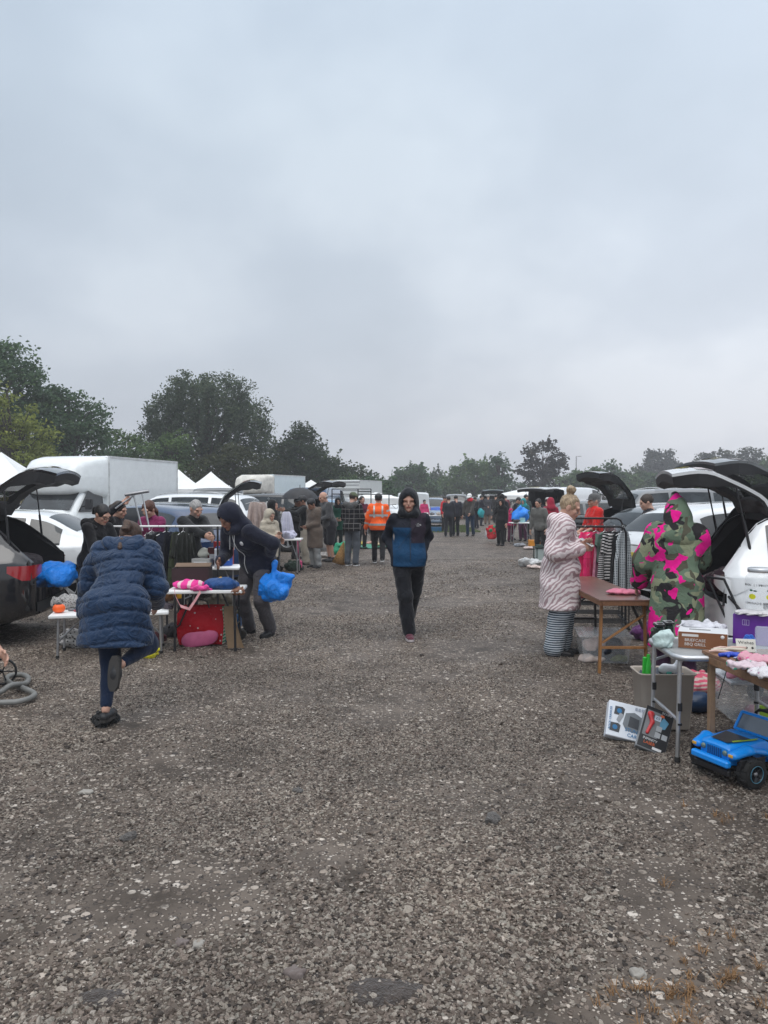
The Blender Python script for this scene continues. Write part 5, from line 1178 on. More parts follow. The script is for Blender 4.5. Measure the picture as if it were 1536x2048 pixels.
def cloth_panel(prof, h, dep, folds, rg, sway=.0):
    """closed hanging garment: prof(t) half width for t in 0..1 from top to bottom; returns rows of points"""
    mb = MB(); n, m = 22, 20; ph = rg.uniform(0, 6)
    F_, B_ = [], []
    for i in range(n):
        t = i / (n - 1); w = prof(t); rf, rb = [], []
        for j in range(m):
            u = -1 + 2 * j / (m - 1); x = u * w; e = (1 - abs(u) ** 4) ** .5; fo = math.sin(u * folds + ph + .6 * math.sin(t * 3)) * .018 * min(1, t * 2.2) * dep / .04
            y = fo + sway * t; rf.append(Vector((x, y - dep * .5 * e - .002, -t * h + .01 * math.sin(u * 5 + ph) * t))); rb.append(Vector((x, y + dep * .5 * e + .002, -t * h + .01 * math.sin(u * 5 + ph) * t)))
        F_.append(rf); B_.append(rb)
    mb.grid([F_[i] + B_[i][::-1] + [F_[i][0]] for i in range(n)]); return mb
def garment(label, p, rz, w, h, mat, kind='dress', group='garments on hangers', dep=.05, seed=0, name='garment', hanger=True, cat='garment'):
    rg = np.random.default_rng(seed); root = empty(name, p, R_(rz), label, cat, group)
    pr = {'dress': lambda t: w / 2 * (.50 + .5 * min(1, t * 6) - .18 * math.sin(min(1, t * 2.2) * math.pi) + .25 * max(0, t - .4)), 'shirt': lambda t: w / 2 * (.35 + .65 * min(1, (t * 7) ** .7)), 'drape': lambda t: w / 2 * (.35 + .65 * t ** .6)}[kind]
    cloth_panel(pr, h, dep, rg.uniform(6, 11), rg).build('fabric', mat, root, (0, 0, -.085))
    if kind == 'shirt':
        for sd in (-1, 1): s_ = cloth_panel(lambda t: .055, h * .42, dep * .8, 3, rg); s_.build('sleeve', mat, root, (sd * w * .46, 0, -.11), (0, -sd * .22, 0))
    if hanger:
        mb = MB(); hk = [(0.018 * math.cos(a), 0, -.018 + .018 * math.sin(a)) for a in np.linspace(R_(200), R_(-60), 8)]; mb.tube(hk + [(0, 0, -.05), (0, 0, -.07)], .002, 5); mb.tube([(-w * .42, 0, -.125), (0, 0, -.07), (w * .42, 0, -.125)], .004, 5); mb.build('hanger', M_blk if seed % 2 else M_wht, root)
    return root
def boxo(name, label, cat, p, d, mat, rz=0, rot=None, group=None, ch=.003, parent=None):
    mb = MB(); mb.box((0, 0, d[2] / 2), d, None, ch); o = mb.build(name, mat, parent, p, rot or (0, 0, R_(rz)))
    if parent is None: tag(o, label, cat, group)
    return o
def plate(name, parent, c, d, mat, rot=(0, 0, 0)):
    mb = MB(); mb.box((0, 0, 0), d, None, .0005); return mb.build(name, mat, parent, c, rot)
def bag(name, label, p, size, mat, seed=0, handles=True, rz=0, f=11, amp=.03, open_=False, cat='bag', h=None):
    """soft carrier bag hanging from its gathered top at p"""
    sx, sy, sz = size; h = h or max(size) / 46
    add = [ell((0, 0, -sz * .66), (sx * .48, sy * .5, sz * .34)), limb((0, 0, -.02), (0, 0, -sz * .45), .022, sy * .34, (1, 0, 0), .03, sx * .36), limb((sx * .1, 0, -sz * .45), (sx * .52, .02, -sz * .34), .09, .035), ell((-sx * .16, 0, -sz * .82), (sx * .3, sy * .42, sz * .18))]
    w1, w2 = wob(amp, f, seed, True), wob(.0045, 30, seed + 1, True); V, Q = surf(add, h, .06, (), lambda P: w1(P) + w2(P)); o = mobj(name, fast_mesh(name, V, Q, mat), None, p, (0, 0, R_(rz))); tag(o, label, cat)
    return o
# ================================================================ LEFT SIDE
BLUEBAG = M((.003, .24, .85), .28, 'film', name='blue_polythene', var=.1); PKB = M((.75, .06, .30), .5, 'cloth'); PKL = M((.72, .36, .38), .6, 'cloth')
gazebo('white canopy tent at the far left edge beside the luton van', -13.9, 28, 3.2, 3, 2.05, 3.22, 4)
gazebo('first white canopy tent peak right of the luton van', -11.6, 43.5, 3, 3, 1.98, 3.1, 12); gazebo('second white canopy tent peak left of the stained luton van', -10.6, 47.2, 3, 3, 1.98, 3.08, 10)
gazebo('white canopy tent just right of the stained luton van', -5.3, 56, 3, 3, 1.95, 2.75, 5); gazebo('small distant white tent peak left of the panelled box body', -4.7, 60, 3, 3, 1.9, 2.5, 20)
fence('yellowish slatted fence behind the canopy tents on the left', (-34, 50), (-7.5, 53), 1.55, (.30, .26, .12)); fence('distant brown slatted fence below the trees in the middle', (1.0, 84), (14, 88), 1.5, (.20, .18, .13), .18, .08)
WB = M((.80, .83, .83), .45, 'paint', name='van_white'); WD = M((.62, .60, .55), .7, 'plain', var=.26, vs=3.2, name='stained_white')
box_van('white luton box van with a smooth cab pod on the left', -8.9, 22.25, -104, 2.78, 3.9, 2.15, WB, WB)
box_van('white luton van with a dirty streaked roof pod', -7.45, 45.4, -111, 2.85, 4.0, 2.2, WB, M((.62, .72, .76), .45, 'paint'), True, WD)
tr = box_van('white panelled box body truck behind the metal stall frame', -1.15, 54, 71, 2.62, 4.3, 2.1, WB, M((.72, .75, .74), .5, 'paint', vs=2), False)
mb = MB()
for z in (1.25, 1.6, 1.95, 2.3): mb.box((-4.31, 0, z), (.03, 2.0, .05))
mb.box((-4.31, 0, 2.5), (.05, 2.12, .06)); mb.build('door_rib', M_steel, tr)
# cars on the left
PB = M((.012, .012, .014), .12, 'paint', name='black_paint'); PW = M((.78, .80, .81), .15, 'paint', name='white_paint'); PBL = M((.01, .035, .10), .15, 'paint', name='blue_paint'); PG = M((.06, .065, .07), .18, 'paint', metal=.3, name='grey_paint'); PS = M((.13, .14, .145), .3, 'paint', metal=.3, name='silver_paint')
bc = build_car('black hatchback with raised tailgate and a blue bag in its boot', 'hatch', PB, -4.02, 9.20, 190, gate=80)
build_car('white saloon behind the woman in glasses', 'saloon', PW, -3.95, 12.4, 186)
bl = MB(); G = []
for i in range(8):
    a = i / 7; G.append([Vector((-.42 + .84 * j / 8 + .0, -.05 * math.sin(a * 3.1), .52 * a + .05 * math.sin(a * 4))) for j in range(9)])
o = empty('boot_lid', (-3.92, 11.9, .98), R_(78), 'raised dark boot lid seen beside the brown haired woman', 'boot lid'); bl.grid(G); bl.grid([[v + Vector((0, .035, 0)) for v in r] for r in G]); bl.build('lid_panel', M((.045, .048, .05), .5, 'plastic'), o, (0, 0, .02), (.25, 0, 0)); q = MB(); q.tube([(-.3, 0, -.05), (-.3, .02, .2)], .01, 6); q.tube([(.3, 0, -.05), (.3, .02, .2)], .01, 6); q.box((0, -.02, .42), (.2, .03, .07), None, .01); q.build('hinge_arm', M_blk, o)
build_car('dark blue hatchback behind the bearded person', 'hatch', PBL, -2.55, 12.5, 136); build_car('black hatchback with raised tailgate hung with pale dresses', 'hatch', PB, -3.0, 17.2, 188, gate=80)
build_car('grey car under the canopy tents, left of the stained luton van', 'suv', PG, -6.9, 31, 78); build_car('silver people carrier behind the dark blue hatchback', 'van', PS, -5.4, 25, 100, scale=.95)
build_car('white roofed car behind the person in the black headscarf', 'suv', PW, -3.2, 19.8, 168, roof_rail=True); build_car('black off-roader with raised tailgate left of the stall frame', 'suv', PB, -1.8, 23.2, 166, gate=86)
build_car('light blue car behind the black off-roader', 'hatch', M((.10, .22, .36), .15, 'paint'), -2.4, 31, 95); build_car('white off-roader facing the camera behind the orange jacket', 'suv', PW, -.6, 38.5, -82); build_car('blue people carrier behind the plaid shirt man', 'van', M((.06, .12, .22), .2, 'paint'), -3.4, 34, 80)
build_car('pale grey van right behind the hooded man', 'van', M((.62, .65, .66), .3, 'paint'), 1.45, 38, 88, scale=.90); build_car('silver blue hatchback beside the pale grey van', 'hatch', M((.16, .22, .30), .2, 'paint'), 2.9, 42, -100)
# ---- foreground woman in the puffer jacket
NV = M((.012, .034, .082), .42, 'cloth', name='quilted_nylon', ws=11, wr=.8); NL = cl((.006, .016, .045), .8, wr=.3)
Yp = 5.65
pf_ = person('person from behind in a navy quilted jacket and dark leggings with one foot lifted', -1.97, Yp, 182, 1.62, g=1.12, lean=22, bend=.30, hp=46, pel=.545,
    fL=at(214, 1440, 5.55) * 1.0 + Vector((0, 0, 0)), fR=at(243, 1350, 5.52), hL=at(166, 1238, 6.0), hR=at(312, 1205, 6.05), eL=(.7, .5, -.5), eR=(-.35, .3, -.9), kL=(0, -1, 0), kR=(-.35, -1, -.6),
    tR=(-.02, .25, -1), top=dict(mat=NV, hem=.33, flare=1.22, puff=.040, quilt=.105, g=.96, hooddown=True, hoodlift=.025, wob=.007, wf=12, sb=.012, hw=.155), leg=dict(mat=NL, kind='leggings', lowshoe=True, sole=M((.03, .027, .025), .7)), hair=('pony', M((.06, .030, .018), .55, 'hair')), vox=.0125, skin=M_skin)
V, Q = surf([ell((0, 0, .03), (.085, .10, .045)), ell((.05, .03, .02), (.05, .04, .03)), ell((-.06, -.01, .02), (.045, .05, .03)), ell((0, -.10, .02), (.045, .05, .025))], .006, .02, (), wob(.012, 60, 4, True))
sp = gnd(213, 1444); o = mobj('fluffy_slipper', fast_mesh('fluffy_slipper', V, Q, M((.006, .006, .007), .95, 'cloth', ws=70, wr=1)), None, (sp.x, sp.y - .01, .0)); attach(o, pf_['root'])
# table with the pumpkin
t1 = table('low white folding table with grey legs and an orange pumpkin pot', -2.90, 8.18, 1.18, .52, .45, 14)
p = at(118, 1226, 7.98); V, Q = surf([ell((.028 * math.cos(a), .028 * math.sin(a), .045), (.036, .036, .042)) for a in [k * math.pi / 4 for k in range(8)]], .005, .006)
pk = mobj('pumpkin_pot', fast_mesh('pumpkin_pot', V, Q, M((.85, .12, .012), .35, 'plastic')), None, (p.x, p.y, .452)); tag(pk, 'small orange pumpkin shaped pot with a black lid', 'pumpkin pot'); q = MB(); q.lathe([(.03, 0), (.028, .012), (.008, .018), (.006, .03)], (0, 0, .082), 12); q.build('lid', M_blk, pk)
pile('crumpled_cloth', 'crumpled grey patterned cloth behind the pumpkin pot', 'cloth', (at(133, 1210, 8.2).x, 8.28, .452), (.30, .22, .15), m_spots('grey_print', (.35, .34, .33), (.08, .08, .08), 60), seed=3)
for i, (px, Y, c, s, lb) in enumerate([(150, 8.05, (.35, .05, .06), .06, 'small red trinket on the pumpkin table'), (158, 8.0, (.5, .48, .46), .05, 'small white trinket on the pumpkin table'), (142, 8.1, (.12, .12, .13), .07, 'dark trinket beside the crumpled grey cloth')]): pile('trinket', lb, 'trinket', (xat(px, Y), Y, .452), (s, s * .8, s * .45), M(c, .4, 'plastic'), .004, 60, i, h=.005, group='trinkets on the tables')
for i, (px, Y, c, s, lb) in enumerate([(322, 8.3, (.5, .5, .5), .08, 'white bundle on the right end of the pumpkin table'), (335, 8.25, (.06, .05, .06), .09, 'dark bundle on the right end of the pumpkin table')]): pile('bundle', lb, 'bundle', (xat(px, Y), Y, .452), (s * 1.4, s, s * .8), cl(c), .008, 40, i + 5, h=.006, group='bundles on the tables')
pile('yellow_cushion', 'yellow cloth lying under the table behind the lifted leg', 'cloth', (xat(290, 7.9), 7.9, 0), (.22, .2, .10), cl((.55, .50, .02)), seed=9)
# boot contents
pile('carrier_bag', 'blue polythene bag spilling out of the black hatchback boot', 'bag', (-3.86, 9.05, .60), (.46, .42, .30), BLUEBAG, .022, 9, 4, rz=30); pile('toy_bundle', 'turquoise bundle lying in the black hatchback boot', 'bundle', (-4.42, 9.1, .80), (.34, .26, .20), M((.01, .30, .36), .6, 'cloth'), seed=5); pile('clothes_heap', 'dark heap of clothes in the black hatchback boot', 'clothes heap', (-4.5, 9.4, .72), (.6, .8, .26), cl((.04, .03, .035)), seed=6)
# hose and the hand at the edge
pts = [(-60, 1428), (-30, 1418), (0, 1412), (35, 1410), (62, 1402), (68, 1393), (48, 1383), (22, 1373), (13, 1363), (24, 1356), (48, 1356), (57, 1365), (46, 1378), (20, 1388), (-4, 1394), (-50, 1400), (-90, 1402)]
P3 = [gnd(a, b) for a, b in pts]; fine = []
for i in range(len(P3) - 1):
    a, b, c, d = P3[max(i - 1, 0)], P3[i], P3[i + 1], P3[min(i + 2, len(P3) - 1)]
    for k in range(8): t = k / 8; fine.append(.5 * ((2 * b) + (c - a) * t + (2 * a - 5 * b + 4 * c - d) * t * t + (3 * b - a - 3 * c + d) * t ** 3))
ring = MB(); pp = []; rr = []; s_ = 0
for i, v in enumerate(fine):
    z = .026 + (.045 * math.exp(-((i - 103) / 7) ** 2)); pp.append(Vector((v.x, v.y, z)))
dense = []
for a, b in zip(pp, pp[1:]):
    for k in range(4): dense.append(a.lerp(b, k / 4))
ring.tube(dense, [.024 if (i % 2) else .0215 for i in range(len(dense))], 10); tag(ring.build('ribbed_hose', M((.20, .20, .19), .5, 'plastic')), 'ribbed grey vacuum hose coiled on the gravel at the left edge', 'hose')
crouch = person('person crouching beside the ribbed hose with one arm reaching into view', -3.78, 6.30, 90, 1.7, lean=45, pel=.25, hp=10, hL=(-3.075, 6.20, .37), hR=(-3.5, 5.95, .45), fL=(-3.62, 6.5, 0), fR=(-3.62, 6.1, 0), top=dict(mat=cl((.05, .06, .08)), sleeve=0), leg=dict(mat=cl((.03, .04, .06))), hair=('short', HB), vox=.018, kL=(.5, -1, .3), kR=(-.5, -1, .3))
wh = MB(); wh.tube([Vector((.11 * math.cos(a), 0, .12 + .11 * math.sin(a))) for a in np.linspace(0, 2 * math.pi, 24, endpoint=False)], .010, 6, closed=True)
o = empty('small_trolley', (-3.36, 6.75, 0), .3, 'black trolley with a spoked wheel behind the ribbed hose', 'trolley'); wh.build('wheel_rim', M_blk, o); q = MB()
for k in range(5): a = k * 1.257; q.tube([(0, 0, .12), (.105 * math.cos(a), 0, .12 + .105 * math.sin(a))], .006, 5)
q.build('spoke', M_blk, o); q = MB(); q.box((-.35, .1, .22), (.5, .35, .16), None, .03); q.tube([(-.1, .1, .15), (0, 0, .12)], .01); q.build('chassis', M_dark, o)
# clothes rail behind table one
rl = empty('clothes_rail', (-2.70, 9.62, 0), 0, 'white clothes rail with dark garments behind the pumpkin table', 'clothes rail'); q = MB(); q.tube([(-.70, 0, 1.28), (.70, 0, 1.285)], .013, 8); q.build('rail', M_wht, rl)
for xx in (-.02, .62):
    q = MB(); q.tube([(xx, 0, 0.02), (xx, 0, 1.28)], .013, 8); q.build('upright', M_blk, rl); q = MB(); q.tube([(xx, -.25, .02), (xx, .25, .02)], .013, 8); q.build('foot', M_blk, rl)
for i, (px, w, h, m, k, a, lb) in enumerate([(303, .30, .46, m_spots('leaf_print', (.25, .25, .25), (.03, .03, .03), 45), 'dress', 60, 'black and white printed dress hanging on the white rail'), (318, .36, .50, cl((.012, .012, .016)), 'shirt', 62, 'black top hanging beside the printed dress'), (332, .38, .46, cl((.016, .018, .030)), 'dress', 58, 'navy black skirt hanging in the middle of the white rail'), (352, .34, .74, m_spots('olive_print', (.045, .055, .03), (.02, .022, .015), 25), 'drape', 70, 'long olive printed garment hanging on the white rail'), (366, .30, .68, cl((.02, .022, .018)), 'shirt', 66, 'long black garment at the right end of the white rail')]):
    garment(lb, (xat(px, 9.62), 9.62, 1.295), a, w, h, m, k, 'garments on the white rail', seed=i)
# steel T stand
ts = empty('steel_stand', (0, 0, 0), 0, 'steel stand with T shaped tops held up beside the magenta jacket', 'stand'); q = MB(); Y = 10.3
q.tube([at(250, 990, Y), at(298, 982, Y)], .022, 8); q.build('cross_bar', M_steel, ts)
for a, b in (((267, 989), (285, 1062)), ((284, 985), (299, 1060)), ((274, 986), (231, 1017))): q = MB(); q.tube([at(*a, Y), at(*b, Y)], .012, 8); q.build('pole', M_alu, ts)
# women behind the rail
GLS = lambda d: None
w1 = person('person with dark tied back hair and glasses wearing a black hooded top', xat(183, 9.35), 9.35, 62, 1.60, lean=14, hp=24, hL=(.20, -.35, .85), hR=(-.15, -.40, .85), top=dict(mat=cl((.010, .010, .012)), hooddown=True), leg=dict(mat=cl((.02, .02, .025))), hair=('pony', HK), vox=.018)
def glasses(d):
    q = MB()
    for sd in (-1, 1): q.tube([Vector((sd * .033 + .024 * math.cos(a), -.105, .004 + .018 * math.sin(a))) for a in np.linspace(0, 6.28, 12, endpoint=False)], .003, 5, closed=True); q.tube([(sd * .057, -.104, .006), (sd * .078, -.02, .006)], .0028, 5)
    q.tube([(-.01, -.108, .006), (.01, -.108, .006)], .003, 5); Mh = d['inv'] @ d['Mh']; q.V = [Mh @ v for v in q.V]; q.build('glasses', M_blk, d['root'])
glasses(w1)
person('person with brown hair in dark clothes raising one hand to the steel stand', xat(226, 10.9), 10.9, 80, 1.60, lean=6, hp=15, hL=(.2, -.3, .9), hR=at(243, 1008, 10.5), top=dict(mat=cl((.015, .015, .018))), leg=dict(mat=cl((.02, .02, .03))), hair=('pony', HB), vox=.02)
person('person in a magenta jacket with long reddish brown hair looking down', xat(308, 11.1), 11.1, -22, 1.62, lean=6, hp=26, hL=(.10, -.30, .98), hR=(-.08, -.33, 1.0), top=dict(mat=M((.20, .012, .085), .5, 'cloth', name='magenta_jacket'), hem=.12), leg=dict(mat=cl((.02, .02, .03))), hair=('ponyside', HR), vox=.018)
person('grey haired bearded person in a black jacket reaching for boxed goods', xat(376, 10.9), 10.9, 48, 1.64, lean=16, hp=18, hL=at(428, 1082, 10.4), hR=at(420, 1078, 10.3), beard=(.75, .9, 1.05), top=dict(mat=cl((.012, .013, .014)), hem=.10, puff=.03), leg=dict(mat=cl((.03, .03, .035))), hair=('short', HG), vox=.018)
t3 = table('white folding table stacked with boxed goods behind the dark box', xat(425, 10.6), 10.6, .85, .5, .70, -4)
def gz_(px, Y): return xat(px, Y)
for i, (px, Y, d, c, rz, lb) in enumerate([(436, 10.45, (.10, .22, .24), (.50, .52, .56), 12, 'tall white and blue box being lifted from the boxed goods table'), (448, 10.62, (.22, .16, .26), (.015, .08, .35), 6, 'blue box standing on the boxed goods table'), (447, 10.8, (.26, .12, .32), (.40, .03, .03), 0, 'red and white box at the back of the boxed goods table'), (404, 10.55, (.26, .18, .10), (.38, .38, .37), -5, 'low grey box on the left of the boxed goods table'), (428, 10.75, (.16, .14, .24), (.10, .02, .02), 4, 'dark red box in the middle of the boxed goods table')]):
    b_ = boxo('goods_box', lb, 'box', (gz_(px, Y), Y, .702), d, M(c, .4, 'plastic', var=.1), rz, group='boxed goods'); plate('printed_panel', b_, (0, -d[1] / 2 - .001, d[2] * .45), (d[0] * .7, .002, d[2] * .35), M((.65, .66, .68) if i != 0 else (.03, .06, .25), .4, 'plastic'))
o = pile('toy_helmet', 'pale rounded helmet on the boxed goods table', 'helmet', (gz_(410, 10.7), 10.75, .80), (.22, .18, .14), M((.55, .55, .48), .35, 'plastic'), .004, 20, 2)
# table two with pink bag
t2 = table('white folding table with black arched legs holding a pink bag', xat(412, 8.35), 8.42, .80, .52, .66, 4, M_wht, M_blk, 'arch')
pkbag = pile('pink_bag', 'pink and white shoulder bag lying on the white table', 'bag', (xat(378, 8.3), 8.3, .662), (.36, .22, .10), m_lines('pink_bag_cloth', (.72, .05, .28), (.72, .50, .52), 9, .35, 'X'), .010, 22, 7)
q = MB(); A = [at(348, 1178, 8.1), at(350, 1192, 8.08), at(360, 1212, 8.06), at(378, 1218, 8.06), at(390, 1200, 8.06), at(402, 1180, 8.1)]; St = []
for i in range(len(A) - 1):
    for k in range(6): St.append(A[i].lerp(A[i + 1], k / 6))
q.grid([[v + Vector((0, -.004, .016)), v + Vector((.010, -.006, -.016))] for v in St]); q.grid([[v + Vector((0, .0, .016)), v + Vector((.010, -.002, -.016))] for v in St]); o = q.build('bag_strap', PKL); attach(o, pkbag)
pile('pink_garment', 'bright pink folded garment with its strap over the table edge', 'garment', (xat(400, 8.2), 8.17, .655), (.22, .10, .06), PKB, .01, 30, 8)
pile('blue_garment', 'crumpled blue waterproof garment on the right of the table', 'garment', (xat(446, 8.35), 8.30, .662), (.34, .24, .13), M((.010, .06, .20), .45, 'cloth'), .018, 16, 9, ridged=False)
db = empty('shoe_box', (xat(384, 8.62), 8.62, .662), R_(4), 'open dark brown cardboard box on the table by the pink bag', 'box'); q = MB(); W_, D_, H_ = .40, .26, .20
for c, d in (((0, -D_ / 2, H_ / 2), (W_, .006, H_)), ((0, D_ / 2, H_ / 2), (W_, .006, H_)), ((-W_ / 2, 0, H_ / 2), (.006, D_, H_)), ((W_ / 2, 0, H_ / 2), (.006, D_, H_)), ((0, 0, .004), (W_, D_, .006))): q.box(c, d, None, .001)
q.build('carton', M((.030, .012, .014), .6, 'plastic'), db); q = MB(); q.box((-.02, D_ / 2 + .05, H_ + .012), (W_, .12, .006), Matrix.Rotation(.3, 3, 'X'), .001); q.build('flap', M((.16, .10, .06), .7), db)
pile('plates', 'small stack of white papers with a yellow toy on top', 'papers', (xat(452, 8.62), 8.60, .662), (.26, .20, .07), M((.62, .64, .64), .4, 'plastic'), .004, 16, 12); pile('yellow_toy', 'small yellow toy beside the white papers', 'toy', (xat(438, 8.55), 8.52, .71), (.09, .06, .05), M((.75, .42, .03), .4, 'plastic'), .004, 60, 13, h=.005)
pile('brown_shoes', 'pair of brown sandals hanging off the table corner', 'sandals', (xat(478, 8.35), 8.25, .60), (.14, .14, .09), M((.20, .09, .05), .5, 'plastic'), .01, 45, 14)
rb = empty('shopping_bag', (xat(400, 8.5), 8.55, 0), R_(3), 'large red spotted shopping bag with green striped sides and a pink patch', 'bag')
q = MB(); G = []
for i in range(10):
    t = i / 9; G.append([Vector((-.235 - .02 * math.sin(t * 3) + (.47 + .04 * math.sin(t * 3)) * j / 9, -.07 - .025 * math.sin(j * .7 + i) * .5 - .03 * math.sin(t * 3.1), .02 + .42 * t)) for j in range(10)])
q.grid(G); q.grid([[Vector((v.x, -v.y + .04, v.z)) for v in r] for r in G]); q.build('front_panel', m_spots('red_spots', (.42, .008, .018), (.55, .5, .5), 13, .12), rb)
for sd in (-1, 1): q = MB(); q.grid([[G[i][0 if sd < 0 else 9] * 1.0, G[i][0 if sd < 0 else 9] + Vector((sd * .02, .10, 0)), Vector((G[i][0 if sd < 0 else 9].x, .11, G[i][0].z))] for i in range(10)]); q.build('side_panel', m_lines('green_stripe', (.55, .6, .5), (.03, .25, .12), 26, .5, 'Z'), rb)
V, Q = surf([ell((0, 0, .11), (.19, .022, .085)), ell((-.1, 0, .07), (.1, .02, .06)), ell((.13, 0, .15), (.07, .018, .05))], .007, .03, (), wob(.004, 25, 2)); mobj('pink_patch', fast_mesh('pink_patch', V, Q, M((.50, .10, .22), .5, 'plastic')), rb, (.0, -.115, -.015))
q = MB(); q.tube([(-.1, -.09, .43), (-.08, -.1, .50), (0, -.1, .53), (.08, -.1, .50), (.1, -.09, .43)], .008, 6); q.build('handle', M_blk, rb)
cbm = MB(); cbm.grid([[Vector((.17 * u + .05 * t * t, .03 * math.sin(u * 3) - .10 * t, .44 * (1 - t) + .02)) for u in (0, .4, .8, 1.0 - .35 * (1 - t))] for t in np.linspace(0, 1, 9)]); cbm.grid([[Vector((.17 * u + .05 * t * t, .01 + .03 * math.sin(u * 3) - .10 * t, .44 * (1 - t) + .02)) for u in (0, .4, .8, 1.0 - .35 * (1 - t))] for t in np.linspace(0, 1, 9)])
tag(cbm.build('cardboard_sheet', M((.16, .105, .06), .85), None, (xat(438, 8.15), 8.35, 0), (0, 0, R_(10))), 'bent brown cardboard sheet leaning on the table leg', 'cardboard')
pile('blue_bag', 'blue bag standing under the table behind the cardboard sheet', 'bag', (xat(452, 8.7), 8.75, 0), (.26, .2, .40), M((.01, .10, .28), .5, 'film'), .02, 16, 15)
# man with the blue bag
NVH = cl((.010, .012, .026), .8)
def bagman_parts(o, J):
    s = J['s']; f = J['fw']; P, C, N, u, sd = J['P'], J['C'], J['N'], J['u'], J['sd']; V = J['V']
    def on(p0, d):   # push a point on to the cloth along d
        p0, d = np.array(p0), np.array(d); q = V - p0; t = q @ d; r = np.linalg.norm(q - t[:, None] * d, axis=1); k = (r < .025) & (t > 0); return Vector(p0 + d * (t[k].max() if k.any() else .15))
    M_z = M((.55, .55, .55), .4, 'plastic')
    q = MB(); q.tube([on(P.lerp(N, t), f) + f * .004 for t in np.linspace(-.12, .92, 16)], .0045, 6); q.build('zip', M_z, o)
    for dx in (-.04, .035): q = MB(); q.tube([on(C.lerp(N, .75) + sd * dx, f) + f * .006 + Vector((0, 0, -.16 * t)) * s for t in np.linspace(0, 1, 6)], .004, 6); q.build('drawstring', M_z, o)
    q = MB(); c = on(C + sd * .10 * s, f); q.lathe([(.001, 0), (.026, 0), (.026, .006), (.001, .006)], c, 18, R=f.to_track_quat('Z', 'Y').to_matrix()); lg = q.build('badge', M((.62, .62, .62), .4, 'plastic'), o)
bm_ = person('person in navy hooded top and grey trousers bending over a table, holding a blue bag', xat(515, 9.0), 9.0, -38, 1.78, g=1.12, lean=26, bend=.35, hp=26, hy=-12, pel=.51, fL=gnd(537, 1273), fR=gnd(496, 1268), hL=at(540, 1108, 8.85), hR=at(440, 1122, 8.75), eL=(.9, .2, -.2), eR=(-.4, .2, -.9), kL=(.3, -1, 0), kR=(-.1, -1, 0), tL=15, tR=-30,
    skin=M_skin2, top=dict(mat=NVH, hood='hood', hem=.14, puff=.032, g=1.15, parts=[bagman_parts]), leg=dict(mat=cl((.085, .078, .085), .8), ex=.026), vox=.0145)
bag('carrier_bag', 'crumpled blue carrier bag hanging from the left hand of the navy hooded person', bm_['wr'][0] + Vector((.06, -.02, -.11)), (.40, .26, .44), BLUEBAG, 11, f=13, amp=.026)
# dresses hanging from the raised tailgate
for i, (px, Y, w, h, m, lb) in enumerate([(508, 16.3, .42, .86, PKL, 'pale pink dress at the left of the raised tailgate'), (522, 16.5, .44, .95, cl((.50, .40, .36)), 'cream dress in the middle of the raised tailgate'), (537, 16.7, .34, .80, cl((.55, .55, .54)), 'white dress at the right of the raised tailgate')]): garment(lb, at(px, 996, Y), 5 + i * 10, w, h, cl((.46, .36, .32)) if i == 0 else m, 'drape', 'dresses hanging from the tailgate', .10, 30 + i)
# ================================================================ MIDDLE LEFT
person('person in a cream fluffy hooded coat beside the hanging dresses', xat(538, 14.2), 14.2, 50, 1.40, hp=10, hL=(.08, -.22, 1.15), hR=(-.08, -.24, 1.1), top=dict(mat=cl((.44, .39, .31)), hood='hood', hem=.3, puff=.04), leg=dict(mat=cl((.1, .1, .1))), vox=.024)
person('person in a long black headscarf and robe behind the white table', xat(545, 15.9), 15.9, 70, 1.58, top=dict(mat=cl((.012, .012, .013)), hem=.5), leg=dict(mat=cl((.012, .012, .013)), kind='robe'), hair=('hijab', cl((.012, .012, .013))), vox=.026)
table('white folding table with folded white clothes beside the pink scooter', xat(570, 16.4), 16.4, .72, .5, .745, 0)
pile('folded_clothes', 'heap of white and lilac clothes on the distant table', 'clothes heap', (xat(577, 16.4), 16.3, .747), (.36, .28, .16), cl((.50, .50, .62)), seed=21); pile('dark_clothes', 'dark clothes heaped at the left end of the distant table', 'clothes heap', (xat(550, 16.4), 16.3, .747), (.24, .2, .08), cl((.02, .022, .02)), seed=22)
boxo('speaker_box', 'grey speaker box standing under the distant white table', 'speaker', (xat(547, 16.3), 16.3, 0), (.24, .24, .62), M((.12, .13, .14), .6, 'plastic')); q = MB(); c0 = at(553, 1074, 16.05); q.tube([c0, gnd(554, 1146, .0)], .016, 8); q.tube([c0, c0 + Vector((.04, 0, .03))], .014, 8); tag(q.build('wooden_pole', m_wood((.40, .22, .06))), 'golden wooden pole leaning on the distant white table', 'pole')
def scooter(label, x, y, rz):
    r = empty('kick_scooter', (x, y, 0), R_(rz), label, 'scooter'); q = MB(); q.box((0, 0, .09), (.42, .10, .02), None, .005); q.build('deck', M_blk, r); pm = M((.75, .10, .26), .4, 'plastic'); q = MB(); q.tube([(.24, 0, .06), (.20, 0, .30), (.17, 0, .68)], .016, 8); q.box((.23, 0, .14), (.06, .12, .16), None, .02); q.build('stem', pm, r); q = MB(); q.tube([(.17, -.17, .68), (.17, .17, .68)], .014, 8); q.build('handlebar', M((.35, .02, .04), .4, 'plastic'), r)
    for xx in (.25, -.22): q = MB(); q.lathe([(.02, -.012), (.055, -.014), (.06, 0), (.055, .014), (.02, .012)], (xx, 0, .06), 18, axis='y'); q.build('wheel', M_rub, r)
    q = MB(); q.tube([(.17, -.17, .68), (.17, -.24, .68)], .02, 8); q.tube([(.17, .17, .68), (.17, .24, .68)], .02, 8); q.build('grip', pm, r)
scooter('pink and red kick scooter leaning beside the distant table', xat(580, 16.9), 16.9, 20)
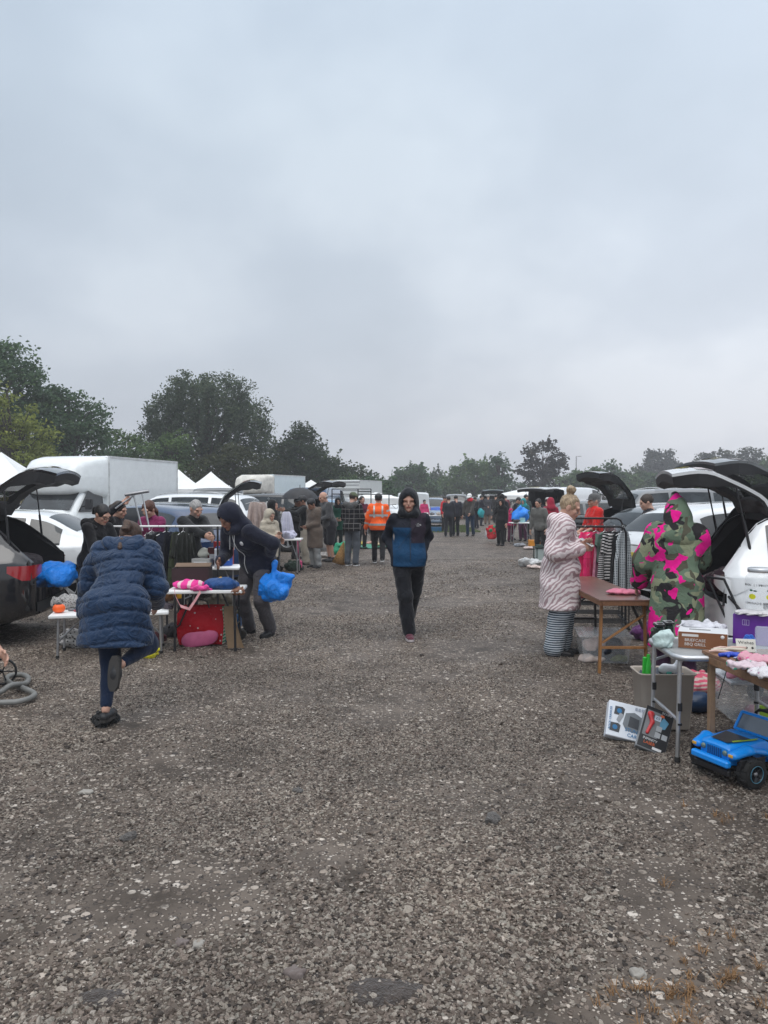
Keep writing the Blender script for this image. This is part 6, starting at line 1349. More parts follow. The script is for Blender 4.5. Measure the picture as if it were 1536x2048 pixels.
mA = person('person in a black top and cream loose trousers holding up a white apron', xat(610, 18.4), 18.4, -80, 1.66, lean=4, hp=8, hL=at(572, 1022, 18.1), hR=at(566, 1020, 18.3), top=dict(mat=cl((.014, .015, .016)), hem=.10), leg=dict(mat=cl((.38, .34, .28)), ex=.045), hair=('short', HK), hat=('cap', M_blk), vox=.026, skin=M_skin2)
garment('white apron held up by the person in the black top', at(573, 1016, 17.9), 10, .40, .62, cl((.72, .72, .85)), 'drape', None, .07, 41, name='apron', hanger=False, cat='apron')
um = empty('umbrella', (xat(600, 19.8), 19.8, 0), 0, 'open black umbrella held over the people at the white table', 'umbrella'); q = MB(); G = []; R0 = .50
for k in range(32):
    a = 2 * math.pi * k / 32; sc_ = 1 - .05 * abs(math.sin(a * 4)); G.append([Vector((R0 * math.sin(t * 1.25) * (sc_ if t > .8 else 1) * math.cos(a), R0 * math.sin(t * 1.25) * (sc_ if t > .8 else 1) * math.sin(a), 1.50 + .36 * math.cos(t * 1.35) - .02 * abs(math.sin(a * 4)) * t)) for t in np.linspace(.01, 1, 8)])
q.grid(G, closeu=True); q.build('canopy', M((.022, .022, .025), .6, 'canvas'), um); q = MB(); q.tube([(0, 0, 1.0), (0, 0, 1.93)], .008, 6); q.build('shaft', M_blk, um)
person('person in dark clothes standing under the black umbrella', xat(592, 19.9), 20.0, 60, 1.60, hL=(.12, -.25, 1.15), hR=(-.1, -.28, 1.1), hp=12, top=dict(mat=cl((.02, .02, .02)), hem=.2), leg=dict(mat=cl((.02, .02, .02))), hair=('short', HK), vox=.028, skin=M_skin2)
person('person in a brown shawl and long tunic with a dark beanie', xat(630, 17.6), 17.6, -48, 1.60, lean=5, hp=22, hL=(.02, -.24, 1.02), hR=(-.05, -.22, 1.0), top=dict(mat=cl((.115, .088, .07)), hem=.44, flare=1.1, puff=.03, hooddown=True), leg=dict(mat=cl((.26, .27, .27)), ex=.03), hat=('beanie', M_blk), hair=('short', HK), vox=.024, skin=M_skin2)
person('bald person in a grey top and dark shorts bending to the left', xat(660, 19.2), 19.2, -62, 1.78, g=1.15, lean=14, hp=14, hL=(.05, -.32, 1.0), hR=(-.1, -.3, 1.0), top=dict(mat=cl((.075, .075, .078)), hem=.12), leg=dict(mat=cl((.02, .02, .025)), kind='shorts'), hair=('bald', HG), vox=.026)
q = MB(); G = []
for k in range(28):
    a = 2 * math.pi * k / 28; w = 1 + .1 * math.sin(k * 2.7); G.append([Vector((math.cos(a) * r * w, math.sin(a) * r * .5 * w, z)) for r, z in ((.015, .56), (.05, .44), (.10, .25), (.16, .04), (.01, .02))])
q.grid(G, closeu=True); o = q.build('broom', M((.36, .20, .07), .85, var=.35, vs=30), None, (xat(676, 18.3), 18.3, 0), (0, R_(14), 0)); tag(o, 'straw broom head standing on the gravel left of the plaid shirt', 'broom')
person('person in a dark green coat with a black headscarf and pink scarf', xat(675, 24), 24.2, 10, 1.58, hL=(.1, -.25, 1.0), hR=(-.1, -.25, 1.0), top=dict(mat=cl((.012, .085, .055)), hem=.32), leg=dict(mat=cl((.02, .03, .03))), hair=('hijab', cl((.015, .015, .016))), vox=.03)
pl = m_lines('plaid', (.012, .012, .014), (.17, .16, .155), 9, .12, 'Z', .85, 'X', (.16, .15, .15))
person('person in a black plaid shirt, grey jeans and a green cap seen from behind', xat(704, 18.05), 18.05, 158, 1.74, g=1.1, hp=18, hy=-10, hL=(.12, -.28, 1.05), hR=(-.14, -.26, 1.0), top=dict(mat=pl, hem=.13, puff=.028, hooddown=True, hoodmat=cl((.10, .10, .10))), leg=dict(mat=cl((.075, .085, .10)), ex=.024, sole=M_wht), hair=('short', HB), hat=('cap', M((.10, .12, .07), .8, 'cloth')), vox=.022)
person('person in a maroon jacket standing behind the plaid shirt', xat(724, 23.8), 23.8, 30, 1.64, hL=(.1, -.3, 1.0), hR=(-.1, -.28, 1.1), top=dict(mat=cl((.10, .012, .03)), hem=.1), leg=dict(mat=cl((.012, .012, .014))), hair=('long', HK), vox=.03)
def hv_parts(o, J):
    s, u, sd, fw, V = J['s'], J['u'], J['sd'], J['fw'], J['V']; rm = M((.42, .43, .42), .3, 'metal', .2)
    def ringat(c, halfh, name='reflective_band', d=.006, ax=u, cx=None):
        cz = float(Vector(c).dot(ax)); t = V @ np.array(ax) - cz; sel = V[np.abs(t) < .02]; ctr = np.array(c); rr = sel - ctr; r2 = np.linalg.norm(rr - (rr @ np.array(ax))[:, None] * np.array(ax), axis=1); sel = sel[r2 < (cx or .24 * s)]
        if len(sel) < 20: return
        a1 = np.array(sd); a2 = np.array(fw); an = np.arctan2((sel - ctr) @ a2, (sel - ctr) @ a1); G = []
        for k in range(28):
            aa = -math.pi + 2 * math.pi * k / 28; dd = np.abs(np.angle(np.exp(1j * (an - aa)))) < .22
            if not dd.any(): continue
            rad = np.linalg.norm((sel[dd] - ctr) - (((sel[dd] - ctr) @ np.array(ax))[:, None] * np.array(ax)), axis=1).max() + d; dv = Vector(a1 * math.cos(aa) + a2 * math.sin(aa)); G.append([Vector(ctr) + dv * rad + ax * z for z in (-halfh, halfh)])
        if len(G) > 8: q = MB(); q.grid(G, closeu=True); q.build(name, rm, o)
    ringat(J['P'] + u * .02, .026); ringat(J['P'] + u * .24 * s, .026)
    for S, E, Wt in J['arms']:
        for t in (.35, .85):
            p = S.lerp(E, 1) if t == 0 else (S.lerp(E, t) if t < .5 else E.lerp(Wt, .45)); ax = (E - S).normalized() if t < .5 else (Wt - E).normalized(); q = MB(); q.tube([p - ax * .022, p + ax * .022], .078 * s if t < .5 else .068 * s, 16, cap=False); q.build('reflective_band', rm, o)
    for k in (-1, 1):
        q = MB(); G = []
        for t in np.linspace(0, 1, 10):
            c = J['P'].lerp(J['C'], .55 + t * .85) + sd * k * .10 * s; d = np.array(-fw); qv = V - np.array(c); tt = qv @ d; r = np.linalg.norm(qv - tt[:, None] * d, axis=1); kk = (r < .03) & (tt > 0)
            if kk.any(): pp_ = c - fw * (float(tt[kk].max()) + .006); G.append([pp_ - sd * .02, pp_ + sd * .02])
        if len(G) > 2: q.grid(G); q.build('reflective_band', rm, o)
HVM = M((1.0, .13, .015), .6, 'cloth', name='hi_vis_orange', var=.06)
person('person walking away in a bright orange high visibility jacket', xat(757, 18.7), 18.7, 178, 1.70, g=1.12, hL=(.33, -.05, .80), hR=(-.30, -.05, .84), fL=(.10, -.12, 0), fR=(-.10, .22, .07), top=dict(mat=HVM, hem=.12, puff=.032, parts=[hv_parts]), leg=dict(mat=cl((.012, .012, .014)), sole=M_wht), hair=('short', HK), hat=('beanie', M_blk), vox=.022)
q = MB(); q.grid([[Vector((x, y, .02 + .03 * math.sin(x * 7 + y * 3) * math.sin(y * 5))) for y in np.linspace(-.9, .9, 10)] for x in np.linspace(-.75, .75, 14)]); tag(q.build('ground_sheet', M((.01, .28, .16), .4, 'film'), None, (-.60, 24.6, .03)), 'bright green sheet spread on the gravel with goods on it', 'sheet')
for i, (x, y, s, c, lb) in enumerate([(-.75, 24.9, .35, (.6, .45, .1), 'yellow toy pile on the green sheet'), (-.4, 25.1, .4, (.55, .3, .25), 'pinkish cardboard item on the green sheet'), (-1.1, 24.7, .3, (.5, .5, .5), 'white item at the left of the green sheet'), (-.2, 24.5, .3, (.5, .4, .25), 'flat tan board on the green sheet')]): pile('sheet_goods', lb, 'goods', (x, y, .04), (s, s * .8, .12), M(c, .6, var=.4, vs=12), .02, 12, 50 + i, group='goods on the green sheet')
for i, (px, Y) in enumerate([(678, 21.5), (690, 22.0)]): pile('green_bag', ['small bright green bag behind the straw broom', 'second bright green bag beside the plaid shirt legs'][i], 'bag', (xat(px, Y), Y, 0), (.28, .25, .36), M((.01, .30, .15), .4, 'film'), .02, 14, 60 + i)
sf = empty('market_rack', (0, 0, 0), 0, 'bare black metal stall frame behind the plaid shirt', 'stall frame'); Y = 26
for px, y0 in ((664, 978), (716, 977), (742, 978), (778, 988)): q = MB(); p0 = at(px, y0, Y); q.tube([p0, Vector((p0.x, p0.y, 0))], .02, 6); q.build('upright', M_blk, sf)
for a, b in (((664, 978), (742, 978)), ((664, 988), (790, 989)), ((716, 983), (742, 983))): q = MB(); q.tube([at(*a, Y), at(*b, Y)], .018, 6); q.build('cross_bar', M_blk, sf)
gazebo('low grey canopy with green legs behind the orange jacket', -.35, 33, 1.9, 1.9, 1.52, 1.78, 30)
# ================================================================ CENTRE: the hooded man
def _cmp(t, s, op, v):
    m = t.nodes.new('ShaderNodeMath'); m.operation = op; t.links.new(s, m.inputs[0]); m.inputs[1].default_value = v; return m.outputs[0]
def _and(t, a, b):
    m = t.nodes.new('ShaderNodeMath'); m.operation = 'MULTIPLY'; t.links.new(a, m.inputs[0]); t.links.new(b, m.inputs[1]); return m.outputs[0]
def m_jacket():
    m, t, b = _base('two_tone_fleece'); c = t.nodes.new('ShaderNodeTexCoord'); s = t.nodes.new('ShaderNodeSeparateXYZ'); t.links.new(c.outputs['Object'], s.inputs[0]); ab = t.nodes.new('ShaderNodeMath'); ab.operation = 'ABSOLUTE'; t.links.new(s.outputs[0], ab.inputs[0])
    blk, blu, plum = (.012, .014, .022), (.008, .050, .120), (.030, .022, .034)
    body = _and(t, _cmp(t, ab.outputs[0], 'LESS_THAN', .19), _cmp(t, s.outputs[2], 'LESS_THAN', 1.30)); low = _cmp(t, s.outputs[2], 'LESS_THAN', 1.05)
    o = _mix(t, blk, blu, body); pan = _and(t, _and(t, _cmp(t, s.outputs[0], 'GREATER_THAN', .012), _cmp(t, s.outputs[2], 'GREATER_THAN', 1.12)), _cmp(t, ab.outputs[0], 'LESS_THAN', .19)); o = _mix(t, o, plum, pan)
    n = _noise(t, _coord(t), 7, 4, .6); r = ramp(t, [(.3, (.8, .8, .8)), (.7, (1.2, 1.2, 1.2))]); t.links.new(n.outputs[0], r.inputs[0]); o = _mix(t, o, r.outputs[0], 1.0, 'MULTIPLY'); t.links.new(o, b.inputs['Base Color']); return finish(m, b, .75, True, t)
def hood_parts(o, J):
    s, f, sd, V = J['s'], J['fw'], J['sd'], J['V']
    def on(p0, d=f):
        p0, d = np.array(p0), np.array(d); q = V - p0; t = q @ d; r = np.linalg.norm(q - t[:, None] * d, axis=1); k = (r < .025) & (t > 0); return Vector(p0 + d * (t[k].max() if k.any() else .12))
    q = MB(); a, b = J['C'] + Vector((.10, 0, .08)), J['P'] + Vector((-.13, 0, .12)); pts = [on(a.lerp(b, t)) + f * .006 for t in np.linspace(0, 1, 14)]; q.grid([[p + Vector((.012, 0, .014)), p - Vector((.012, 0, .014))] for p in pts]); q.grid([[p + Vector((.012, 0, .014)) + f * .004, p - Vector((.012, 0, .014)) + f * .004] for p in pts]); q.build('shoulder_strap', M_rub, o)
    q = MB(); q.tube([on(J['P'].lerp(J['N'], t)) + f * .002 for t in np.linspace(-.05, .95, 14)], .003, 5); q.build('zip', M_rub, o)
    c = on(J['C'] + Vector((.085, 0, .035))) + f * .008; wm = M((.62, .62, .62), .5, 'plastic', var=.02)
    q = MB()
    for r in (.006, .011, .016): q.tube([c + Vector((.026 + r * math.cos(a), 0, r * math.sin(a) - .008)) for a in np.linspace(0, math.pi / 2 * 1.0, 7)], .0016, 5)
    lg = q.build('chest_logo', wm, o); text_part('lettering', 'THE\nNORTH\nFACE', .0145, wm, lg, c + Vector((.004, -.001, 0)), (math.pi / 2, 0, 0))
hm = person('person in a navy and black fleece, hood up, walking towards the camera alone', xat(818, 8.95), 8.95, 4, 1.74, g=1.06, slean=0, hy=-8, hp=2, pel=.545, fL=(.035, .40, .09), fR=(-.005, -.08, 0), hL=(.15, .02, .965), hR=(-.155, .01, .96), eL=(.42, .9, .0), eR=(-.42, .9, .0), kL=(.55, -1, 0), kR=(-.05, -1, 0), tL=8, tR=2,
    skin=M((.40, .215, .155), .55, 'skin', var=.08), top=dict(mat=m_jacket(), hood='hood', hoodmat=cl((.014, .016, .020)), hem=.10, puff=.020, parts=[hood_parts]), leg=dict(mat=cl((.010, .011, .015), .8), ex=.028, sole=M((.5, .45, .45), .5, 'plastic')), shoe=M((.10, .022, .038), .6, 'cloth'), vox=.0135, hair=('short', HB))  # ruddy skin, colour darkened all over to stand in for the hood's shade
# ================================================================ FAR MIDDLE AND RIGHT
def far(label, px, Y, th, H, tc_, lc, hair=('short', HK), robe=False, hat=None, hem=.12, top=None, lean=0, g=1.05, skin=None, hp=10, **k):
    k.setdefault('slean', rnd.uniform(-4, 4)); k.setdefault('hL', rnd.choice([None, (.12, -.3, 1.0), (.26, -.15, .85)])); k.setdefault('hR', rnd.choice([None, (-.1, -.32, 1.05), (-.28, -.05, .85)])); k.setdefault('fL', (.11, rnd.uniform(-.14, .14), 0)); hp = hp + rnd.uniform(-8, 14)
    return person(label, xat(px, Y), Y, th, H, g=g * rnd.uniform(.92, 1.12), lean=lean, hp=hp, top=dict(mat=cl(tc_), hem=hem, **(top or {})), leg=dict(mat=cl(lc), kind='robe' if robe else 'trousers'), hair=hair, hat=hat, vox=.030 if Y < 34 else .036, skin=skin, **k)
far('person in dark navy seen from behind, left one of the middle distance pair', 897, 30.6, 172, 1.62, (.018, .02, .028), (.015, .016, .02), hair=('short', HK)); far('person in dark blue seen from behind, right one of the middle distance pair', 911, 31.2, 190, 1.66, (.022, .024, .036), (.012, .014, .018))
wc_ = far('person in an olive jacket and blue jeans wearing a white cap and a red scarf', 940, 31, -25, 1.72, (.06, .055, .05), (.02, .04, .075), hat=('cap', M_wht), hp=20, hL=(.1, -.3, .9)); attach(pile('red_scarf', 'red scarf', 'scarf', (xat(940, 31), 30.97, 1.40), (.26, .24, .16), M((.6, .02, .04), .7, 'cloth'), seed=4), wc_['root'])
far('person in a bright red top near the blue tarpaulin stall', 888, 34.5, 60, 1.62, (.50, .02, .03), (.02, .02, .02)); far('person in dark clothes with bare calves beyond the white cap', 962, 41, 100, 1.65, (.02, .02, .03), (.015, .02, .03)); far('grey haired person in a dark coat far down the aisle', 975, 43, 175, 1.70, (.05, .05, .058), (.18, .12, .09), hair=('short', HG), hem=.4)
far('person in black beyond the dark coat', 992, 45, 160, 1.68, (.02, .02, .02), (.02, .02, .02)); far('person with a teal bag walking in the far aisle', 952, 38, -60, 1.58, (.02, .02, .022), (.02, .02, .03))
pile('teal_bag', 'teal carrier bag held in the far aisle', 'bag', (xat(961, 38), 37.7, .55), (.30, .2, .45), M((.01, .30, .33), .5, 'film'), .02, 12, 2); far('distant person in maroon near the long white tent', 1012, 44, 200, 1.62, (.14, .02, .03), (.02, .02, .02))
far('person in a long black robe and headscarf walking with one arm raised', 1002, 25.2, -35, 1.54, (.010, .010, .011), (.010, .010, .011), hair=('hijab', cl((.010, .010, .011))), hem=.4, robe=False, hR=(-.22, -.28, 1.05), hL=(.25, -.06, .80)); far('person with curly black hair behind the black robe', 1004, 27.4, 150, 1.70, (.015, .015, .018), (.02, .02, .02), hair=('hijab', cl((.012, .010, .010))))
pile('carrier_bag', 'red and green patterned carrier bag carried left of the black robe', 'bag', (xat(985, 26.5), 26.5, .14), (.36, .2, .55), m_spots('red_green', (.50, .03, .04), (.03, .25, .12), 5, .3), .02, 10, 3); pile('carrier_bag', 'white and pink carrier bag behind the red patterned bag', 'bag', (xat(978, 27.5), 27.5, .1), (.3, .2, .45), m_spots('white_pink', (.5, .5, .5), (.5, .1, .15), 6, .3), .02, 10, 5)
far('person in a dark jacket stooping behind the distant stall table', 1027, 28.5, 60, 1.62, (.02, .022, .03), (.02, .02, .02), lean=18); far('person with dark hair in a green grey coat at the distant stall', 1050, 30, 20, 1.70, (.04, .055, .05), (.02, .02, .02)); far('person in a teal headscarf holding a large blue bag', 1046, 27.8, -30, 1.55, (.02, .12, .13), (.12, .04, .09), hair=('hijab', cl((.03, .26, .27))))
bag('carrier_bag', 'large blue carrier bag at the distant stall table', (xat(1041, 27), 27.0, 1.35), (.66, .36, .66), BLUEBAG, 21, f=7, amp=.03, h=.022); far('child in a bright pink hooded coat beside the distant table', 1022, 27.2, 10, 1.18, (.50, .03, .12), (.1, .02, .05), hair=None, top=dict(hood='hood'))
table('white folding table at the distant right hand stall', xat(1041, 25.9), 25.9, .72, .5, .745, 2, group='distant folding tables'); table('grey folding table behind the distant white table', xat(1072, 27.2), 27.2, .62, .5, .74, 2, M((.3, .32, .3), .6), M_blk, group='distant folding tables')
boxo('tub', 'pale blue tub on the distant white table', 'tub', (xat(1045, 25.8), 25.8, .746), (.16, .16, .15), M((.30, .55, .58), .4, 'plastic')); boxo('orange_crate', 'yellow orange crate on the ground by the distant table', 'crate', (xat(1070, 24.4), 24.4, 0), (.38, .3, .24), M((.75, .30, .03), .5, 'plastic'))
for i, (px, Y, s, c, lb) in enumerate([(1040, 24.8, .4, (.25, .27, .3), 'grey goods on the ground under the distant table'), (1060, 23.5, .42, (.5, .42, .4), 'pale shoes on the ground beside the orange crate'), (1078, 23.8, .3, (.04, .04, .05), 'dark goods on the ground right of the orange crate'), (1032, 25.7, .25, (.04, .03, .03), 'dark cup beside the pale blue tub')]): pile('ground_goods', lb, 'goods', (xat(px, Y), Y, 0 if i < 3 else .746), (s, s * .7, .12), M(c, .7, var=.4, vs=9), .02, 14, 70 + i, group='goods at the distant stall')
for i in range(5): q = MB(); q.lathe([(.03, 0), (.035, .02), (.034, .16), (.014, .2), (.013, .27)], n=12); tag(q.build('bottle', M([(.2, .3, .25), (.5, .5, .5), (.05, .1, .08), (.35, .3, .2), (.4, .45, .5)][i], .2, 'plastic'), None, (xat(1064 + i * 4, 27.1), 27.1 + .05 * (i % 2), .742)), '%s small bottle from the left on the grey distant table' % ORD[i], 'bottle', 'bottles on the grey distant table')
build_car('far dark car at the left of the cars closing the aisle', 'suv', PG, xat(905, 55), 52, 85); build_car('far silver car behind the white cap', 'hatch', PS, xat(940, 56), 54, 95); build_car('far white car right of the white cap', 'suv', PW, xat(965, 60), 57, 85); build_car('far green grey car left of the long white tent', 'hatch', M((.05, .08, .08), .2, 'paint'), xat(985, 50), 50, 95, gate=80)
gazebo('long low white marquee in the far right distance', xat(1050, 52), 52, 3.8, 4.5, 1.62, 2.12, 8); build_car('white van with open rear behind the distant stall', 'van', PW, xat(1092, 32), 32, 52, gate=88); build_car('silver estate behind the distant right stall', 'estate', PS, xat(1105, 27.5), 28.5, 2)
far('person in a black jacket and pale cap stooping left of the zebra coat', 1090, 24, 150, 1.62, (.014, .015, .018), (.012, .012, .014), lean=20, hat=('beanie', cl((.4, .4, .4)))); far('person in a grey jacket behind the black jacket', 1082, 20, -40, 1.60, (.14, .14, .13), (.02, .02, .02), lean=15); far('person in a red hood near the open white van', 1100, 21.5, 190, 1.58, (.30, .015, .04), (.02, .02, .02), hair=None, top=dict(hood='hood'))
# stall with blue tarpaulin in the middle distance
table('long white stall table beside the blue tarpaulin', xat(866, 35), 35, 1.35, .6, .74, 3, group='distant folding tables'); pile('tarpaulin', 'bright blue tarpaulin heaped over goods beyond the stall table', 'tarpaulin', (xat(872, 38), 38.5, .55), (1.3, .8, .55), M((.01, .08, .45), .4, 'film'), .03, 6, 80); boxo('blue_crate', 'long blue crate on the ground under the distant stall table', 'crate', (xat(864, 34.5), 34.6, 0), (.95, .4, .22), M((.02, .10, .20), .5, 'plastic'))
for i, (px, s, c, lb) in enumerate([(852, .25, (.5, .5, .48), 'white goods on the left of the long stall table'), (864, .22, (.12, .12, .13), 'dark goods in the middle of the long stall table'), (878, .28, (.42, .40, .36), 'pale boxed goods on the right of the long stall table')]): pile('stall_goods', lb, 'goods', (xat(px, 35), 34.9, .742), (s, s * .7, .14), M(c, .6, var=.5, vs=12), .015, 18, 90 + i, group='goods on the long stall table')
far('person in a pink top behind the long stall table', 848, 37, 20, 1.45, (.55, .04, .15), (.03, .03, .03))
# lantern and bags on the gravel
lt = empty('lantern', (xat(1079, 18.3), 18.3, 0), .2, 'tall green metal lantern standing on the gravel by a white bag', 'lantern'); lm_ = M((.03, .055, .045), .5, 'plastic'); q = MB(); q.box((0, 0, .02), (.24, .24, .04), None, .01); q.build('base', lm_, lt); q = MB(); q.box((0, 0, .43), (.25, .25, .03), None, .01); q.box((0, 0, .46), (.14, .14, .05), None, .02); q.build('roof', lm_, lt)
for sx in (-1, 1):
    for sy in (-1, 1): q = MB(); q.box((sx * .1, sy * .1, .23), (.02, .02, .38)); q.build('post', lm_, lt)
q = MB(); q.box((0, 0, .22), (.17, .17, .36), None, .01); q.build('glass_pane', M((.45, .52, .50), .15, 'paint'), lt)
pile('white_bag', 'white plastic bag slumped on the gravel left of the lantern', 'bag', (xat(1062, 17.9), 17.9, 0), (.50, .32, .22), M((.62, .63, .63), .4, 'film'), .03, 13, 31); pile('white_cloth', 'flat white and orange cloth on the gravel before the lantern', 'cloth', (xat(1075, 17.4), 17.4, 0), (.40, .26, .08), M((.62, .50, .45), .6, 'film'), .02, 13, 32)
# right hand cars, from far to near
build_car('grey panel sided off-roader with a long dark side window', 'suv', M((.16, .17, .18), .3, 'paint'), 6.55, 21.5, 4, scale=1.08, roof_rail=True); build_car('silver estate in front of the grey off-roader', 'estate', PS, 6.3, 17.6, 8, roof_rail=True); build_car('white van beyond the raised tailgates at the right edge', 'van', PW, 8.2, 15.2, 0)
build_car('black hatchback with raised tailgate behind the red vest', 'hatch', PB, 4.22, 15.5, 6, gate=92); build_car('dark grey hatchback with red tail lamps behind the clothes racks', 'hatch', M((.05, .06, .065), .2, 'paint'), 3.92, 13.1, 18, plate=M((.62, .5, .05), .5, 'plastic')); build_car('white hatchback with a yellow number plate left of the camouflage robe', 'hatch', PW, 3.62, 10.95, 14, plate=M((.62, .5, .05), .5, 'plastic'), scale=1.03)
build_car('silver off-roader with its tailgate raised behind the near white car', 'suv', PS, 4.20, 9.25, -3, gate=86); build_car('white off-roader with raised tailgate at the right edge', 'suv', PW, 3.15, 7.42, -13, gate=86, scale=.92, lampm=PW)
pile('clothes_heap', 'dark maroon heap of clothes in the near white boot', 'clothes heap', (3.35, 7.2, .72), (.55, 1.1, .28), m_spots('maroon_print', (.05, .02, .03), (.16, .12, .11), 16), .03, 10, 41); q = MB(); q.lathe([(.045, 0), (.06, .03), (.055, .07), (.0, .085)], n=16); ol = q.build('yellow_pot', M((.75, .42, .03), .3, 'plastic'), None, (3.16, 7.62, .99)); tag(ol, 'small yellow pot with an orange lid in the near white boot', 'pot'); q = MB(); q.lathe([(.07, .0), (.075, .01), (.04, .025), (.0, .028)], (0, 0, .075), 16); q.build('lid', M((.75, .2, .03), .4, 'plastic'), ol)
pc = empty('pushchair', (2.93, 6.62, .0), R_(20), 'folded black pushchair frame leaning on the near white boot', 'pushchair'); q = MB()
for a, b in (((0, 0, .95), (.12, -.2, .45)), ((.12, -.2, .45), (.0, -.35, .02)), ((.05, .0, .80), (.10, -.35, .50)), ((0, .2, .95), (.12, 0, .45)), ((0, 0, .95), (0, .2, .95)), ((.12, 0, .45), (.0, -.1, .05))): q.tube([a, b], .011, 6)
q.build('frame', M_blk, pc); q = MB(); q.lathe([(.02, -.02), (.07, -.02), (.075, 0), (.07, .02), (.02, .02)], (0, -.35, .075), 18, axis='y'); q.build('wheel', M_rub, pc)
person('person in a red vest and grey flat cap in front of the black tailgate', xat(1191, 13.7), 13.7, -80, 1.70, lean=2, hL=(.1, -.3, 1.0), hR=(-.1, -.3, 1.0), beard=(.7, .7, .7), top=dict(mat=M((.62, .015, .012), .6, 'cloth', name='red_vest'), hem=.1, puff=.03, sleeve=0), leg=dict(mat=cl((.02, .02, .02))), hair=('short', HG), hat=('flatcap', M((.10, .10, .10), .8, 'cloth')), vox=.02)
far('person with short dark hair standing behind the white hatchback', 1299, 12.4, -95, 1.70, (.02, .02, .025), (.02, .02, .02), hair=('short', HB))
# zebra coat
def tagpart(o, J):
    p = J['Hm'] + Vector((0, 0, .045)) + J['sd'] * .02; q = MB(); V = J['V']; d = np.array(J['sd']); qv = V - np.array(p); t = qv @ d; r = np.linalg.norm(qv - t[:, None] * d, axis=1); k = (r < .03) & (t > 0)
zl = person('blonde person with a bun in a pale zebra patterned hooded fleece looking at a phone', xat(1122, 8.0), 8.02, 74, 1.70, g=1.12, lean=3, hp=24, pel=.55, fL=(.08, -.03, 0), fR=(-.08, .02, 0), hL=(2.01, 7.93, 1.16), hR=(1.99, 7.83, 1.13), eL=(.4, .5, -.9), eR=(-.4, .5, -.9),
    top=dict(mat=m_zebra(), hem=.44, flare=1.16, puff=.042, hooddown=True, sb=.022, wob=.012, wf=11, name='coat'), leg=dict(mat=m_lines('striped_jersey', (.02, .035, .06), (.50, .55, .58), 42, .52, 'Z'), ex=.062), hair=('bun', HL), vox=.0135, shoe=M_blk)
ph = boxo('phone', 'white phone held by the person in the zebra patterned fleece', 'phone', (2.13, 7.83, 1.15), (.075, .012, .15), M_wht, 0, (R_(-58), 0, R_(60)), ch=.004); plate('screen', ph, (0, -.0075, .075), (.066, .001, .135), M((.1, .12, .14), .1, 'paint'))
# camouflage robe
person('person in a green and pink camouflage hooded robe leaning on the brown table', 2.66, 6.98, 163, 1.61, g=1.0, lean=4, hp=6, hy=14, hL=at(1268, 1184, 7.35), hR=(-.05, -.35, 1.02), eL=(.8, .5, -.5), eR=(-.8, .3, -.3), fL=(.12, 0, 0), fR=(-.12, 0, 0), top=dict(mat=m_camo(), hood='pointhood', hoodscale=1.05, hem=.62, flare=1.30, puff=.050, sb=.030, g=1.0, name='robe', wob=.010, wf=9), leg=dict(mat=cl((.05, .02, .05))), hair=('long', HK), vox=.0135)
# brown table
bt = empty('trestle_table', (2.245, 8.12, 0), 0, 'brown hardboard table with folding orange wooden legs beside the zebra patterned fleece', 'table'); q = MB(); q.box((0, 0, .700), (.50, 2.05, .012), None, .003); q.build('tabletop', m_wood((.21, .105, .078), .8, 2.2, .32, 1), bt); q = MB(); fw_ = m_wood((.36, .17, .055), .7, 3, .6, 2)
for sx in (-1, 1): q.box((sx * .238, 0, .672), (.022, 2.03, .044), None, .002)
for sy in (-1, 1): q.box((0, sy * 1.008, .672), (.452, .022, .044), None, .002)
q.build('apron_frame', m_wood((.24, .11, .05), .7, 3, .6, 1), bt)
for yy, lm2 in ((-.90, fw_), (.80, M((.03, .025, .022), .6))):
    for sx in (-1, 1): q = MB(); q.bar((sx * .20, yy, .65), (sx * .222, yy - .02 * (1 if yy < 0 else -1), 0), .042, .022); q.build('leg', lm2, bt)
    q = MB(); q.bar((-.205, yy - .026, .245), (.205, yy - .026, .245), .022, .04, up=(0, 1, 0)); q.bar((-.20, yy - .030, .29), (.20, yy - .030, .56), .014, .036, up=(0, 1, 0)); q.build('brace', lm2, bt)
q = MB(); q.bar((-.20, .35, .64), (-.20, .80, .45), .02, .03); q.bar((.20, -.45, .64), (.20, -.88, .42), .02, .03); q.build('stay', M((.05, .04, .035), .6), bt)
pile('pink_cloth', 'folded pale pink cloth on the brown table under a hand', 'cloth', (xat(1243, 7.55), 7.5, .708), (.33, .20, .055), M((.72, .22, .32), .8, 'cloth'), .008, 24, 51)
# clothes racks with two tiers
for rk, (x0, x1, Y, h, lb) in enumerate([(2.28, 3.02, 9.62, 1.28, 'black clothes rack with pink and striped dresses behind the brown table'), (2.35, 3.20, 10.35, 1.36, 'second black clothes rack standing behind the first one')]):
    r = empty('clothes_rack', ((x0 + x1) / 2, Y, 0), R_(-4), lb, 'clothes rack', 'black clothes racks'); w = (x1 - x0) / 2; q = MB(); q.tube([(-w, 0, .05), (-w, 0, h - .08), (-w + .025, 0, h - .025), (-w + .08, 0, h), (w - .08, 0, h), (w - .025, 0, h - .025), (w, 0, h - .08), (w, 0, .05)], .014, 8); q.build('hoop', M_blk, r)
    for sx in (-1, 1): q = MB(); q.tube([(sx * w, -.2, .03), (sx * w, .2, .03)], .014, 8); q.build('foot', M_blk, r)
    q = MB()
    for z in (.10, .32):
        for yy in (-.16, -.08, 0, .08, .16): q.tube([(-w, yy, z), (w, yy, z)], .006, 6)
        for sx in (-1, 1): q.tube([(sx * w, -.17, z), (sx * w, .17, z)], .008, 6)
    q.build('shoe_shelf', M_blk, r)
    for sx in (-1, 1):
        for yy in (-.17, .17): q = MB(); q.tube([(sx * w, yy, .03), (sx * w, yy, .34)], .008, 6); q.build('shelf_post', M_blk, r)
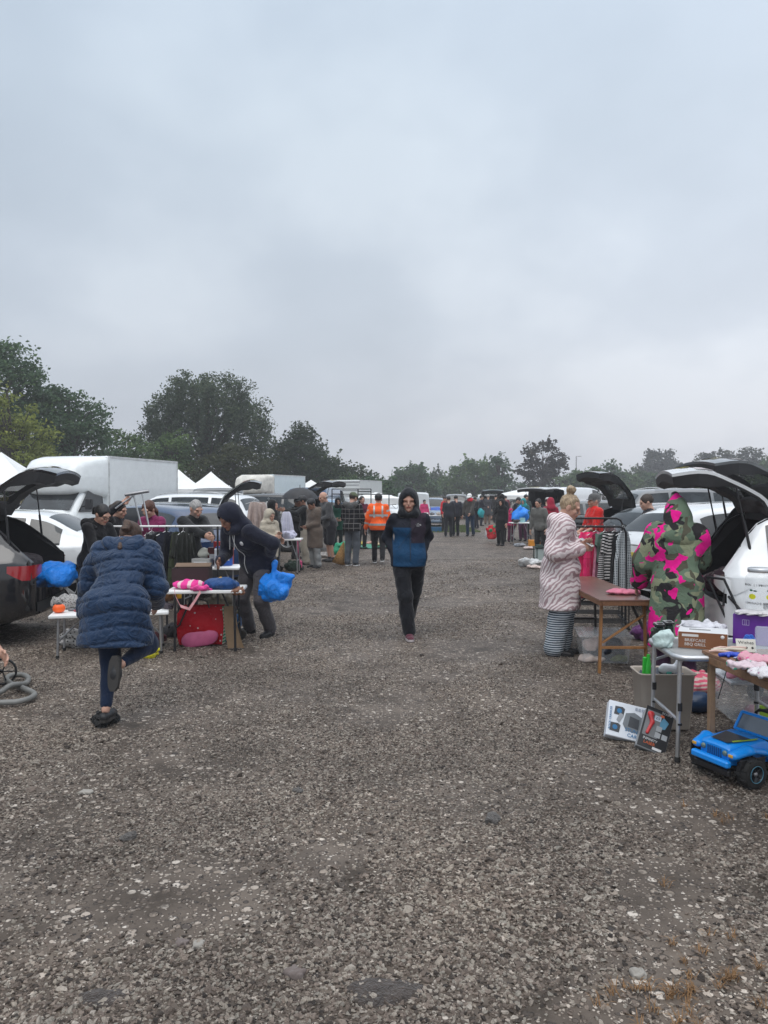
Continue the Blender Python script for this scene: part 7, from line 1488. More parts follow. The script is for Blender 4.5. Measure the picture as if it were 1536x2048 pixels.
HP = M((.80, .03, .16), .75, 'cloth'); LS = [(1172, HP, 'dress', .40, .62, 'hot pink dress nearest the zebra patterned fleece'), (1182, HP, 'shirt', .36, .55, 'hot pink top second on the clothes rack'), (1192, M((.55, .02, .10), .75, 'cloth'), 'dress', .40, .60, 'crimson pink dress on the clothes rack'), (1201, cl((.50, .20, .28)), 'drape', .36, .66, 'dusty pink mesh dress on the clothes rack'), (1210, cl((.10, .16, .13)), 'shirt', .34, .36, 'grey green top on the clothes rack'), (1219, m_lines('bw_stripe', (.012, .012, .014), (.55, .53, .52), 40, .5, 'Z'), 'dress', .42, .64, 'black and white striped dress on the clothes rack'), (1229, m_lines('bw_stripe_wide', (.012, .012, .014), (.55, .53, .52), 26, .5, 'Z'), 'shirt', .36, .58, 'wide striped black and white top on the clothes rack'), (1238, cl((.012, .013, .016)), 'dress', .34, .66, 'plain black dress between the striped and checked ones'), (1247, m_lines('gingham', (.03, .035, .045), (.45, .5, .52), 48, .5, 'Z', .8, 'X', (.55, .58, .6)), 'dress', .36, .74, 'grey checked dress at the right end of the clothes rack')]
for i, (px, m, k, w, h, lb) in enumerate(LS): garment(lb, (xat(px, 9.62), 9.62 - (xat(px, 9.62) - 2.65) * .0, 1.297), 38 + 5 * math.sin(i * 2), w, h, m, k, 'dresses on the clothes rack', .045, 60 + i)
for i in range(7): q = MB(); q.tube([(0.016 * math.cos(a), 0, -.018 + .018 * math.sin(a)) for a in np.linspace(R_(200), R_(-60), 8)] + [(0, 0, -.07)], .0022, 5); q.tube([(-.19, 0, -.14), (0, 0, -.07), (.19, 0, -.14), (-.19, 0, -.14)], .003, 5); tag(q.build('coat_hanger', M_blk, None, (2.45 + i * .10, 10.35, 1.378), (0, 0, R_(35 + 8 * math.sin(i * 3)))), '%s empty black hanger from the left on the rear clothes rack' % ORD[i], 'hanger', 'empty hangers on the rear rack')
# clear storage box
sb = empty('storage_box', (2.235, 7.84, 0), R_(-8), 'clear plastic storage box of dark clothes under the brown table', 'storage box'); gl = m_glass((.86, .90, .92), .12); q = MB(); W_, D_, H_ = .48, .50, .26
for i in range(4):
    pass
G = [[Vector((sx * W_ / 2 * k, sy * D_ / 2 * k, z)) for z, k in ((.005, .90), (.13, .95), (H_, 1.0))] for sx, sy in ((-1, -1), (1, -1), (1, 1), (-1, 1))]; q.grid(G, closeu=True, sm=False); q.add([G[i][0] for i in range(4)], [(0, 1, 2, 3)]); q.build('tub', gl, sb)
q = MB(); q.box((0, 0, H_ + .012), (W_ + .05, D_ + .05, .016), None, .006)
for i in range(6): q.box((0, -.2 + i * .08, H_ + .023), (W_ - .06, .02, .008), None, .002)
q.build('lid', gl, sb)
for i, (c, d, m) in enumerate([((0.02, 0, .01), (.40, .44, .22), cl((.018, .022, .035))), ((-.12, -.12, .12), (.2, .2, .12), cl((.45, .35, .32))), ((-.1, -.14, .008), (.3, .2, .07), cl((.50, .42, .38))), ((.12, -.1, .008), (.24, .26, .08), cl((.12, .14, .03)))]): pile('folded_clothes', ['dark navy clothes packed in the clear storage box', 'pale pink clothes at the top of the clear storage box', 'cream clothes at the bottom of the clear storage box', 'olive clothes at the bottom of the clear storage box'][i], 'clothes', Matrix.Translation((2.235, 7.84, 0)) @ Matrix.Rotation(R_(-8), 4, 'Z') @ Vector(c), d, m, .012, 16, 100 + i, group='clothes in the clear storage box')
# ================================================================ NEAR RIGHT STALL
at_ = table('grey camping table with silver tube legs holding the barbecue box', 2.22, 5.06, .74, .60, .675, -3, M((.30, .31, .31), .5, 'plastic'), M_alu, 'alu')
# storage jars, bag, barbecue box
for i, (px, Y) in enumerate([(1320, 5.22), (1338, 5.30)]):
    j = empty('storage_jar', (xat(px, Y), Y, .676), .1 * i, ['square dark green jar at the left corner of the camping table', 'second square dark green jar beside the white barbecue box'][i], 'jar', 'dark green jars'); q = MB(); q.box((0, 0, .055), (.062, .062, .11), None, .012); q.build('jar_body', M((.010, .022, .018), .15, 'paint'), j); q = MB(); q.box((0, 0, .117), (.066, .066, .014), None, .004); q.build('lid', M_blk, j); q = MB(); q.tube([(-.024, -.036, .127), (.024, -.036, .127), (.03, .02, .130), (-.03, .02, .130)], .003, 5, closed=True); q.build('wire_clip', M_alu, j)
pile('cloth_bag', 'small pale mint cloth bag on the camping table', 'cloth bag', (xat(1333, 5.02), 5.05, .676), (.12, .10, .125), M((.50, .62, .60), .7, 'cloth'), .006, 30, 110, h=.005)
bx = empty('barbecue_box', (2.105, 5.06, .677), R_(-24), 'white and brown barbecue box with large white lettering on the camping table', 'box'); q = MB(); q.box((0, 0, .055), (.30, .22, .11), None, .003); q.build('carton', M((.62, .63, .64), .5, 'plastic', var=.05), bx)
BR = M((.22, .085, .035), .5, 'plastic', var=.08); plate('printed_side', bx, (.0, -.1115, .056), (.294, .002, .106), BR); wm2 = M((.66, .64, .62), .5, 'plastic'); text_part('lettering', 'BRIEFCASE\nBBQ GRILL', .027, wm2, bx, (-.045, -.1135, .043), (math.pi / 2, 0, 0)); plate('label_strip', bx, (-.075, -.1132, .088), (.10, .001, .016), wm2); q = MB(); q.lathe([(.001, 0), (.012, 0), (.012, .001), (.001, .001)], (.118, -.113, .088), 16, R=Matrix.Rotation(math.pi / 2, 3, 'X')); q.build('round_mark', wm2, bx); plate('carry_slot', bx, (-.02, 0, .1108), (.13, .035, .001), M((.20, .20, .20), .6))
text_part('label_text', 'barbecook', .011, BR, bx, (-.075, -.1142, .088), (math.pi / 2, 0, 0)) if False else None
pile('tissue_paper', 'white crumpled packing film lying on the barbecue box', 'packing film', (2.17, 5.22, .77), (.30, .16, .05), M((.60, .60, .64), .4, 'film'), .012, 24, 111, h=.006)
# plank table
pt = empty('plank_table', (2.36, 4.05, 0), R_(4), 'rough wooden plank table with a square post leg at the right edge', 'table'); PLK = m_wood((.25, .13, .07), .6, 2.5, .6, 1)
for i in range(3): q = MB(); q.box((-.20 + i * .205, 0, .690), (.20, 1.62, .022), None, .003); q.build('plank', PLK, pt)
q = MB(); q.box((-.285, 0, .655), (.03, 1.55, .048), None, .003); q.box((.285, 0, .655), (.03, 1.55, .048), None, .003); q.box((0, -.6, .652), (.53, .05, .05), None, .003); q.box((0, .68, .652), (.53, .05, .05), None, .003); q.build('batten', m_wood((.27, .15, .08), .6, 2.5, .6, 0), pt)
for sx, sy in ((-.26, .76), (.26, .76), (-.26, -.66), (.26, -.66)): q = MB(); q.bar((sx, sy, .64), (sx, sy, 0), .036, .036); q.build('leg', m_wood((.38, .25, .15), .75, 3, .6, 2), pt)
q = MB(); q.tube([at(1457, 1322, 4.62), at(1452, 1345, 4.62), at(1444, 1372, 4.64), at(1436, 1398, 4.66)], .003, 5); tag(q.build('hanging_cord', M_blk), 'thin black cord hanging from the plank table edge', 'cord')
# goods on the planks
rg = np.random.default_rng(4); gp = [(1440, 4.78), (1455, 4.72), (1462, 4.84)]
for i in range(5): q = MB(); c = Vector((xat(1438 + i * 9, 4.76), 4.72 + .03 * (i % 3), .712 + .004 * i)); d = Vector((math.cos(-.5 + i * .16), math.sin(-.5 + i * .16) * .6, .0)); q.tube([c - d * .07, c - d * .03 + Vector((0, 0, .006)), c + d * .05, c + d * .075], [.005, .009, .010, .006], 8); tag(q.build('peg', M((.62, .56, .46) if i % 2 else (.60, .42, .36), .6, 'plastic')), '%s pale curved handle from the left in the bunch on the planks' % ORD[i], 'handle', 'pale handles on the plank table')
q = MB(); c = Vector((xat(1463, 4.6), 4.62, .716)); V, Q = surf([limb((-.05, 0, .012), (.02, .01, .014), .012, .014), limb((.02, .01, .014), (.045, -.05, .012), .014, .010), limb((0, .0, .014), (-.02, -.045, .012), .012, .009), ell((.05, .0, .015), (.025, .02, .014))], .004, .012); tag(mobj('blue_toy', fast_mesh('blue_toy', V, Q, M((.01, .05, .42), .35, 'plastic')), None, (c.x, c.y, .702)), 'glossy royal blue toy lying on the planks', 'toy')
pile('black_star', 'small black star shaped toy on the plank table', 'toy', (xat(1483, 4.5), 4.48, .702), (.06, .05, .03), M_blk, .008, 90, 113, h=.004)
cd = boxo('paw_card', 'white card with handwriting and a row of black paw dots', 'card', (xat(1500, 4.72), 4.74, .705), (.115, .004, .085), M((.60, .58, .52), .6, var=.04), 0, (R_(-28), 0, R_(-12))); text_part('handwriting', 'Wishes', .030, M_blk, cd, (0, -.0028, .060), (math.pi / 2, 0, 0))
for i in range(3): q = MB(); q.lathe([(.001, 0), (.007, 0), (.007, .001), (.001, .001)], (-.035 + i * .035, -.003, .028), 12, R=Matrix.Rotation(math.pi / 2, 3, 'X')); q.build('paw_dot', M_blk, cd)
pile('price_label', 'small pale blue price label on the planks', 'label', (xat(1484, 4.55), 4.56, .702), (.07, .05, .014), M((.45, .50, .66), .5, 'film'), .003, 60, 114, h=.004)
for i, (px, Y, s, c, lb) in enumerate([(1500, 4.30, (.20, .14, .05), (.62, .50, .54), 'pink and white plastic packet on the plank table'), (1522, 4.42, (.18, .14, .06), (.60, .30, .36), 'pink packet behind the front plastic packet'), (1530, 4.12, (.16, .18, .045), (.62, .60, .62), 'clear white packet at the right edge of the planks')]): pile('plastic_packet', lb, 'packet', (xat(px, Y), Y, .702), s, m_spots('packet_print_%d' % i, c, ((.1, .45, .3), (.6, .1, .25), (.4, .2, .3))[i], 22, .22, .25), .008, 34, 115 + i, h=.005, group='plastic packets on the planks')
q = MB(); q.box((0, 0, .09), (.14, .05, .18), None, .01); tag(q.build('clear_case', m_glass((.75, .85, .9), .1), None, (xat(1535, 4.65), 4.62, .702), (R_(-12), 0, R_(-20))), 'tall clear plastic case at the right edge of the planks', 'case')
# purple box, flower, dispenser
PU = M((.115, .020, .27), .45, 'plastic', var=.1); pb = empty('purple_box', (2.55, 5.20, .677), R_(-34), 'purple carton with a white barcode label under the drinks dispenser', 'box'); q = MB(); q.box((0, 0, .10), (.30, .26, .20), None, .003); q.build('carton', PU, pb); plate('barcode_label', pb, (-.151, -.0, .095), (.002, .16, .125), M((.60, .59, .52), .5, 'plastic', var=.05)); q = MB()
for i in range(13): q.box((-.1525, -.045 + i * .0075, .10), (.001, .003 if i % 3 else .005, .055))
q.build('barcode', M((.12, .12, .12), .6), pb); q = MB()
for a, b in (((-.09, .13), (-.05, .13)), ((-.09, .165), (-.05, .165))): q.box(((a[0] + b[0]) / 2, -.1315, a[1]), (.04, .001, .003))
for x in (-.09, -.075, -.065, -.05): q.box((x, -.1315, .1475), (.003, .001, .035))
q.build('box_icon', M((.45, .38, .6), .5), pb); pile('packing_sheet', 'white crumpled paper on top of the purple carton', 'paper', (2.52, 5.18, .878), (.30, .24, .022), M((.60, .58, .58), .6, 'film'), .006, 28, 120, h=.006)
fl = empty('blue_bow', (xat(1501, 4.92), 4.92, .745), 0, 'shiny blue gift bow in front of the purple carton', 'gift bow'); V, Q = surf([ell((.026 * math.cos(a), .0, .0 + .024 * math.sin(a)), (.018, .012, .018)) for a in [k * math.pi / 3 for k in range(6)]] + [ell((0, -.012, 0), (.016, .016, .016))], .004, .008); mobj('bow_loops', fast_mesh('bow_loops', V, Q, M((.01, .10, .50), .3, 'film')), fl); q = MB(); q.tube([(0, 0, -.03), (0, 0, -.05)], .012, 8); q.build('base', M((.5, .55, .6), .4, 'plastic'), fl)
dp = empty('drinks_dispenser', (2.565, 5.24, .893), R_(-20), 'glass drinks dispenser with lemon print and lettering on the purple carton', 'dispenser'); q = MB(); q.lathe([(.0, 0), (.088, 0), (.094, .01), (.095, .20), (.088, .232), (.072, .250), (.072, .262)], n=32, cap=False); q.build('jar', m_glass((.93, .96, .97), .04), dp); q = MB(); q.lathe([(.078, .258), (.080, .262), (.080, .280), (.074, .288), (.001, .289)], n=32); q.build('lid', M_alu, dp); bk = M((.02, .02, .022), .5, 'plastic')
def curved(name, parent, txt, z, size, ang0, mat, R=.0962):
    n = len(txt)
    for i, ch_ in enumerate(txt):
        if ch_ == ' ': continue
        a = ang0 + (i - (n - 1) / 2) * size * .72 / R; text_part(name, ch_, size, mat, parent, (R * math.sin(a), -R * math.cos(a), z), (math.pi / 2, 0, a), .0004)
prn = empty_child('print', dp, (0, 0, 0))
for a0 in (-.62, .55): curved('lettering', prn, 'WHEN LIFE', .175, .021, a0, bk); curved('lettering', prn, 'LEMONADE', .052, .021, a0, bk)
for a0 in (-.62, .55):
    for (da, z, rx, rz_, m) in ((0, .098, .024, .019, M((.62, .62, .02), .4, 'plastic')), (-.08, .140, .011, .007, M((.01, .10, .06), .4, 'plastic')), (.20, .137, .013, .005, M((.015, .06, .05), .4, 'plastic'))):
        q = MB(); G = [[Vector((.0963 * math.sin(a0 + da + rx * u * math.sqrt(max(0, 1 - v * v)) / .0963), -.0963 * math.cos(a0 + da + rx * u * math.sqrt(max(0, 1 - v * v)) / .0963), z + rz_ * v)) for u in np.linspace(-1, 1, 7)] for v in np.linspace(-1, 1, 9)]; q.grid(G); q.build('lemon_print' if m.name != 'x' else 'leaf_print', m, prn)
# boxes under the planks
for i, (x, y, z, d, m, lb) in enumerate([(2.86, 5.75, 0, (.60, .42, .30), gl, 'clear tub of pink goods on the gravel under the plank table'), (2.80, 5.62, .32, (.52, .36, .07), m_glass((.8, .86, .9), .15), 'clear lidded tray on top of the tub under the plank table')]):
    r = empty('storage_tub', (x, y, z), R_(-6), lb, 'storage tub', 'tubs under the plank table'); q = MB(); q.box((0, 0, d[2] / 2), d, None, .03); q.build('tub', m, r); q = MB(); q.box((0, 0, d[2] + .008), (d[0] + .04, d[1] + .04, .02), None, .01); q.build('lid', M((.50, .53, .56), .35, 'plastic'), r)
for i, (x, y, z, s, c, lb) in enumerate([(2.72, 5.5, 0, (.24, .12, .16), (.45, .30, .34), 'pink goods low on the left in the clear tub'), (2.9, 5.62, .0, (.3, .3, .2), (.20, .10, .14), 'dark pink goods in the middle of the clear tub'), (2.62, 5.45, .36, (.28, .16, .07), (.62, .25, .33), 'pink folded cloth on top of the tubs')]): pile('tub_goods', lb, 'goods', (x, y, z + .01), s, m_spots('tub_print%d' % i, c, (.55, .5, .5), 25, .2), .01, 25, 130 + i, group='goods in the tubs')
boxo('green_tag', 'lime green packet leaning on the tub under the planks', 'packet', (2.66, 5.36, .12), (.12, .01, .085), M((.25, .42, .03), .5, 'plastic'), -8); pile('ground_rug', 'pink and cream striped blanket folded on the gravel below the robe', 'blanket', (2.55, 6.45, 0), (.50, .36, .20), m_lines('blanket_stripe', (.50, .09, .14), (.48, .38, .34), 34, .45, 'Z'), .012, 14, 133)
pile('dark_pot', 'dark blue pot on the gravel behind the bin', 'pot', (2.42, 5.95, 0), (.22, .2, .16), M((.01, .035, .09), .35, 'plastic'), .004, 16, 134)
# bin with toys
bn = empty('plastic_bin', (2.03, 5.58, 0), R_(-2), 'beige rectangular plastic bin full of toys under the camping table', 'bin'); BM_ = M((.38, .33, .28), .5, 'plastic', var=.06); q = MB(); G = []
for sx, sy in ((-1, -1), (1, -1), (1, 1), (-1, 1)):
    for da in ((-.5, .5)): pass
def rr(w, d, z, r=.04):
    o = []
    for cx, cy, a0 in ((w / 2 - r, d / 2 - r, 0), (-w / 2 + r, d / 2 - r, 90), (-w / 2 + r, -d / 2 + r, 180), (w / 2 - r, -d / 2 + r, 270)):
        for k in range(5): a = R_(a0 + k * 22.5); o.append(Vector((cx + r * math.cos(a), cy + r * math.sin(a), z)))
    return o
L_ = [rr(.34, .22, .0), rr(.345, .225, .02), rr(.39, .26, .385), rr(.41, .28, .392), rr(.412, .282, .402), rr(.395, .265, .403), rr(.383, .253, .39), rr(.33, .21, .03)]; q.grid([[L_[j][i] for j in range(len(L_))] for i in range(20)], closeu=True); q.add(L_[-1], [tuple(range(20))]); q.add(L_[0], [tuple(range(20))]); q.build('bin_body', BM_, bn)
q = MB(); q.lathe([(.022, 0), (.024, .01), (.024, .30), (.012, .34), (.012, .37)], n=14); q.box((-.025, 0, .18), (.022, .03, .34), None, .008); tag(q.build('green_toy', M((.02, .42, .03), .25, 'plastic'), None, (1.885, 5.52, .16), (0, R_(3), 0)), 'bright green plastic toy sticking out of the beige bin', 'toy')
V, Q = surf([limb((-.03, 0, -.06), (.03, 0, .06), .02, .024), limb((.03, 0, .06), (.085, 0, .155), .022, .018, (0, 1, 0), .014, .012), limb((-.03, 0, -.04), (-.10, 0, -.03), .024, .02), ell((-.09, 0, -.05), (.05, .022, .035))], .006, .015)
tw = mobj('toy_blaster', fast_mesh('toy_blaster', V, Q, M((.58, .60, .64), .35, 'plastic')), None, (2.12, 5.52, .47), (0, 0, R_(-6))); tag(tw, 'white toy blaster with teal trigger lying in the beige bin', 'toy blaster'); q = MB(); q.box((.06, -.020, .11), (.02, .006, .06), Matrix.Rotation(.5, 3, 'Y'), .002); q.box((.02, -.026, .04), (.07, .004, .008), Matrix.Rotation(-1.0, 3, 'Y'), .001); q.build('dark_inset', M_blk, tw); q = MB(); q.box((-.07, -.022, -.075), (.035, .01, .02), None, .004); q.build('trigger', M((.01, .25, .20), .4, 'plastic'), tw)
pile('toys', 'dark toys filling the beige bin', 'toys', (2.03, 5.6, .30), (.34, .2, .11), M((.05, .06, .08), .5, var=.6, vs=20), .012, 40, 140, h=.007)
# leaning packages
def leaning(name, label, p, d, rx, rz, ry, base): 
    r = empty(name, p, 0, label, 'package', 'toy packages leaning on the bin'); r.rotation_euler = Euler((R_(rx), R_(ry), R_(rz)), 'XYZ'); q = MB(); q.box((0, d[1] / 2, d[2] / 2), d, None, .004); q.build('carton', base, r); return r
WH = M((.70, .74, .80), .3, 'plastic', var=.05); A = leaning('toy_package', 'white package with a printed blue wheeled toy leaning on the beige bin', (1.695, 5.22, .0), (.36, .07, .25), -33, -8, 12, WH); DK = M((.045, .05, .06), .4, 'plastic'); BLt = M((.02, .17, .38), .35, 'plastic'); GY = M((.16, .18, .20), .4, 'plastic')
def decal(parent, poly, m, name='print', y=-.0016, t=.001): q = MB(); q.prism(poly, y - t, y + .0005, 0); return q.build(name, m, parent)
def disc(parent, cx, cz, r, m, name, y=-.003): 
    return decal(parent, [(cx + r * math.cos(a), cz + r * math.sin(a)) for a in np.linspace(0, 6.283, 18, endpoint=False)], m, name, y)
for cx, cz in ((-.105, .185), (-.125, .065), (.085, .195), (.07, .07)): decal(A, [(cx - .035, cz - .028), (cx + .03, cz - .032), (cx + .037, cz + .02), (cx + .02, cz + .032), (cx - .03, cz + .03)], DK, 'tyre_print'); disc(A, cx, cz, .017, BLt, 'hub_print', -.0032)
decal(A, [(-.075, .10), (-.05, .06), (.03, .055), (.06, .10), (.05, .17), (0, .195), (-.06, .18)], GY, 'toy_print', -.0022); decal(A, [(-.04, .09), (.03, .08), (.035, .15), (-.03, .165)], DK, 'cabin_print', -.0036); decal(A, [(-.12, .12), (-.10, .10), (-.07, .16), (-.10, .175)], M((.3, .32, .35), .4, 'plastic'), 'arm_print', -.0028)
text_part('lettering', 'ROCK CRAWLER', .021, BLt, A, (-.162, -.0045, .125), (math.pi / 2, R_(-90), 0)); text_part('lettering', 'STUNT\nCAR', .034, BLt, A, (-.005, -.0045, .045), (math.pi / 2, R_(4), 0))
for i in range(4): decal(A, [(.0 + i * .022, .215), (.016 + i * .022, .213), (.018 + i * .022, .232), (.002 + i * .022, .234)], M((.34, .38, .46), .4, 'plastic'), 'picture_print', -.0028)
B = leaning('tool_package', 'dark blister package with a red toy tool leaning in front of the white package', (1.745, 5.01, .0), (.19, .055, .27), -36, -14, 20, M((.22, .23, .24), .3, 'plastic')); BK2 = M((.018, .019, .022), .3, 'plastic')
decal(B, [(-.092, .008), (.092, .008), (.092, .295), (-.092, .295)], BK2, 'backing_card'); decal(B, [(-.08, .09), (.02, .09), (.02, .27), (-.08, .27)], M((.17, .18, .19), .35, 'plastic'), 'window_print', -.0030); RD = M((.52, .03, .035), .4, 'plastic')
V, Q = surf([limb((-.05, -.008, .11), (-.035, -.012, .19), .011, .012), limb((-.035, -.012, .19), (-.06, -.012, .235), .013, .016), ell((-.055, -.012, .245), (.022, .01, .016))], .004, .012); mobj('red_tool', fast_mesh('red_tool', V, Q, RD), B)
decal(B, [(.02, .16), (.055, .175), (.07, .225), (.03, .25), (.015, .21)], M((.10, .28, .42), .4, 'plastic'), 'gun_print', -.0032); decal(B, [(.01, .245), (.035, .25), (.03, .265), (.008, .262)], M((.6, .12, .04), .4, 'plastic'), 'nozzle_print', -.0036)
for i, (a, b) in enumerate(((.0, .10), (.045, .10), (.0, .145))): decal(B, [(a, b), (a + .036, b), (a + .036, b + .036), (a, b + .036)], M((.36, .38, .40), .4, 'plastic'), 'picture_print', -.0034)
wm3 = M((.62, .62, .62), .4, 'plastic'); text_part('lettering', 'INFINITY', .024, wm3, B, (-.02, -.0045, .070), (math.pi / 2, 0, 0)); text_part('lettering', 'LASER', .028, M((.62, .12, .03), .4, 'plastic'), B, (-.02, -.0045, .045), (math.pi / 2, 0, 0)); text_part('lettering', 'SCOPE', .022, wm3, B, (.045, -.0045, .280), (math.pi / 2, 0, 0)); plate('price_sticker', B, (-.005, -.0045, .23), (.042, .001, .035), M((.45, .52, .62), .5)); text_part('lettering', '£5', .026, BK2, B, (-.005, -.0055, .23), (math.pi / 2, 0, 0)); plate('barcode_label', B, (.035, -.004, .022), (.06, .001, .018), wm3)
# ---- ride-on toy off-roader
def toy():
    r = empty('toy_car', (2.33, 4.66, 0), R_(203), 'bright blue toy off-road car with black wheels standing on the gravel', 'toy car'); r.scale = (.89,) * 3; BL = M((.005, .26, .80), .28, 'plastic', name='blue_plastic', var=.08); W = .34
    q = MB()   # bonnet block: tapered to the front, with side panels
    sec = []
    for x, w, z0, z1 in ((.47, .118, .135, .235), (.455, .122, .130, .250), (.30, .140, .130, .264), (.17, .150, .130, .270), (.155, .152, .13, .262)):
        sec.append([Vector((x, yy * w, z0 + (z1 - z0) * t)) for yy, t in ((-1, 0), (-1, .85), (-.93, .97), (-.6, 1.0), (0, 1.03), (.6, 1.0), (.93, .97), (1, .85), (1, 0))])
    q.grid(sec); q.add(sec[0], [tuple(range(9))]); q.build('bonnet', BL, r)
    q = MB()
    for i in range(7): q.box((.474, -.054 + i * .018, .195), (.010, .008, .062), None, .003)
    q.build('grille', M((.004, .09, .28), .4, 'plastic'), r)
    for sy in (-1, 1):
        q = MB(); q.lathe([(.001, .012), (.016, .010), (.019, 0)], (.474, sy * .090, .205), 16, R=Matrix.Rotation(math.pi / 2, 3, 'Y')); q.build('headlight', M((.10, .16, .14), .15, 'paint'), r)
        V, Q = surf([limb((.47, sy * .15, .205), (.36, sy * .17, .235), .026, .03, (0, 1, 0), .04, .045), limb((.36, sy * .17, .235), (.22, sy * .172, .205), .022, .018, (0, 1, 0), .045, .04), limb((.22, sy * .172, .205), (.14, sy * .165, .13), .018, .02, (0, 1, 0), .04, .03)], .0065, .02); mobj('mudguard', fast_mesh('mudguard', V, Q, BL if sy < 0 else BL), r)
        q = MB(); q.box((.492, sy * .152, .208), (.012, .035, .020), None, .004); q.build('indicator', M((.70, .38, .05), .25, 'plastic'), r)
        q = MB(); q.box((.36, sy * .205, .165), (.22, .012, .055), None, .005); q.build('arch_trim', M_blk, r)
        q = MB(); q.box((-.03, sy * .168, .165), (.30, .016, .14), None, .008); dr = q.build('side_panel', M((.015, .016, .018), .3, 'plastic'), r)
        for k, (c, wd) in enumerate((((.25, .42, .03), .014), ((.30, .33, .36), .006), ((.006, .20, .60), .016))): q = MB(); q.bar((.10, sy * .178, .15 + .028 * k), (-.17, sy * .178, .20 + .014 * k), .004, wd, up=(0, 1, 0)); q.build('stripe', M(c, .35, 'plastic'), dr)
        text_part('lettering', 'WRANGLER', .024, wm3, dr, (-.02, sy * .1788, .150), (math.pi / 2, R_(-8 if sy > 0 else 8) * 1, math.pi if sy > 0 else 0))
        q = MB(); q.box((-.06, sy * .165, .255), (.20, .02, .05), None, .006); q.build('door_top', BL, r)
    q = MB(); q.box((.505, 0, .150), (.045, .31, .045), None, .010); q.box((.49, 0, .145), (.04, .2, .03)); q.build('bumper', BL, r)
    q = MB(); q.box((.02, 0, .115), (.92, .26, .04), None, .01); q.box((.49, 0, .09), (.03, .30, .04), None, .01); q.build('chassis', M_blk, r)
    fr = [(-.135, .262), (.135, .262), (.150, .272), (.118, .385), (-.118, .385), (-.150, .272)]
    wsf = MB(); a = -.38
    def W3(y, z): return Vector((.135 + (z - .27) * a, y, z))
    for p, s in (((-.142, .265), (-.118, .385)), ((.142, .265), (.118, .385)), ((-.118, .385), (.118, .385)), ((-.145, .270), (.145, .270))): wsf.bar(W3(*p), W3(*s), .018, .018, up=(1, 0, 0))
    wf = wsf.build('windscreen_frame', BL, r); q = MB(); q.add([W3(-.14, .27), W3(.14, .27), W3(.116, .38), W3(-.116, .38)], [(0, 1, 2, 3)]); q.build('windscreen', M((.12, .15, .18), .15, 'paint'), wf)
    q = MB(); q.add([(.43, -.07, .2635), (.43, .07, .2635), (.26, .10, .2755), (.26, -.10, .2755)], [(0, 1, 2, 3)]); q.build('bonnet_sticker', M((.04, .045, .05), .3, 'plastic'), r); q = MB(); q.add([(.40, .085, .2672), (.39, .065, .2685), (.20, .11, .276), (.24, .125, .273)], [(0, 1, 2, 3)]); q.build('bonnet_stripe', M((.28, .42, .03), .35, 'plastic'), r)
    q = MB()
    for x in (-.05, -.30): q.tube([(x, -.13, .20), (x, -.13, .36), (x, -.10, .385), (x, .10, .385), (x, .13, .36), (x, .13, .20)], .011, 8)
    q.tube([(-.05, -.12, .37), (-.30, -.12, .37)], .009, 8); q.tube([(-.05, .12, .37), (-.30, .12, .37)], .009, 8); q.build('roll_bar', M_blk, r)
    for sy in (-1, 1): q = MB(); q.box((-.10, sy * .07, .19), (.13, .10, .04), None, .015); q.box((-.17, sy * .07, .25), (.035, .10, .14), Matrix.Rotation(-.15, 3, 'Y'), .015); q.build('seat', M_blk, r)
    q = MB(); q.tube([(.03 + .035 * math.sin(t) * .4, .07 + .035 * math.cos(t), .27 + .035 * math.sin(t)) for t in np.linspace(0, 6.28, 16, endpoint=False)], .005, 6, closed=True); q.tube([(.09, .07, .24), (.03, .07, .27)], .005, 6); q.build('steering_wheel', M_blk, r)
    q = MB(); q.box((-.25, 0, .21), (.28, .33, .12), None, .02); q.build('rear_tub', BL, r)
    for x in (.36, -.30):
        for sy in (-1, 1):
            w = empty_child('wheel', r, (x, sy * .195, .098)); q = MB(); R0 = .098; prof = [(.055, -.042), (.086, -.045), (.095, -.035), (.096, .035), (.086, .045), (.055, .042)]; q.lathe(prof, n=40, axis='y', cap=False)
            for k in range(18): an = k * math.pi / 9; q.box((.096 * math.cos(an), .018 * (1 if k % 2 else -1), .096 * math.sin(an)), (.012, .046, .016), Matrix.Rotation(-an, 3, 'Y'), .002)
            q.build('tyre', M_rub, w); q = MB(); q.lathe([(.056, sy * .045), (.052, sy * .03), (.001, sy * .026)], n=30, axis='y', cap=False)
            for k in range(5): an = k * 1.2566; q.bar((.01 * math.cos(an), sy * .032, .01 * math.sin(an)), (.05 * math.cos(an), sy * .036, .05 * math.sin(an)), .010, .010)
            q.build('rim', M((.02, .022, .026), .3, 'plastic'), w); q = MB(); q.tube([Vector((.054 * math.cos(t), sy * .046, .054 * math.sin(t))) for t in np.linspace(0, 6.283, 30, endpoint=False)], .0022, 5, closed=True); q.build('rim_ring', M((.10, .30, .42), .3, 'plastic'), w); q = MB(); q.lathe([(.001, sy * .042), (.014, sy * .041), (.015, sy * .03)], n=16, axis='y'); q.build('hub_cap', M_steel, w)
toy()
# ---- distant lamp posts
for i, (px, Y, top_, lb) in enumerate([(1152, 118, 913, 'tall grey lamp post above the low bushy tree on the right'), (813, 112, 934, 'distant lamp post above the rounded tree in the middle')]):
    z = CAMH + (989 - top_) * Y / F; r = empty('lamp_post', (xat(px, Y), Y, 0), 0, lb, 'lamp post', 'distant lamp posts'); q = MB(); q.tube([(0, 0, 0), (0, 0, z)], [.12, .07], 8); q.build('pole', M_steel, r); q = MB(); q.bar((0, 0, z), (.5, 0, z + .04), .06); q.box((.55, 0, z + .02), (.45, .2, .09), None, .02); q.build('lamp_head', M_steel, r)

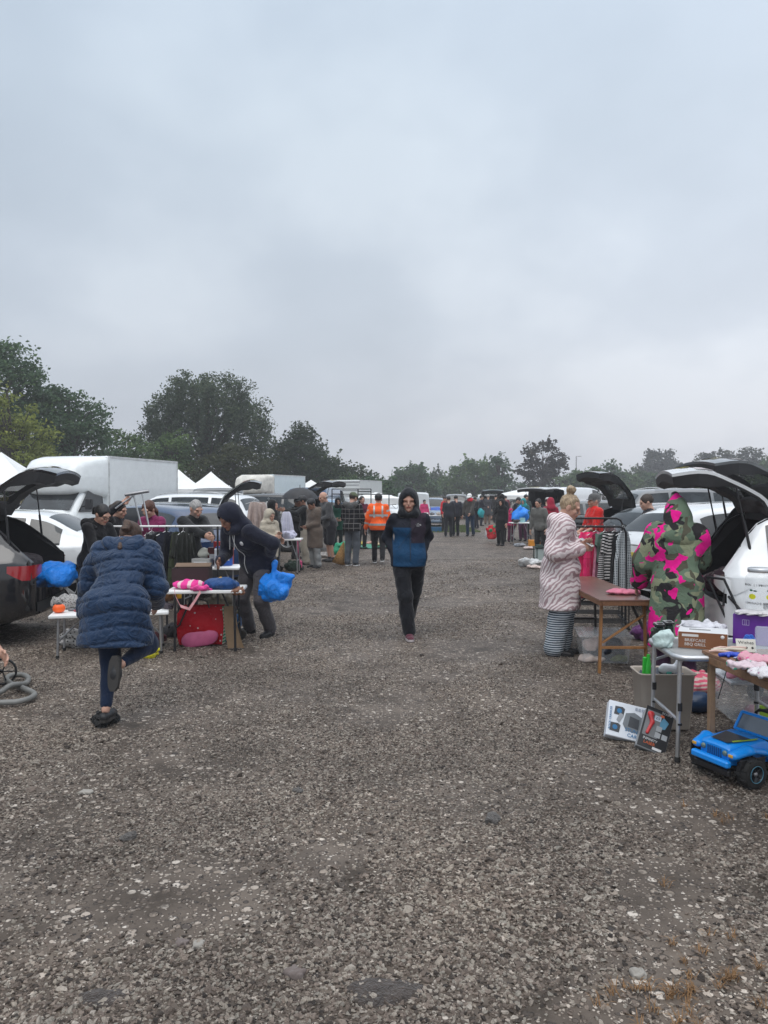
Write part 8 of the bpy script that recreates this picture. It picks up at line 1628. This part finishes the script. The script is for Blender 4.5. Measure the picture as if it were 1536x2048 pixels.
# ---- small clutter round the stalls
for px, Y, z, sz, c, nm, lb in [(150, 8.45, 0, (.34, .26, .20), m_spots('clutter_print', (.40, .39, .38), (.05, .05, .05), 34), 'cloth_heap', 'black and white printed cloth heap under the pumpkin table'),
    (345, 9.1, 0, (.30, .24, .16), cl((.02, .02, .025)), 'bag', 'black bag slumped on the gravel behind the pink bag table'), (328, 8.9, .45, (.16, .14, .16), cl((.16, .075, .03)), 'soft_toy', 'brown fluffy bundle behind the navy quilted jacket'),
    (352, 9.0, .46, (.09, .08, .16), M((.65, .36, .02), .4, 'plastic'), 'toy', 'small yellow toy standing behind the pink bag'), (474, 8.95, 0, (.22, .16, .12), cl((.03, .025, .02)), 'boots', 'dark boots standing under the pink bag table'),
    (300, 8.6, 0, (.30, .24, .14), M((.10, .02, .03), .6, 'cloth'), 'garment_heap', 'dark red clothes on the gravel under the pumpkin table'), (210, 8.7, 0, (.36, .26, .22), cl((.06, .06, .065)), 'garment_heap', 'charcoal clothes heaped behind the navy quilted jacket'),
    (1290, 8.9, 0, (.30, .26, .18), M((.12, .03, .14), .6, 'cloth'), 'garment_heap', 'purple clothes on the gravel behind the brown table'), (1180, 9.7, .36, (.26, .2, .09), M((.30, .05, .06), .6, 'cloth'), 'shoes', 'red shoes on the shelf of the clothes rack'),
    (1215, 9.65, .36, (.24, .2, .09), M((.40, .38, .34), .6, 'plastic'), 'shoes', 'pale shoes on the shelf of the clothes rack'), (585, 16.9, 0, (.34, .3, .24), cl((.03, .05, .035)), 'garment_heap', 'dark green clothes under the distant white table'),
    (640, 20.5, 0, (.5, .3, .14), M((.30, .28, .26), .6, var=.5, vs=12), 'goods', 'mixed pale goods on the gravel behind the brown shawl'), (455, 10.9, 0, (.6, .4, .3), M((.10, .085, .06), .8, var=.5, vs=8), 'box_heap', 'brown heap of goods under the boxed goods table'),
    (1350, 6.2, 0, (.2, .16, .10), cl((.02, .02, .03)), 'shoe_pair', 'dark slippers on the gravel beside the camping table'), (1405, 5.35, .677, (.10, .08, .05), M((.35, .30, .32), .5, 'plastic'), 'trinket', 'small grey trinket behind the barbecue box')]:
    pile(nm, lb, nm.replace('_', ' '), (xat(px, Y), Y, z), sz, mat=c, amp=min(sz) * .12, f=18, seed=int(px), h=max(.006, max(sz) / 26))
# ---------------------------------------------------------------- haze
def haze(density=.0014):
    mb = MB(); mb.add([(a, b, c) for a in (-260, 260) for b in (-20, 330) for c in (-1, 22)], [(0, 1, 3, 2), (4, 6, 7, 5), (0, 4, 5, 1), (2, 3, 7, 6), (0, 2, 6, 4), (1, 5, 7, 3)])
    m = bpy.data.materials.new('haze'); m.use_nodes = True; t = m.node_tree; t.nodes.clear(); o = t.nodes.new('ShaderNodeOutputMaterial'); v = t.nodes.new('ShaderNodeVolumePrincipled')
    v.inputs['Color'].default_value = (.93, .95, 1, 1); v.inputs['Density'].default_value = density; v.inputs['Anisotropy'].default_value = 0; t.links.new(v.outputs[0], o.inputs['Volume'])
    tag(mb.build('haze', m), 'pale damp air over the whole field', None, None, 'stuff')
haze()
